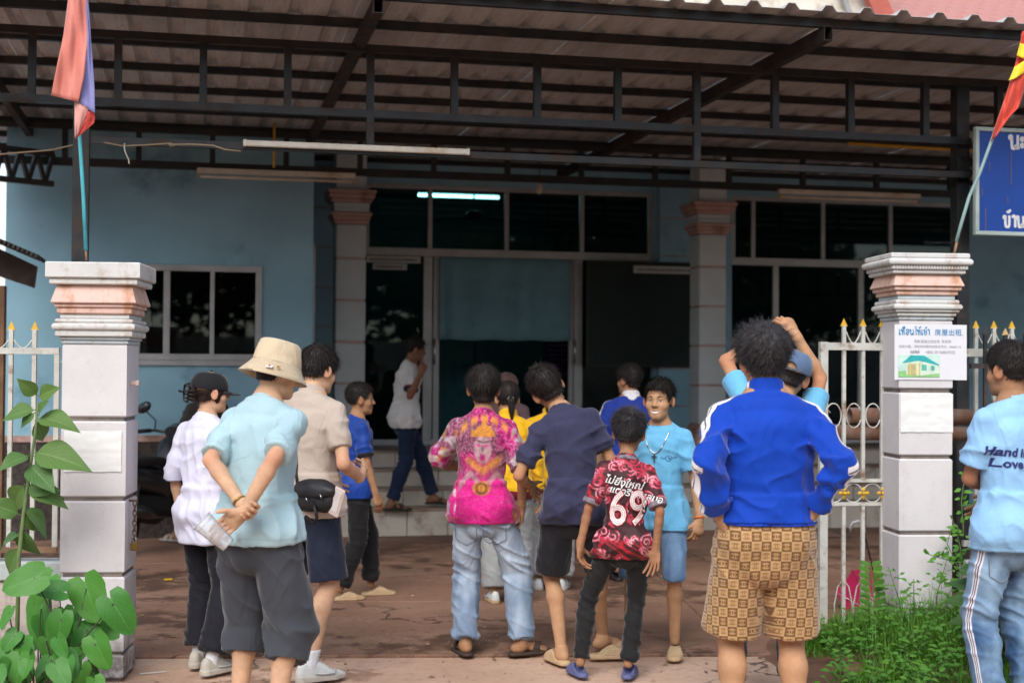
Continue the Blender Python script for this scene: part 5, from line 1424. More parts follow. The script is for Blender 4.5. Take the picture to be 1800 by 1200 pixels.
badge(F, V3(.115, -.066, .008), .014, .014, M('gold_metal', (.7, .38, .1), .3, .05, metal=1, bump=0), 'gold_pin', hat)
w = F.wr[0]; ax = nrm(F.wr[0]-F.elb[0]); o1 = nrm(np.cross(ax, V3(0, 0, 1))); o2 = np.cross(ax, o1); w = w-ax*.012
MB().tube([w+(o1*math.cos(a)*.031+o2*math.sin(a)*.027) for a in np.linspace(0, 2*math.pi, 24)[:-1]], .0055, 6, True).build('bracelet', M('brass_bracelet', (.35, .22, .06), .35, .1, metal=.8), F.root, True)
P2 = F
# plastic cup in his hand
def to_world(fig, p): q = Vector(p); q.rotate(Matrix.Rotation(fig.face, 3, 'Z')); return q + fig.loc
def glassy(name, col=(.9, .93, .95), rough=.08, fac=.25):
    t = NT(name); g = t.n('ShaderNodeBsdfGlossy'); g.inputs['Roughness'].default_value = rough; tr = t.n('ShaderNodeBsdfTransparent'); t.set(tr.inputs[0], col)
    df = t.n('ShaderNodeBsdfDiffuse'); t.set(df.inputs[0], (.85, .87, .9)); mx = t.n('ShaderNodeMixShader'); mx2 = t.n('ShaderNodeMixShader')
    lw = t.n('ShaderNodeLayerWeight'); lw.inputs[0].default_value = .35; t.t.links.new(lw.outputs['Facing'], mx.inputs[0])
    t.t.links.new(tr.outputs[0], mx2.inputs[1]); t.t.links.new(df.outputs[0], mx2.inputs[2]); t.set(mx2.inputs[0], t.math('ADD', t.math('MULTIPLY', t.ramp(t.noise(40, 3, .6), .4, .7), fac*.5), fac*.75))
    t.t.links.new(mx2.outputs[0], mx.inputs[1]); t.t.links.new(g.outputs[0], mx.inputs[2]); t.t.links.new(mx.outputs[0], t.out.inputs[0]); return t.m
CUPM = glassy('clear_plastic', fac=.42, rough=.2)
ca, cb = at(358, 918, 5.85), at(402, 958, 5.86)      # rim, base
cup = empty('plastic_cup', 'empty clear plastic cup held behind the man in the bucket hat', 'cup', cb)
ax = (ca-cb); L = ax.length*1.08; cup.rotation_euler = ax.to_track_quat('Z', 'Y').to_euler()
MB().lathe([(.0, .004), (.028, .004), (.03, .0), (.032, .003), (.045, L-.012), (.046, L)], n=28, caps=False).build('cup_wall', CUPM, cup, True)
MB().tube([(.047*math.cos(a), .047*math.sin(a), L) for a in np.linspace(0, 6.283, 29)[:-1]], .0026, 6, True).build('rim', CUPM, cup, True)
MB().tube([(.0445*math.cos(a), .0445*math.sin(a), L-.02) for a in np.linspace(0, 6.283, 29)[:-1]], .0015, 5, True).build('ridge', CUPM, cup, True)
# 3 man in beige polo
b3 = (541, 7.55, -30, 1.74)
F = Fig(b3[3], *b3[:3], SK_L, label='man in beige polo shirt and navy shorts carrying a black shoulder bag', girth=.95, look=(-14, 12, 0), lean=(4, 0),
        feet=[(-.25, .12, 5), (.12, -.12, -25)], wr=[(-.12, .26, 1.0), (.19, .2, 1.02)], el=[(-.6, -1, 0), (.35, -1, 0)])
F.body(hands={1: dict(dir=V3(-.35, .9, .25), palm=V3(-.8, -.2, .5), curl=(.6, .7, .5))})
F.trousers(cloth('navy_nylon', (.013, .02, .042), rough=.6), upto=.93, r=(.1, .1, .102), seed=3, crotch=.015, amp=.012)
F.shirt(cloth('beige_pique', (.46, .38, .32)), hem=-.1, ease=.016, sleeve=.66, sl_r=(.07, .075), seed=3, collar='polo', amp=.009)
F.hair(length=.04, lift=.2, cap=.017, n=2800, seed=3, nape=-.05)
for i in (0, 1): F.sock(i, SOCK, .16); F.shoe(i, WHITE_S, WHITE_R)
P3 = F
# 4 boy in blue jersey
F = Fig(1.5, 626, 10.05, -68, SK_T, label='boy in blue jersey and black trousers standing sideways near the steps', girth=.86, head=1.08, look=(-12, 0, 0), feet=[(-.1, .16, 0), (.07, -.15, -5)],
        wr=[(-.26, .03, .84), (.22, .1, .84)], el=[(-.4, -1, 0), (.2, -1, 0)])
F.body(hands=None)
F.trousers(cloth('black_cotton', (.011, .011, .012)), upto=1.9, r=(.1, .085, .075, .07), seed=4)
F.shirt(cloth('royal_jersey', (.008, .045, .27), rough=.6), hem=-.12, sleeve=.75, sl_r=(.08, .085), seed=4, hem_r=(.17, .13))
w_ = F.SL[1]; e_ = w_[0][-1]; dv = nrm(w_[0][-1]-w_[0][-2])
F.garment('cuff', lambda P: loft(P, [e_-dv*.02, e_+dv*.004], F.Rc[:, 1], [w_[1][-1]+.006]*2, [w_[1][-1]*.94+.006]*2, True, True), e_-.12, e_+.12, .006, cloth('black_trim', (.012, .012, .014)))
F.hair(length=.022, lift=.5, cap=.014, n=1800, seed=4, nape=-.035, side=.015)
for i in (0, 1): F.shoe(i, TAN_R, TAN_R, 'clog')
face(F, 0, .9)
P4 = F
# 5 man on the steps
b5 = (712, 13.75, -72, 1.67)
def l5(px, py, d): x = LP2(b5, px, py, d); return (x[0], x[1], x[2]-.26/(1.67/1.72))
F = Fig(b5[3], *b5[:3], SK_D, z0=.26, label='man in white ringer T-shirt and jeans on the lowest step with a raised hand', girth=.9, look=(-8, 8, 0), lean=(9, 0),
        feet=[(-.08, .32, -10), (.08, -.16, -10)], wr=[(-.25, .02, .86), l5(740, 656, 13.45)], el=[(-.4, -1, 0), (.3, -.3, -1)], res=1.25)
F.body(hands={1: dict(dir=V3(-.1, .35, .95), palm=V3(-1, 0, 0), curls=((.1, .2, .1), (.9, 1.1, .8), (1, 1.1, .8), (1, 1.1, .8)))}, feet='bare')
F.trousers(DENIM_D, upto=1.92, r=(.098, .078, .066, .065), seed=5, attrs={'fade': lambda v: np.zeros(len(v))})
F.shirt(cloth('worn_white', (.62, .6, .58), var=.12), hem=-.12, hem_r=(.18, .135), sleeve=.7, sl_r=(.082, .088), seed=5, amp=.012)
for i in (0, 1):
    w_ = F.SL[i]; e_ = w_[0][-1]; dv = nrm(w_[0][-1]-w_[0][-2])
    for a, b, m in ((-.022, -.008, cloth('red_trim', (.3, .03, .03))), (-.008, .005, cloth('navy_trim', (.015, .018, .05)))):
        F.garment('cuff', lambda P: loft(P, [e_+dv*a, e_+dv*b], F.Rc[:, 1], [w_[1][-1]+.007]*2, [w_[1][-1]*.94+.007]*2, True, True), e_-.12, e_+.12, .006, m)
F.garment('collar', lambda P: np.maximum(np.maximum(F.f_neck(P, .022), -F.f_neck(P, .013)), np.abs((P-F.sp(.495))@F.Rc[:, 2]+((P-F.sp(.485))@F.Rc[:, 1])*.5-.012)-.011), F.sp(.49)-.14, F.sp(.49)+.14, .006, cloth('navy_trim', (.015, .018, .05)))
F.hair(length=.03, lift=.4, cap=.014, n=1300, seed=5, nape=-.035, side=.01)
for i in (0, 1): F.shoe(i, BLK_R, BLK_R, 'sandal')
face(F, 0, .8)
P5 = F
# 6 teenager in pink printed shirt
b6 = (852, 8.1, -4, 1.65)
F = Fig(b6[3], *b6[:3], SK_T, label='teenager in magenta patterned T-shirt and baggy pale jeans', girth=.8, head=1.05, knee=[(-.05, 1, .1), (.3, 1, .1)], hip=(-.02, 0, -.03), look=(6, 0, 0), lean=(3, 1),
        feet=[(-.11, .0, 22), (.22, .02, -58)], wr=[(-.1, .26, 1.08), (.215, .02, .87)], el=[(-1, -.35, -.2), (.5, -1, 0)])
F.body(feet='bare')
F.trousers(DENIM_L, upto=1.98, r=(.108, .1, .092, .088), seed=6, amp=.014, attrs={'fade': fade_f(F)})
def pink(v):
    k = F.s; x = v[:, 0]/k+.0; z = v[:, 2]/k; p = np.stack([x, v[:, 1]/k, z], 1)
    n1 = vnoise(p*52+np.stack([vnoise(p*14), vnoise(p*14+7), vnoise(p*14+3)], 1)*5); n2 = vnoise(p*85+vnoise(p*28)[:, None]*6+11); n3 = vnoise(p*7+4)
    mag = np.array([.62, .012, .22]); lig = np.array([.75, .2, .42]); mau = np.array([.22, .1, .13]); dk = np.array([.05, .01, .03]); org = np.array([.5, .2, .035]); gry = np.array([.45, .28, .3])
    c = mag[None]*(.7+.5*n3)[:, None]
    mx = lambda c, m, col: c*(1-m[:, None])+col*m[:, None]
    ridge = np.exp(-((n1-.5)/.05)**2); upper = ss(1.02, 1.12, z)
    c = mx(c, ss(.3, .5, n3)*upper*.9, mau*(.5+1.1*n2)[:, None]); c = mx(c, ridge*.7*(.35+.65*upper), lig*.9); c = mx(c, np.exp(-((n2-.45)/.1)**2)*.85*(.4+.6*upper), dk)
    sd = np.abs(x) > .16
    c = mx(c, (ss(.6, .68, vnoise(p*20+2))*sd*.85), org*(.4+n2)[:, None]); c = mx(c, (ss(.5, .6, vnoise(p*26+7))*sd*.7), np.array([.55, .5, .52])*(.4+n1)[:, None])
    # central mask with crown and collar
    e = ((x+.005)/.05)**2+((z-1.215)/.08)**2; f = ss(1.15, .85, e); c = mx(c, f, gry*(.55+.8*n1)[:, None])
    for sx in (-1, 1): c = mx(c, f*np.exp(-(((x+.005-sx*.023)/.015)**2+((z-1.235-.15*np.abs(x))/.009)**2)), mag*.8); c = mx(c, f*np.exp(-(((x+.005-sx*.02)/.022)**2+((z-1.256-.3*np.abs(x))/.005)**2)), dk)
    c = mx(c, f*np.exp(-(((x+.005)/.018)**4+((z-1.168)/.022)**4)), mag*.6); c = mx(c, f*.8*np.exp(-(((x+.005)/.006)**2+((z-1.215)/.02)**2)), dk)
    cr = ss(.0, .008, z-1.285)*ss(.0, .01, (1.325+.05*np.exp(-(x/.03)**2)+.02*np.abs(((x*28) % 1)-.5)*2)-z)*ss(.075, .06, np.abs(x+.005)+.0)
    c = mx(c, cr, org*(.6+.9*n2)[:, None])
    vv = np.exp(-((np.abs(z-1.09-.75*np.abs(x+.005)))/.03)**2)*ss(.11, .09, np.abs(x))*ss(1.2, 1.15, z); c = mx(c, vv*.9, org*(.5+1.0*n2)[:, None])
    ar = ss(.03, .015, np.abs(z-1.075+1.2*np.abs(np.abs(x)-.075)))*ss(.16, .13, np.abs(x)); c = mx(c, ar*.8, gry*(.5+.7*n1)[:, None])
    li = ss(.06, .045, np.hypot(x+.01, (z-.99)*1.25)); c = mx(c, li*ss(.35, .5, n1+.2), org*(.5+n2)[:, None]); c = mx(c, li*np.exp(-((np.hypot(x+.01, z-.99)-.03)/.008)**2)*.8, dk)
    let = np.exp(-((z-1.395+.9*x*x*4)/.022)**2)*ss(.18, .15, np.abs(x))*ss(.35, .5, np.abs(((x*17) % 1)-.5)*1.6+.3*n1); c = mx(c, let*.95, org*1.25)
    return np.clip(c, 0, 1)
sh = F.shirt(vcol('pink_print'), hem=-.12, hem_r=(.185, .14), ease=.028, sleeve=.92, sl_r=(.095, .105), seed=6, h=.006, attrs={'vc': pink}, amp=.01)
F.hair(length=.045, lift=.1, cap=.02, n=3000, seed=6, nape=-.072, side=-.005)
for i in (0, 1): F.shoe(i, BRN_R, BRN_R, 'thong')
pk = MB()
gv, gf = o_v[[c for c in F.root.children if c.name.startswith('trousers')][0].name]
for sx in (-1, 1):
    pts = []
    for t in np.linspace(0, 1, 22):
        u = t*4; e_ = [(-.065, 0), (-.065, -.1), (0, -.14), (.065, -.1), (.065, 0)]; i0 = min(3, int(u)); fr = u-i0
        pts.append(V3((sx*.085+e_[i0][0]*(1-fr)+e_[i0+1][0]*fr)*F.s+F.hc[0], 0, F.hc[2]+(-.135+e_[i0][1]*.85*(1-fr)+e_[i0+1][1]*.85*fr)*F.s))
    pk.tube(drape_on(gv, gf, pts, (0, 1, 0), .001), .003, 5)
pk.build('back_pocket_seam', cloth('denim_seam', (.16, .22, .3)), [c for c in F.root.children if c.name.startswith('trousers')][0], True)
P6 = F
# 7, 8 two in yellow jackets
for n, (px, d, lab, lk, seed) in enumerate(((892, 9.9, 'person in yellow jacket with ponytail behind the magenta shirt', (8, 5, 0), 7), (968, 10.5, 'person in yellow jacket and grey sweatpants behind the navy T-shirt', (-15, 5, 0), 8))):
    F = Fig(1.52, px, d, -3 if n else 5, SK_M, label=lab, girth=.92, head=1.06, look=lk, res=1.15)
    F.body()
    F.trousers(cloth('grey_marl', (.3, .31, .31), var=.12), upto=1.93, r=(.11, .105, .1, .1), seed=seed, attrs={})
    sd_ = lambda v, F=F: ((v-F.hc)@F.Rp[:, 2]/F.s)
    F.shirt(striped('yellow_jacket', (.72, .4, .008), (0, 0, 0), [(-9, -.045, (.16, .004, .016))]), hem=-.11, long_=True, collar='jacket', ease=.03, seed=seed, attrs={'sd': sd_})
    F.hair(length=.04, lift=.02, cap=.014, nape=-.05, side=-.045, n=1500, seed=seed, jitter=.1)
    pc = hw(F, (0, -.11, -.03))
    F.garment('ponytail', lambda P, F=F: (loft(hq(F, P), [V3(0, -.1, .0), V3(0, -.125, -.03), V3(.005, -.115, -.1), V3(.01, -.1, -.17)], V3(1, 0, 0), [.018, .026, .024, .008], [.016, .02, .018, .008])+.004*(vnoise(hq(F, P)*V3(90, 90, 12))-.5))*F.hs, pc-V3(.1, .12, .22), pc+V3(.1, .12, .1), .005, HAIR)
    tie = hw(F, (0, -.108, -.008)); MB().tube([hw(F, (.02*math.cos(a), -.112+.006*math.sin(a), -.012+.02*math.sin(a))) for a in np.linspace(0, 6.28, 13)[:-1]], .004, 5, True).build('hair_tie', M('hair_tie', (.5, .5, .48)), F.root, True)
    for i in (0, 1): F.shoe(i, WHITE_S, TAN_R if n == 0 else WHITE_R)
# 9 leaning youth in navy T-shirt
b9 = (990, 7.9, 4, 1.68)
F = Fig(b9[3], *b9[:3], SK_M, label='youth in navy T-shirt and black shorts leaning over with one shoe off', girth=.82, head=1.06, look=(6, 10, -32), lean=(12, -16), hip=(.07, 0, -.02),
        feet=[(-.01, -.03, 18), (.27, .28, -65)], wr=[(-.17, .2, .98), (.27, .2, 1.0)], el=[(-.5, -1, 0), (.45, -.9, -.6)])
F.body(feet='bare')
F.trousers(cloth('black_mesh', (.012, .012, .016), rough=.6), upto=.9, r=(.108, .11, .118), seed=9, attrs={})
F.shirt(cloth('navy_cotton', (.034, .034, .075)), hem=-.12, hem_r=(.182, .138), ease=.026, sleeve=.72, sl_r=(.082, .09), seed=9, amp=.014)
F.hair(length=.026, lift=.35, cap=.018, n=3400, seed=9, nape=-.06, side=.005)
F.shoe(0, TAN_R, TAN_R, 'clog')
P9 = F
# the shoe he stepped out of
class _S: pass
sp_ = Fig(1.68, 1060, 8.02, -78, SK_M, label='tan perforated rubber clog standing empty beside a bare foot', name='rubber_clog', feet=[(0, 0, 0), (0, 0, 0)])
sp_.root['category'] = 'shoe'; sp_.shoe(1, TAN_R, TAN_R, 'clog')
# 10 boy in red 69 shirt
b10 = (1088, 7.54, -6, 1.4)
F = Fig(b10[3], *b10[:3], SK_T, label='boy in dark red patterned football shirt with the number 69', girth=.68, head=1.13, look=(-4, 4, 3), lean=(0, 4), hip=(.03, 0, -.03),
        feet=[(-.245, .0, 25), (.065, 0, -8)], wr=[(-.25, -.02, .85), (.24, -.06, .84)], el=[(-.4, -1, 0), (.5, -.8, 0)], pelvis_yaw=0)
F.body(hands={1: dict(dir=V3(-.12, -.1, -1), palm=V3(-.5, -.85, 0), curl=(.2, .25, .2), spread=.16, thumb=(.9, .2)), 0: dict(dir=V3(.02, .1, -1), palm=V3(.9, -.3, 0), curl=(.4, .5, .4))})
F.trousers(cloth('black_chino', (.014, .014, .015)), upto=1.94, r=(.098, .082, .072, .066), seed=10, amp=.012, attrs={})
rng = np.random.RandomState(5); SP = [(rng.uniform(-.24, .24), rng.uniform(.76, 1.42), rng.uniform(.012, .03), rng.uniform(0, 6.28), rng.choice([-1, 1])) for _ in range(78)]
def red69(v):
    k = F.s; x = (v[:, 0]-F.hc[0])/k; z = v[:, 2]/k; p = np.stack([x, v[:, 1]/k, z], 1); n = vnoise(p*22+vnoise(p*8)[:, None]*4)
    c = np.tile(np.array([.045, .012, .016]), (len(v), 1)); mx = lambda c, m, col: c*(1-m[:, None])+np.array(col)*m[:, None]
    st = vnoise(np.stack([x*9+vnoise(p*5)*2.5, p[:, 1]*9, z*34+x*22], 1)+3); c = mx(c, np.exp(-((st-.5)/.07)**2)*ss(.42, .55, vnoise(p*5+8)), (.45, .015, .025))
    best = np.full(len(v), 9.)
    for cx, cz, r, a0, sg in SP:
        dx, dz = x-cx, z-cz; rr = np.hypot(dx, dz); an = (sg*np.arctan2(dz, dx)+a0) % 6.283
        d1 = np.abs(rr-r*(.35+.75*an/6.283)); best = np.minimum(best, np.where(an < 5.2, d1/(.5+an/8), 9))
        tl = np.abs(rr-r*1.5)+np.where((an > 1) & (an < 3.6), 0, 9); best = np.minimum(best, tl*1.4)
    c = mx(c, ss(.0095, .006, best), (.45, .025, .06)); c = mx(c, ss(.0042, .002, best)*ss(.35, .6, n), (.75, .36, .42))
    slv = np.abs(x) > .2
    return np.clip(c, 0, 1)
sh = F.shirt(vcol('red_print', .6), hem=-.13, hem_r=(.178, .135), ease=.026, sleeve=.86, sl_r=(.085, .09), seed=10, h=.006, attrs={'vc': red69}, amp=.009)
trim = M('shirt_trim', (.2, .16, .2), .8, .4, 60)
for i in (0, 1):
    w_ = F.SL[i]; e_ = w_[0][-1]; dv = nrm(w_[0][-1]-w_[0][-2])
    F.garment('cuff', lambda P: loft(P, [e_-dv*.026, e_+dv*.003], F.Rc[:, 1], [w_[1][-1]+.004]*2, [w_[1][-1]*.93+.004]*2, True, True), e_-.1, e_+.1, .006, trim)
F.garment('collar', lambda P: np.maximum(np.maximum(F.f_neck(P, .024), -F.f_neck(P, .009)), np.abs((P-F.sp(.49))@F.Rc[:, 2]+((P-F.sp(.485))@F.Rc[:, 1])*.5-.006)-.012), F.sp(.49)-.13, F.sp(.49)+.13, .005, trim)
k = F.s; Z = V3(0, 0, 1)
PW = M('print_white', (.75, .74, .74), .6, .1, 90, .1); PK = M('print_black', (.012, .008, .01), .6, .05, bump=0); PR = M('print_red', (.55, .03, .035), .6, .1, bump=0)
zc = lambda s_: float(F.sp(s_)[2])
rx = (math.cos(-.03), 0, math.sin(-.03)); rz = (math.sin(.03), 0, math.cos(.03))
for txt, ox, sx_ in (('6', -.118, .95), ('9', .012, .95)):
    for off, m, o_, nm in ((.014, PK, .0035, 'number_edge'), (.0085, PR, .0048, 'number_border'), (.003, PW, .0060, 'number_fill'), (-.006, PR, .0072, 'number_line'), (-.0085, PW, .0084, 'number_core')):
        print_on(F, sh, nm, m, text_geo(txt, .31*k, off*k), (F.hc[0]+(ox+.02)*k, 0, zc(.10)), rx, rz, o_, sx=sx_*.82)
for txt, ox, s_, sz in (('ไม่ยิ่งใหญ่', -.125, .365, .066), ('แต่จริงใจเสมอ', -.095, .305, .062)):
    print_on(F, sh, 'slogan_shadow', PK, text_geo(txt, sz*k, .003*k), (F.hc[0]+ox*k+.004, 0, zc(s_)), rx, rz, .003, .25, rot=-.16)
    print_on(F, sh, 'slogan', PW, text_geo(txt, sz*k, .0012*k), (F.hc[0]+ox*k, 0, zc(s_)), rx, rz, .0045, .25, rot=-.16)
F.hair(HAIRG, length=.03, lift=.5, cap=.019, n=4600, seed=10, nape=-.05, side=.0, jitter=.2, whorl=(.01, -.06, .09))
for i in (0, 1): F.shoe(i, LAV_R, LAV_R, 'clog')
P10 = F
# 11 smiling youth facing us
b11 = (1160, 8.25, 158, 1.55)
F = Fig(b11[3], *b11[:3], SK_M, label='smiling youth in light blue T-shirt with a silver chain and cross', girth=.84, head=1.09, look=(0, 0, 0), feet=[(-.13, .1, 18), (.18, .1, -10)],
        wr=[(-.27, .03, .84), (.27, .05, .86)])
F.body(hands={0: dict(dir=V3(.05, .2, -1), palm=V3(.8, -.6, 0), curl=(.5, .6, .5))}, head_h=.0036)
F.trousers(DENIM_M, upto=1.03, r=(.098, .086, .082), crotch=.012, amp=.014, seed=11, attrs={'fade': fade_f(F)})
LB = cloth('sky_cotton', (.14, .42, .66))
sh = F.shirt(LB, hem=-.15, hem_r=(.18, .135), ease=.026, sleeve=.75, sl_r=(.085, .09), seed=11, amp=.01)
F.hair(length=.03, lift=.35, cap=.014, n=2400, seed=11, nape=-.04, side=.018, front=.062, fringe=.7)
face(F, 1, .55)
gv, gf = o_v[sh.name]; pts = []
for t in np.linspace(0, 1, 40):
    a = -1+2*t; pts.append(V3(a*.082*F.s, .3, float(F.sp(.475)[2])-(1-a*a)*.135*F.s))
cp = drape_on(gv, gf, pts, (0, -1, 0), .004)
ch = link('necklace', MB().tube(cp, .0034, 5).mesh('necklace', True), M('silver', (.6, .6, .58), .3, .1, 60, metal=1, bump=0), F.root)
cc_ = cp[20]; MB().bar(cc_+Vector((0, .004, 0)), cc_+Vector((0, .008, -.05)), .008, .004).bar(cc_+Vector((-.016, .006, -.018)), cc_+Vector((.016, .006, -.018)), .008, .004).build('cross_pendant', M('dark_silver', (.15, .15, .15), .35, .1, metal=1, bump=0), ch)
w = F.wr[0]; ax = nrm(F.wr[0]-F.elb[0]); o1 = nrm(np.cross(ax, V3(0, 1, 0))); o2 = np.cross(ax, o1); w = w-ax*.01
MB().tube([w+(o1*math.cos(a)*.029+o2*math.sin(a)*.029) for a in np.linspace(0, 2*math.pi, 20)[:-1]], .005, 6, True).build('wristband', M('orange_band', (.75, .16, .02), .5), F.root, True)
hsk = [[(-.05, .005), (-.03, -.004), (-.018, .0)], [(.05, .01), (.03, .002), (.015, .006)], [(-.02, .004), (-.005, .014), (.012, .012), (.022, .0), (.012, -.014), (-.004, -.02), (-.016, -.012), (-.02, .004)], [(-.004, .004), (.008, -.004), (.0, -.01)], [(.004, .002), (.014, -.006)]]
em = MB()
for st in hsk:
    pts = [V3(-.085*F.s+(-x)*.9, .3, float(F.sp(.31)[2])+z*.9) for x, z in st]; em.tube(drape_on(gv, gf, pts, (0, -1, 0), .003), .0013, 4)
em.build('handshake_emblem', M('emblem_blue', (.02, .09, .25)), sh)
for i in (0, 1): F.shoe(i, TAN_R, TAN_R, 'clog')
P11 = F
# 12 youth in blue polo
F = Fig(1.66, 1107, 11.0, 4, SK_T, label='youth in royal blue polo shirt with white collar facing the blackboard', girth=.98, look=(42, 0, 0), res=1.15)
F.body(); F.trousers(cloth('black_cotton', (.011, .011, .012)), r=(.1, .09, .08, .08), seed=12)
def s12(v):
    return np.where((v-F.sp(.43))@F.Rc[:, 2] > -.35, np.abs(((v-F.sh[0])@F.Rc[:, 1])/F.s), 9) + 9*(np.abs((v-F.sp(.4))@F.Rc[:, 0]) < .15*F.s)
def c12(v): n = np.minimum(F.f_neck(v), 9)/F.s; up = ((v-F.sp(.485))@F.Rc[:, 2])/F.s; return np.where((n < .034) & (up > -.03), 20., s12(v))
F.shirt(striped('blue_polo', (.012, .035, .26), None, [(-1, .013, (.6, .6, .66)), (15, 30, (.7, .7, .72))]), collar='polo', sleeve=.75, seed=12, attrs={'sd': c12}, hem=-.15)
F.hair(length=.035, lift=.3, cap=.018, n=1500, seed=12)
for i in (0, 1): F.shoe(i, BLK_R, BLK_R, 'clog')
# 13 tall youth in blue track jacket
b13 = (1345, 5.9, 0, 1.79)
F = Fig(b13[3], *b13[:3], SK_M, label='tall youth in blue track jacket and brown monogram shorts with hands on hips', girth=1.03, head=.98, res=.85, look=(10, 0, -2), lean=(1, 0),
        feet=[(-.13, 0, 6), (.13, 0, -8)], wr=[LP2(b13, 1262, 900, 5.82), LP2(b13, 1430, 898, 5.82)], el=[(-.42, -1, -.1), (.42, -1, -.05)])
fist = lambda sg: dict(dir=V3(-sg*.35, .3, -.85), palm=V3(-sg*.9, .3, 0), curl=(.9, 1.2, .8), thumb=(.4, .7))
F.body(hands={0: fist(-1), 1: fist(1)})
def uv13(v):
    k = F.s; out = np.zeros((len(v), 3), dtype=f32); x = v[:, 0]-F.hc[0]; y = v[:, 1]-F.hc[1]; z = v[:, 2]
    sgn = np.sign(x+1e-6); cx = sgn*.1*k; low = ss(F.hc[2]-.02*k, F.hc[2]-.2*k, z); rr = .15*k
    a1 = np.arctan2(x-cx, -(y)+.001); out[:, 0] = np.where(True, x*(1-.0)+0*a1, 0)
    nx = np.clip(y/(.12*k), -1, 1); out[:, 0] = x + sgn*.09*k*ss(-.4, 1, nx); out[:, 1] = z
    return out
t_ = NT('monogram_cloth'); uv = t_.sep(t_.attr('uvp').outputs['Vector']); SQ = 1/.0405
uu = t_.math('MULTIPLY', uv[0], SQ); vv_ = t_.math('MULTIPLY', t_.math('ADD', uv[1], t_.math('MULTIPLY', t_.math('ABSOLUTE', uv[0]), .0)), SQ)
chk = t_.math('MODULO', t_.math('ADD', t_.math('FLOOR', t_.math('ADD', uu, 100)), t_.math('FLOOR', vv_)), 2)
fu = t_.math('SUBTRACT', t_.math('FRACT', t_.math('ADD', uu, 100)), .5); fv = t_.math('SUBTRACT', t_.math('FRACT', vv_), .5)
motif = None
for sg in (-1, 1):
    du = t_.math('SUBTRACT', t_.math('MULTIPLY', fu, sg), .11); rr_ = t_.math('SQRT', t_.math('ADD', t_.math('MULTIPLY', du, du), t_.math('MULTIPLY', t_.math('MULTIPLY', fv, fv), .8)))
    ring = t_.math('LESS_THAN', t_.math('ABSOLUTE', t_.math('SUBTRACT', rr_,   .24)), .05)
    gap = t_.math('LESS_THAN', t_.math('MAXIMUM', t_.math('MULTIPLY', t_.math('SUBTRACT', .1, du), 1), t_.math('SUBTRACT', t_.math('ABSOLUTE', fv), .13)), 0)
    g = t_.math('MULTIPLY', ring, t_.math('SUBTRACT', 1, gap)); motif = g if motif is None else t_.math('MAXIMUM', motif, g)
ca_, cb_ = (.5, .32, .15), (.17, .085, .038)
c0 = t_.mix(chk, ca_, cb_); c1_ = t_.mix(chk, (.28, .15, .07), (.46, .29, .135)); cc = t_.mix(motif, c0, c1_)
t_.pbr(cc, .9, 0, t_.bump(t_.noise(300, 2), .5, .002), .2, .4)
F.trousers(t_.m, upto=.93, top=.12, r=(.11, .112, .115), seed=13, amp=.008, attrs={'uvp': uv13}, name='shorts')
def s13(v):
    """distance across the sleeve from the line that runs from the collar over the shoulder down the outside of the arm"""
    k = F.s; best = np.full(len(v), 9., dtype=f32); dist = np.full(len(v), 9., dtype=f32)
    for i in (0, 1):
        p, r = F.SL[i]; sg = -1 if i == 0 else 1
        line = [F.sp(.5)+F.Rc[:, 0]*sg*.05*k] + list(p[1:]); outs = [V3(0, 0, 1)] + [V3(sg*a, -.15, b) for a, b in ((.8, .8), (1, .4), (1, 0), (1, -.3), (1, -.3))]
        for n in range(len(line)-1):
            a, b = line[n], line[n+1]; w = b-a; L2 = w@w; t = (v-a)@w/L2; q = v-a-np.clip(t, 0, 1)[:, None]*w; wh = nrm(w)
            oo = outs[n][None]*(1-np.clip(t, 0, 1))[:, None]+outs[n+1][None]*np.clip(t, 0, 1)[:, None]; oo = oo-wh*(oo@wh)[:, None]; oo /= np.linalg.norm(oo, axis=1, keepdims=True)
            cr = np.cross(wh, oo); ac = np.sum(q*cr, 1); up = np.sum(q*oo, 1); dd = np.linalg.norm(q, axis=1)
            val = np.where((up > .0), np.abs(ac)/k, 9); m = dd < dist
            best = np.where(m, val, best); dist = np.minimum(dist, dd)
    return best
def hem13(v): return s13(v)
JB = striped('track_jacket', (.0, .045, .4), None, [(-1, .004, (.05, .02, .06)), (.004, .026, (.78, .77, .8)), (.026, .0285, (.0, .01, .1))])
sh = F.shirt(JB, hem=.035, long_=True, collar='jacket', ease=.036, seed=13, h=.007, attrs={'sd': lambda v: np.zeros(len(v))}, amp=.012, hem_r=(.185, .135), boxy=2.2, vdrape=.8)
me = sh.data; set_a = me.attributes['sd']; set_a.data.foreach_set('value', s13(o_v[sh.name][0]).astype(f32))
F.garment('waistband', lambda P: np.maximum(np.abs((P-F.sp(.05))@F.Rp[:, 2])-.028, np.minimum(F.torso([(-.12, .172, .13), (.15, .172, .126)], P, .014), F.f_tr(P)-.014)), F.hc-V3(.3, .3, .2), F.hc+V3(.3, .3, .1), .007, cloth('track_rib', (.008, .045, .42)),
          lambda v, n: (.0016*np.sin(np.arctan2(v[:, 0], v[:, 1])*130)).astype(f32))
F.hair(HAIRG, length=.038, lift=.3, cap=.034, curl=.012, n=6500, seed=13, nape=-.05, side=.0, w=.0032, jitter=.45, top_extra=.006)
P13 = F
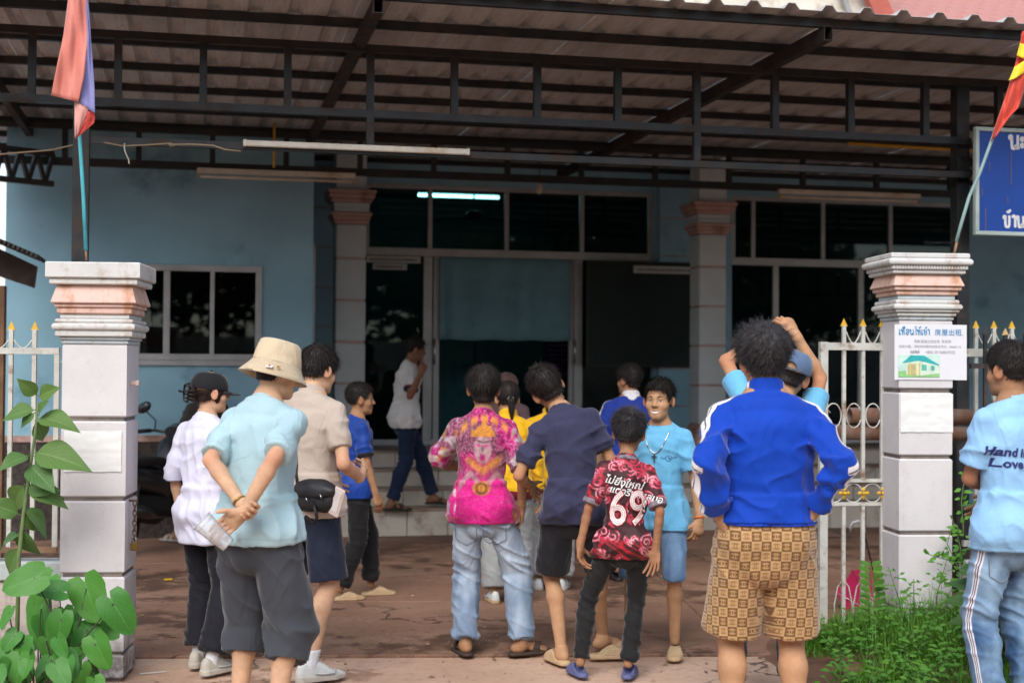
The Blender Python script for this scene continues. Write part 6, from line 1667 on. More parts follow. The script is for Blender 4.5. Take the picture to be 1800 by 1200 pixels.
# 14 youth in a cap with raised arms, taking a picture
b14 = (1347, 7.0, 2, 1.74)
F = Fig(b14[3], *b14[:3], SK_M, label='youth in slate blue cap and light blue T-shirt with both arms raised', girth=.9, head=1.06, look=(-14, 12, 18), lean=(4, 15),
        feet=[(-.16, 0, 6), (.13, 0, -8)], wr=[LP2(b14, 1352, 592, 7.22), LP2(b14, 1398, 588, 7.2)], el=[(-1, .5, .1), (.8, .7, .05)], sh_up=(.03, .03))
F.body(hands={0: dict(dir=V3(.5, .4, .75), palm=V3(.5, .8, .2), curl=(.6, .8, .5)), 1: dict(dir=V3(-.5, .3, .8), palm=V3(-.5, .8, .2), curl=(.6, .9, .6))})
F.trousers(cloth('navy_trousers', (.014, .02, .045)), upto=1.95, r=(.1, .08, .07, .062), seed=14)
F.shirt(LB, sleeve=.62, sl_r=(.082, .092), seed=14, hem=-.12)
F.hair(length=.025, lift=.06, cap=.012, n=700, seed=14, nape=-.06, zmax=.01)
cap_on(F, cloth('slate_cap', (.1, .16, .27), var=.12), yaw=0, tilt=8, strap=True, grow=.018, lift=.004)
for i in (0, 1): F.shoe(i, TAN_R, TAN_R, 'clog')
P14 = F
# 15 youth with printed back
b15 = (1782, 6.5, 24, 1.76)
F = Fig(b15[3], *b15[:3], SK_T, label='youth in pale blue T-shirt with navy lettering on the back and side-striped jeans', girth=.89, res=.85, look=(12, 2, 0), feet=[(-.1, .02, 6), (.1, 0, -8)],
        wr=[(.04, .22, 1.06), (.12, .22, 1.0)], el=[(-1, -.5, -.1), (1, -.6, 0)])
F.body()
def s15(v):
    best = np.full(len(v), 9., dtype=f32); k = F.s
    for i in (0,):
        p, r = F.LP[i]; t = np.clip((v[:, 2]-p[-1][2])/(p[0][2]-p[-1][2]), 0, 1); c = np.stack([np.interp(v[:, 2], [q[2] for q in p][::-1], [q[j] for q in p][::-1]) for j in range(3)], 1)
        a = np.arctan2(v[:, 1]-c[:, 1], -(v[:, 0]-c[:, 0])); wob = .0
        best = np.where(v[:, 0] < F.hc[0], (a+.25)*.1, best)
    return best
t_ = NT('striped_jeans'); fd = t_.attr('fade').outputs['Fac']; sa = t_.attr('sd').outputs['Fac']
cc = t_.mix(t_.math('ADD', t_.math('MULTIPLY', t_.ramp(t_.noise(6, 4, .65), .35, .7), .45), fd, clamp=True), (.03, .085, .2), (.3, .45, .62))
for lo, hi, col in ((-.02, .02, (.7, .68, .75)), (-.0095, .0095, (.03, .02, .06)), (-.004, .004, (.7, .68, .75))):
    cc = t_.mix(t_.math('MULTIPLY', t_.math('GREATER_THAN', sa, lo), t_.math('LESS_THAN', sa, hi)), cc, col)
b_ = t_.bump(t_.noise(300, 2), .3, .0012); t_.pbr(cc, .85, 0, t_.bump(t_.noise(30, 4, .6, None, 1), .4, .006, b_), .25, .15)
tr = F.trousers(t_.m, upto=1.95, r=(.1, .085, .074, .072), seed=15, amp=.013, attrs={'fade': fade_f(F)})
set_attr(tr.data, 'sd', s15(o_v[tr.name][0]))
sh = F.shirt(cloth('pale_blue_jersey', (.28, .52, .8), rough=.65), hem=-.13, hem_r=(.188, .142), ease=.027, sleeve=.72, sl_r=(.085, .094), seed=15, amp=.009)
NV = M('navy_print', (.02, .025, .14), .6, .05, bump=0)
rotv = lambda a: ((math.cos(a), 0, math.sin(a)), (-math.sin(a), 0, math.cos(a)))
xd, zd = rotv(-.06)
for row, x_, s_ in ((('Hand', 'in', 'H'), -.2, .295), (('Love', 'La'), -.165, .245)):
    for wd in row:
        gg = text_geo(wd,   .052*F.s, .0016, 0, .006); print_on(F, sh, 'lettering', NV, gg, (x_*F.s, 0, float(F.sp(s_)[2])-(x_+.23)*.06), xd, zd, .006); x_ += max(p.x for p in gg[0])/F.s+.013
F.hair(length=.02, lift=.35, cap=.016, n=3400, seed=15, nape=-.045, side=.005)
gv, gf = o_v[tr.name]; pk = MB(); pts = []
for t in np.linspace(0, 1, 24):
    e_ = [(-.07, .02), (-.06, -.1), (0, -.14), (.06, -.1), (.07, .02)]; u = t*4; i0 = min(3, int(u)); fr = u-i0
    pts.append(V3((-.09+e_[i0][0]*(1-fr)+e_[i0+1][0]*fr)*F.s, 0, F.hc[2]+(-.165+e_[i0][1]*.8*(1-fr)+e_[i0+1][1]*.8*fr)*F.s))
pk.tube(drape_on(gv, gf, pts, (0, 1, 0), .001), .003, 5).build('back_pocket_seam', cloth('denim_seam_blue', (.22, .24, .26)), tr, True)
P15 = F
# 16 woman in a headscarf by the steps
F = Fig(1.58, 888, 12.2, -20, SK_M, label='woman in brown headscarf standing before the doorway behind the others', look=(-25, 0, 0), res=1.3)
F.body(); F.trousers(cloth('black_cotton', (.011, .011, .012)), seed=16)
SC = cloth('brown_scarf', (.17, .1, .085)); F.shirt(cloth('dusk_blouse', (.16, .1, .11)), long_=True, seed=16)
c = F.hd
def fsc(P):
    q = hq(F, P); d = ell(q, V3(0, -.012, .028), (.096, .116, .108)); d = smin(d, loft(q, [V3(0, -.03, -.03), V3(0, -.04, -.14), V3(0, -.03, -.24)], V3(1, 0, 0), [.09, .11, .18], [.1, .1, .13]), .03)
    d = np.maximum(d, -ell(q, V3(0, .1, -.02), (.058, .06, .085))); return (d+.008*(vnoise(q*V3(30, 30, 9))-.5))*F.hs
F.garment('headscarf', fsc, c-V3(.24, .24, .34), c+V3(.24, .24, .18), .009, SC)
for i in (0, 1): F.shoe(i, BLK_R, BLK_R, 'clog')
# 17 man by the motorbike
F = Fig(1.55, 362, 13.2, 35, SK_T, label='man in dark olive T-shirt standing beside the motorbike', look=(0, 10, 0), feet=[(-.26, .15, 30), (.1, -.1, -10)], res=1.25, wr=[(-.3, .1, .9), (.27, .02, .84)])
F.body(feet='bare'); F.trousers(M('grey_print', (.12, .12, .14), .85, .6, 40), upto=.98, r=(.105, .105, .11), seed=17); F.shirt(cloth('olive_shirt', (.045, .04, .035)), seed=17)
F.hair(n=900, seed=17)
for i in (0, 1): F.shoe(i, RUB('pale_sandal', (.45, .42, .38)), RUB('pale_sandal', (.45, .42, .38)), 'sandal')
# ================================================================== gate, fences, posters, flags, plants and small things
PAINT = M('pale_iron', (.5, .5, .46), .5, .12, 8, .2, 60, dirt=(.22, .12, .07), dirt_amt=.35, ds=9); PAINT_B = M('black_iron', (.03, .03, .032), .5, .3, 8, .2, 60, dirt=(.12, .06, .035), dirt_amt=.4); YEL = M('yellow_tip', (.62, .36, .02), .5, .15, 9, .15)
RUST = M('rusty_pipe', (.3, .28, .27), .6, .2, 5, .3, 50, dirt=(.2, .09, .05), dirt_amt=1.2, ds=5)
def spear(m, x, y, z, s=1.0):
    w, h = .02*s, .045*s
    m.add([(x-w, y-.006, z), (x+w, y-.006, z), (x+w, y+.006, z), (x-w, y+.006, z), (x, y, z+h)], [(3, 2, 1, 0), (0, 1, 4), (1, 2, 4), (2, 3, 4), (3, 0, 4)]); return m
def arc(x0, x1, z, dip, y, n=9): return [(x0+(x1-x0)*i/n, y, z-dip*math.sin(math.pi*i/n)) for i in range(n+1)]
# --- left fence on its low wall (frame of the left pillar)
pl = PILL.location; ry = PILL.rotation_euler.z
def fence_root(name, label, cat, base, yaw): return empty(name, label, cat, base, yaw)
sc_ = 7.55/2500
fx = lambda px: (px-97)*sc_
ori = at(97, 900, 7.55); zf_ = lambda py: CAMZ+(643-py)*sc_
FN = fence_root('iron_fence', 'pale iron fence with yellow spear tips on a low wall', 'fence', (ori.x, 7.55, 0), ry)
xl = fx(-260)
MB().box(xl, .012, -.016, .016, zf_(623), zf_(612)).build('rail', PAINT, FN); MB().box(xl, .012, -.016, .016, zf_(970), zf_(960)).build('rail', M('rust_rail', (.2, .12, .07), .7, .3, 9), FN)
MB().box(-.013, .013, -.013, .013, zf_(960), zf_(623)).build('bar', PAINT, FN)
for px in (58, 18, -22, -62, -102, -142, -182, -222):
    x = fx(px); MB().box(x-.011, x+.011, -.011, .011, zf_(960), zf_(580)).build('bar', PAINT, FN); spear(MB(), x, 0, zf_(581), 1.05).build('spear_tip', YEL, FN)
    x2 = fx(px-40); MB().tube(arc(x2+.012, x-.012, zf_(598), .045, 0), .0045, 6).build('scroll', PAINT, FN, True)
MB().box(.013, .115, -.004, .004, zf_(637), zf_(635)).build('tie_rod', PAINT, FN)
LW = MB().bbox(xl, .18, -.07, .07, 0, zf_(1020), .008).build('low_wall', plaster('low_wall_paint', (.5, .44, .41), (.2, .13, .1), .9, .7)); LW.location = (ori.x, 7.6, 0); LW.rotation_euler.z = ry; tag(LW, 'low plastered wall carrying the pale iron fence behind the plants', 'wall')
MB().bbox(xl, .18, -.09, .09, zf_(1018), zf_(985), .008).build('coping', plaster('coping_paint', (.45, .5, .5), (.25, .17, .12), .8, .6), LW)
# --- right gate leaf
sc2 = 8.95/2500; o2 = at(1443, 900, 8.95); gx = lambda px: (px-1443)*sc2; gz = lambda py: CAMZ+(652-py)*sc2
GT = fence_root('iron_gate', 'open pale iron gate leaf with yellow flowers and spear tips', 'gate', (o2.x, 8.95, 0), R_(7))
MB().box(-.012, .038, -.02, .02, gz(1110), gz(601)).build('stile', PAINT, GT); xr = gx(1640)
MB().box(.038, xr, -.018, .018, gz(615), gz(602)).build('rail', PAINT, GT); MB().box(.038, xr, -.013, .013, gz(847), gz(841)).build('rail', PAINT, GT); MB().box(.038, xr, -.013, .013, gz(888), gz(882)).build('rail', PAINT, GT)
for px in (1484, 1519, 1554, 1589, 1624):
    x = gx(px); MB().box(x-.011, x+.011, -.011, .011, gz(847)+.004, gz(572)).build('bar', PAINT, GT); MB().box(x-.011, x+.011, -.011, .011, gz(1095), gz(888)-.002).build('bar', PAINT, GT); spear(MB(), x, 0, gz(573), 1.12).build('spear_tip', YEL, GT)
    MB().tube(arc(x+.014, gx(px+35)-.014, gz(582), .075, 0), .0045, 6).build('scroll', PAINT, GT, True)
    xc = x+gx(1443+17.5)-.0; zc = gz(866)
    MB().tube([(gx(px-17)+.058*math.cos(a), .002, zc+.058*math.sin(a)) for a in np.linspace(0, 6.283, 21)[:-1]], .0045, 5, True).build('ring', PAINT, GT, True)
    m = MB()
    for k in range(4):
        a = k*math.pi/2; q = lambda r, b: (gx(px)+r*math.cos(a+b), -.018, zc+r*math.sin(a+b)); m.add([q(0, 0), q(.03, -.5), q(.042, 0), q(.03, .5), (gx(px)+.02*math.cos(a), -.03, zc+.02*math.sin(a))], [(0, 1, 4), (1, 2, 4), (2, 3, 4), (3, 0, 4), (3, 2, 1, 0)])
    fl = m.build('flower', YEL, GT); MB().lathe([(.012, 0), (.013, .008), (.006, .014)], (0, 0, 0), 8).xf(Matrix.Translation((gx(px), -.024, zc)) @ Matrix.Rotation(math.pi/2, 4, 'X')).build('flower_eye', YEL, fl)
    MB().tube([(x-gx(1443+17), 0, gz(1100)), (x-gx(1443+16), 0, gz(1060)), (x-gx(1443+10), 0, gz(1030)), (x, 0, gz(1017)), (x+gx(1443+10), 0, gz(1030)), (x+gx(1443+16), 0, gz(1060)), (x+gx(1443+17), 0, gz(1100))], .005, 5).build('arch', PAINT, GT, True)
for px, sg in ((1464, 1), (1501, 0), (1536, 0)):      # scrolls round the middle
    cx, cz = gx(px), gz(730)
    MB().tube([(cx+.05*math.cos(a)*(1 if a < 5.2 else .8), -.014, cz+.076*math.sin(a)) for a in np.linspace(R_(-150), R_(150), 20)]+[(cx-.02, -.014, cz+.018)] if sg else [(cx+.048*math.cos(a), -.014, cz+.076*math.sin(a)) for a in np.linspace(R_(20), R_(340), 22)], .0045, 5).build('scroll', PAINT, GT, True)
# --- two rusty pipes stored behind the gate
for (pxa, py, r, lab) in ((1492, 730, .052, 'upper rusty pipe with open end lying behind the gate'), (1462, 759, .05, 'lower rusty pipe lying behind the gate')):
    a = at(pxa, py, 9.12); b = at(1760, py+3, 9.42); m = MB(); d = (b-a).normalized(); n = 18; up = Vector((0, 0, 1)); sd_ = d.cross(up).normalized(); up = sd_.cross(d)
    vs, fs = [], []
    for p in (a, b):
        for rr in (r, r-.008):
            for k in range(n): an = 2*math.pi*k/n; vs.append(p-a+(sd_*math.cos(an)+up*math.sin(an))*rr)
    for k in range(n):
        l = (k+1) % n; fs += [(k, l, 2*n+l, 2*n+k), (n+l, n+k, 3*n+k, 3*n+l), (k, n+k, n+l, l), (2*n+k, 2*n+l, 3*n+l, 3*n+k)]
    o = m.add(vs, fs).build('steel_pipe', RUST, None, True); o.location = a; tag(o, lab, 'pipe')
# --- right fence, an old black one before a pale one
o3 = at(1700, 900, 9.2); s3 = 9.2/2500; hx = lambda px: (px-1700)*s3; hz = lambda py: CAMZ+(655-py)*s3
F2 = fence_root('iron_fence', 'pale iron fence panel with yellow tips behind the black railing', 'fence', (o3.x, 9.2, 0), R_(8)); F3 = fence_root('iron_railing', 'black iron railing with dark spear tips beside the poster pillar', 'fence', (o3.x, 9.05, 0), R_(8))
MB().box(-.03, 1.6, -.016, .016, hz(628), hz(614)).build('rail', PAINT, F2); MB().box(-.03, 1.6, -.016, .016, hz(960), hz(950)).build('rail', PAINT, F2); MB().box(-.03, 1.6, -.05, .05, 0, hz(985)).build('footing', PL_W, F2)
for k in range(12):
    x = hx(1716+k*33.5); MB().box(x-.011, x+.011, -.011, .011, hz(985), hz(577)).build('bar', PAINT, F2); spear(MB(), x, 0, hz(578), 1.15).build('spear_tip', YEL, F2); MB().tube(arc(x+.013, x+hx(1733.5)-.013, hz(588), .07, 0), .0045, 6).build('scroll', PAINT, F2, True)
MB().box(-.03, 1.6, -.013, .013, hz(649), hz(640)).build('rail', PAINT_B, F3); MB().box(-.03, 1.6, -.013, .013, hz(940), hz(931)).build('rail', PAINT_B, F3)
for k in range(10):
    x = hx(1719+k*37); MB().box(x-.011, x+.011, -.011, .011, -.02, hz(590)).build('bar', PAINT_B, F3); spear(MB(), x, 0, hz(591), 1.1).build('spear_tip', PAINT_B if k != 1 else M('tan_tip', (.5, .35, .15)), F3); MB().tube(arc(x+.013, x+hx(1737)-.013, hz(610), .05, 0), .004, 6).build('scroll', PAINT_B, F3, True)
# --- papers on the pillars
def sheet(name, label, cat, px0, px1, py0, py1, pil, crumple, mat, thick=.0016):
    """a paper on the front face of a pillar, in the pillar's own frame"""
    inv = (Matrix.Translation(pil.location) @ Matrix.Rotation(pil.rotation_euler.z, 4, 'Z')).inverted(); hw_ = .165 if pil is PILL else .167
    def onface(px, py):
        d = ray(px, py); o = Vector((0, 0, CAMZ)); M3 = inv; oo = M3 @ o; dd = M3.to_3x3() @ d; t = (-hw_-.004-oo.y)/dd.y; return oo+dd*t
    a, b = onface(px0, py1), onface(px1, py0); nu, nv = (26, 18) if crumple else (2, 2); vs, fs = [], []
    rng = np.random.RandomState(int(px0)); P = []
    for j in range(nv+1):
        for i in range(nu+1): P.append((a.x+(b.x-a.x)*i/nu, 0, a.z+(b.z-a.z)*j/nv))
    A = np.array(P, dtype=f32); n = vnoise(A*V3(22, 1, 60)+px0)*.6+vnoise(A*V3(60, 1, 110)+3)*.4
    A[:, 1] = -hw_-.003-crumple*n
    for j in range(nv):
        for i in range(nu): k = j*(nu+1)+i; fs.append((k, k+1, k+nu+2, k+nu+1))
    c = Vector(((a.x+b.x)/2, -hw_, a.z)); A -= np.array(c, dtype=f32)
    r = empty(name, label, cat, pil.matrix_basis @ c, pil.rotation_euler.z)
    o = link('paper', npmesh('paper', A, np.array(fs, dtype=np.int32)), mat, r); o.data.shade_flat() if not crumple else None
    return r, a-c, b-c
for p_ in (PILL, PILR): p_.matrix_basis = Matrix.Translation(p_.location) @ Matrix.Rotation(p_.rotation_euler.z, 4, 'Z')
WPAP = M('blank_paper', (.76, .76, .75), .8, .03, 5, .1)
sheet('torn_paper', 'crumpled blank white paper pasted on the pillar by the padlock', 'paper', 112, 214, 757, 829, PILL, .006, WPAP)
sheet('torn_paper', 'crumpled blank white paper pasted below the rental poster', 'paper', 1583, 1675, 692, 759, PILR, .006, WPAP)
PO, qa, qb = sheet('rental_poster', 'white rental poster with blue heading and a picture of a house', 'poster', 1572, 1699, 571, 667, PILR, 0, M('poster_white', (.7, .7, .74), .75, .02, bump=0))
PWd, PHt = qb.x-qa.x, qb.z-qa.z; yy = qa.y-.006
for o_ in list(PO.children): o_.location.y -= .004
INKB = M('poster_blue', (.03, .25, .52), .5, .05, bump=0); INKG = M('poster_grey', (.33, .33, .34), .6, .05, bump=0)
def ptext(txt, size, x, z, mat):
    v, f = text_geo(txt, size, 0, 0, 0); me = bpy.data.meshes.new('lettering'); me.from_pydata([(qa.x+x*PWd+p.x, yy, qa.z+z*PHt+p.y) for p in v], [], f); me.update(); o = link('lettering', me, mat, PO); o['kind'] = 'stuff'; return max(p.x for p in v)
ptext('房屋出租.', .043, .55, .815, INKB); ptext('两卧室独立式住宅  有空调', .02, .27, .675, INKG); ptext('如有兴趣，请联系所提供的微信号码。96666116', .0185, .06, .585, INKG); ptext('+856 20 5688.9332', .024, .42, .48, INKG)
m, _ = lao(['e', 'h', 'ue', 'o', 'no', 'ai', 'h', 'tho', 'e', 'so', 'tho', 'aa'], .034, .0048, yy-.001, qa.x+.06*PWd, qa.z+.815*PHt); o = m.build('lettering', INKB, PO); o['kind'] = 'stuff'
m, _ = lao(['e', 'bo', 'o', 'ai', 'so', 'o', 'tho'], .014, .0022, yy-.001, qa.x+.22*PWd, qa.z+.485*PHt); o = m.build('lettering', INKG, PO); o['kind'] = 'stuff'
def pq(name, pts, col, lay): 
    me = bpy.data.meshes.new(name); me.from_pydata([(qa.x+x*PWd, yy-.0006*lay, qa.z+z*PHt) for x, z in pts], [], [tuple(range(len(pts)))]); me.update(); return link(name, me, M('print_'+name, col, .5, .12, 20, 0), PO)
pq('picture_sky', [(.05, .05), (.62, .05), (.62, .45), (.05, .45)], (.5, .7, .62), 0); pq('picture_lawn', [(.05, .05), (.62, .05), (.62, .13), (.3, .18), (.05, .15)], (.25, .55, .2), 1); pq('picture_wall', [(.16, .1), (.32, .07), (.62, .12), (.6, .28), (.33, .34), (.16, .27)], (.6, .72, .6), 2)
pq('picture_roof', [(.1, .3), (.22, .44), (.4, .44), (.62, .27), (.6, .26), (.33, .35), (.14, .31)], (.03, .38, .4), 3); pq('picture_porch', [(.18, .1), (.29, .08), (.29, .3), (.18, .27)], (.45, .4, .22), 4); pq('picture_window', [(.37, .17), (.44, .175), (.44, .27), (.37, .28)], (.1, .42, .35), 5); pq('picture_window', [(.5, .17), (.55, .17), (.55, .25), (.5, .26)], (.1, .42, .35), 5)
for x in (.2, .28, .33): pq('picture_post', [(x, .08), (x+.02, .08), (x+.02, .3), (x, .3)], (.62, .5, .15), 6)
# --- flags
def cloth_panel(name, rows, Y, mat, parent, base, wav=.012, fr=5, ph=0, nu=18, nv=26):
    """rows: (left px, left py, right px, right py) from the top down"""
    A = []; rows = np.array(rows, dtype=float)
    for j in range(nv+1):
        t = j/nv*(len(rows)-1); i0 = min(len(rows)-2, int(t)); fr_ = t-i0; r = rows[i0]*(1-fr_)+rows[i0+1]*fr_
        for i in range(nu+1):
            a = i/nu; p = at(r[0]+(r[2]-r[0])*a, r[1]+(r[3]-r[1])*a, Y+wav*math.sin(a*fr+j*.25+ph)+wav*.6*math.sin(a*fr*2.3-j*.4+ph)); A.append(p-base)
    F_ = [(j*(nu+1)+i, j*(nu+1)+i+1, (j+1)*(nu+1)+i+1, (j+1)*(nu+1)+i) for j in range(nv) for i in range(nu)]
    o = link(name, npmesh(name, np.array([tuple(x) for x in A], dtype=f32), np.array(F_, dtype=np.int32)), mat, parent); md = o.modifiers.new('t', 'SOLIDIFY'); md.thickness = .002; return o
def satin(name, col):
    t = NT(name); c = Vector(col); n = t.noise(18, 3, .6, t.scale(t.tc, (1, 1, .35)), .6)
    b = t.bump(n, .35, .012); p = t.pbr(t.mix(t.ramp(t.noise(3, 3), .3, .7), tuple(c*.9), tuple(c*1.1)), .5, 0, b, .35, .3); 
    return t.m
FY = 7.72; fb = at(152, 455, FY); FL = empty('flag', 'faded red and blue flag drooping from a turquoise pole', 'flag', fb)
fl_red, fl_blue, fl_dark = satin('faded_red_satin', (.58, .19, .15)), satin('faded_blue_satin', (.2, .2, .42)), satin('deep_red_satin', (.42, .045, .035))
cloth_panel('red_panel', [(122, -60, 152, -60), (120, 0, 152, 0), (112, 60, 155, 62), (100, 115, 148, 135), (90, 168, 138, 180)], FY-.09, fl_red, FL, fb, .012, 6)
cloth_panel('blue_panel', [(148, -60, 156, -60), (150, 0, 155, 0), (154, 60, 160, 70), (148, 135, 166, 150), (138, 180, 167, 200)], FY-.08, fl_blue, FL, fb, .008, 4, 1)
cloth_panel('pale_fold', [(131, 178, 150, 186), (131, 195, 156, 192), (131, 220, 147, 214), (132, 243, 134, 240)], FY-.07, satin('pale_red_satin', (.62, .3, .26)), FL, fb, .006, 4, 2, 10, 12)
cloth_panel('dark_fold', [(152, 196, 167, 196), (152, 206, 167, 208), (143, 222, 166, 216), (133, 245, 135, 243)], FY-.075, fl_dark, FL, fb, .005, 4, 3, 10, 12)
poleM = M('turquoise_pole', (.06, .36, .42), .4, .15, 8, .1, dirt=(.3, .2, .12), dirt_amt=.15, ds=12)
pts = [at(x, y, FY) for x, y in ((151, 440), (147, 350), (140, 238), (134, 120), (129, 0), (127, -60))]; MB().tube([p-fb for p in pts], .0105, 10).build('pole', poleM, FL, True)
MB().tube([at(152, 458, FY)-fb, at(151, 438, FY)-fb], .006, 8).build('pole_tip', M('bamboo', (.25, .15, .08), .7), FL, True)
FY = 8.95; fb = at(1680, 444, FY); FR = empty('flag', 'red flag with yellow emblem wrapped around a leaning pole', 'flag', fb)
pts = [at(x, y, FY) for x, y in ((1681, 425), (1690, 392), (1704, 345), (1722, 305), (1744, 245), (1772, 165), (1800, 90), (1825, 20))]; MB().tube([p-fb for p in pts], .011, 10).build('pole', M('grey_green_pole', (.22, .33, .32), .5, .15, 8), FR, True)
MB().tube([at(1677, 450, FY)-fb, at(1682, 424, FY)-fb], .009, 8).build('pole_tip', M('bamboo', (.25, .15, .08), .7), FR, True)
rs = satin('red_satin', (.56, .06, .035)); rs2 = satin('pale_red_flag', (.6, .22, .16)); ys_ = satin('yellow_satin', (.75, .55, .02))
rowz = [(1797, 55, 1830, 60), (1788, 100, 1818, 110), (1774, 150, 1800, 160), (1760, 190, 1790, 190), (1748, 225, 1775, 205), (1741, 250, 1752, 238)]
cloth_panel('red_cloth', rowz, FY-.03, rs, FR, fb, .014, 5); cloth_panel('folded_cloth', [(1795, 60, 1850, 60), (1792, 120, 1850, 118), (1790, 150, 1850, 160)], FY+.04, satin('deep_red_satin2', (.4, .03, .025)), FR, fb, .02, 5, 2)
cloth_panel('yellow_patch', [(1793, 76, 1812, 82), (1787, 98, 1800, 104)], FY-.06, ys_, FR, fb, .004, 4, 0, 8, 8); cloth_panel('yellow_patch', [(1783, 118, 1812, 100), (1774, 140, 1800, 128), (1772, 142, 1786, 138)], FY-.062, ys_, FR, fb, .004, 4, 1, 8, 8)
# --- chain and padlock on the left pillar
CHM = M('rusty_chain', (.16, .1, .07), .55, .3, 30, .2, metal=.6); cb_ = at(237, 880, 7.52); CH = empty('chain', 'rusty chain with a padlock hanging from the gate pillar', 'chain', cb_)
for k in range(8):
    c = Vector((0, 0, -.012-k*.026)); al = k % 2; MB().tube([c+Vector((math.cos(a)*.009*(1-al), math.cos(a)*.009*al, math.sin(a)*.0175)) for a in np.linspace(0, 6.283, 13)[:-1]], .0034, 5, True).build('chain_link', CHM, CH, True)
pd = MB().bbox(-.02, .02, -.009, .009, -.262, -.218, .005).build('padlock', M('brass_lock', (.3, .18, .06), .4, .2, metal=.8), CH); MB().tube([(-.012, 0, -.219), (-.012, 0, -.2), (0, 0, -.19), (.012, 0, -.2), (.012, 0, -.219)], .0035, 6).build('shackle', M('lock_steel', (.4, .4, .4), .3, metal=1, bump=0), pd, True)
MB().bbox(-.03, .012, -.008, .008, -.003, .008, .002).build('anchor', CHM, CH)
la = at(238, 673, 7.5); o = MB().bbox(-.03, .012, -.012, .012, -.01, .01, .003).bbox(.004, .022, -.015, .015, -.014, .014, .003).build('gate_latch', M('latch_paint', (.5, .38, .33), .6)); o.location = la; tag(o, 'small latch bolt on the side of the padlock pillar', 'latch')
# --- motorbike seen from behind
mbp = at(248, 900, 12.4); BK = empty('motorbike', 'black motorbike parked behind the white pillar by the house wall', 'motorbike', (mbp.x, 12.6, 0), R_(-14))
BB = M('bike_black', (.018, .018, .02), .22, .1, 5, 0, spec=.6); BR = M('bike_rubber', (.015, .014, .014), .8, .2, 30, .4); CR = M('bike_chrome', (.5, .5, .5), .25, .1, metal=1, bump=0)
def wheel(y, nm):
    w_ = MB().tube([(0, y+.24*math.cos(a), .28+.24*math.sin(a)) for a in np.linspace(0, 6.283, 33)[:-1]], .045, 10, True).build(nm, BR, BK, True)
    MB().tube([(0, y+.19*math.cos(a), .28+.19*math.sin(a)) for a in np.linspace(0, 6.283, 33)[:-1]], .014, 6, True).build('rim', CR, w_, True)
    for k in range(5): a = k*1.2566; MB().bar((0, y, .28), (0, y+.18*math.cos(a), .28+.18*math.sin(a)), .02, .02, (1, 0, 0)).build('spoke', CR, w_)
    MB().tube([(-.05, y, .28), (.05, y, .28)], .035, 10).build('hub', CR, w_, True)
wheel(-.45, 'wheel'); wheel(.8, 'wheel')
def blob(name, secs, mat, n=14, par=None):
    """secs: (y, z, half width, half height)"""
    vs, fs = [], []
    for y, z, a, b in secs:
        for k in range(n): t = 2*math.pi*k/n; c, s_ = math.cos(t), math.sin(t); vs.append((a*math.copysign(abs(c)**.75, c), y, z+b*math.copysign(abs(s_)**.75, s_)))
    for j in range(len(secs)-1):
        for k in range(n): l = (k+1) % n; fs.append((j*n+k, j*n+l, (j+1)*n+l, (j+1)*n+k))
    fs += [tuple(range(n))[::-1], tuple((len(secs)-1)*n+k for k in range(n))]
    return MB().add(vs, fs).build(name, mat, par or BK, 50)
blob('tail_body', [(-.72, .72, .05, .04), (-.62, .7, .11, .09), (-.3, .66, .13, .12), (.1, .6, .13, .13), (.25, .5, .1, .1)], BB); blob('seat', [(-.66, .8, .06, .02), (-.55, .8, .12, .045), (-.1, .79, .13, .05), (.2, .77, .09, .04)], BR); blob('front_fairing', [(.3, .55, .12, .25), (.45, .7, .17, .28), (.62, .85, .14, .2), (.72, .88, .08, .1)], BB)
blob('mudguard', [(-.78, .5, .05, .05), (-.7, .55, .07, .1), (-.5, .56, .075, .06)], BB); MB().bbox(-.05, .05, -.76, -.735, .66, .71, .006).build('tail_light', M('tail_red', (.5, .01, .01), .2, .1, bump=0), BK); MB().bbox(-.08, .08, -.8, -.79, .42, .54, .004).build('number_plate', M('plate_dark', (.1, .1, .1)), BK)
for sg in (-1, 1): blob('indicator', [(-.73, .63, .015, .015), (-.7, .63, .02, .02)], M('amber', (.5, .16, .01), .3), 8).location.x = sg*.1
mf = MB().tube([(.15, .15, .3), (.16, -.2, .33), (.165, -.3, .36), (.17, -.62, .42)], [.025, .03, .055, .062], 14).build('muffler', BB, BK, True); MB().tube([(.17, -.6, .417), (.1705, -.63, .4225)], .05, 16).build('muffler_cap', CR, mf, True); MB().tube([(.17, -.625, .42), (.1705, -.636, .424)], .022, 12).build('muffler_bore', BR, mf, True)
for sg in (-1, 1): MB().tube([(sg*.1, -.45, .3), (sg*.1, -.35, .62)], .025, 10).build('shock', CR, BK, True)
hb = MB().tube([(-.34, .42, 1.02), (-.2, .5, 1.03), (0, .54, 1.0), (.2, .5, 1.03), (.34, .42, 1.02)], .014, 8).build('handlebar', BB, BK, True)
for sg in (-1, 1):
    MB().tube([(sg*.22, .47, 1.03), (sg*.34, .4, 1.02)], .02, 10).build('grip', BR, hb, True); mi = MB().tube([(sg*.2, .5, 1.03), (sg*.19, .5, 1.12), (sg*.27, .48, 1.2)], .008, 6).build('mirror', BB, BK, True)
    MB().lathe([(.0, -.012), (.055, -.012), (.062, 0), (.05, .015), (.0, .022)], (0, 0, 0), 18, False).xf(Matrix.Translation((sg*.3, .48, 1.24)) @ Matrix.Rotation(sg*.5, 4, 'Y') @ Matrix.Rotation(math.pi/2, 4, 'X') @ Matrix.Diagonal((1.25, .8, 1, 1))).build('mirror_head', BB, mi, True)
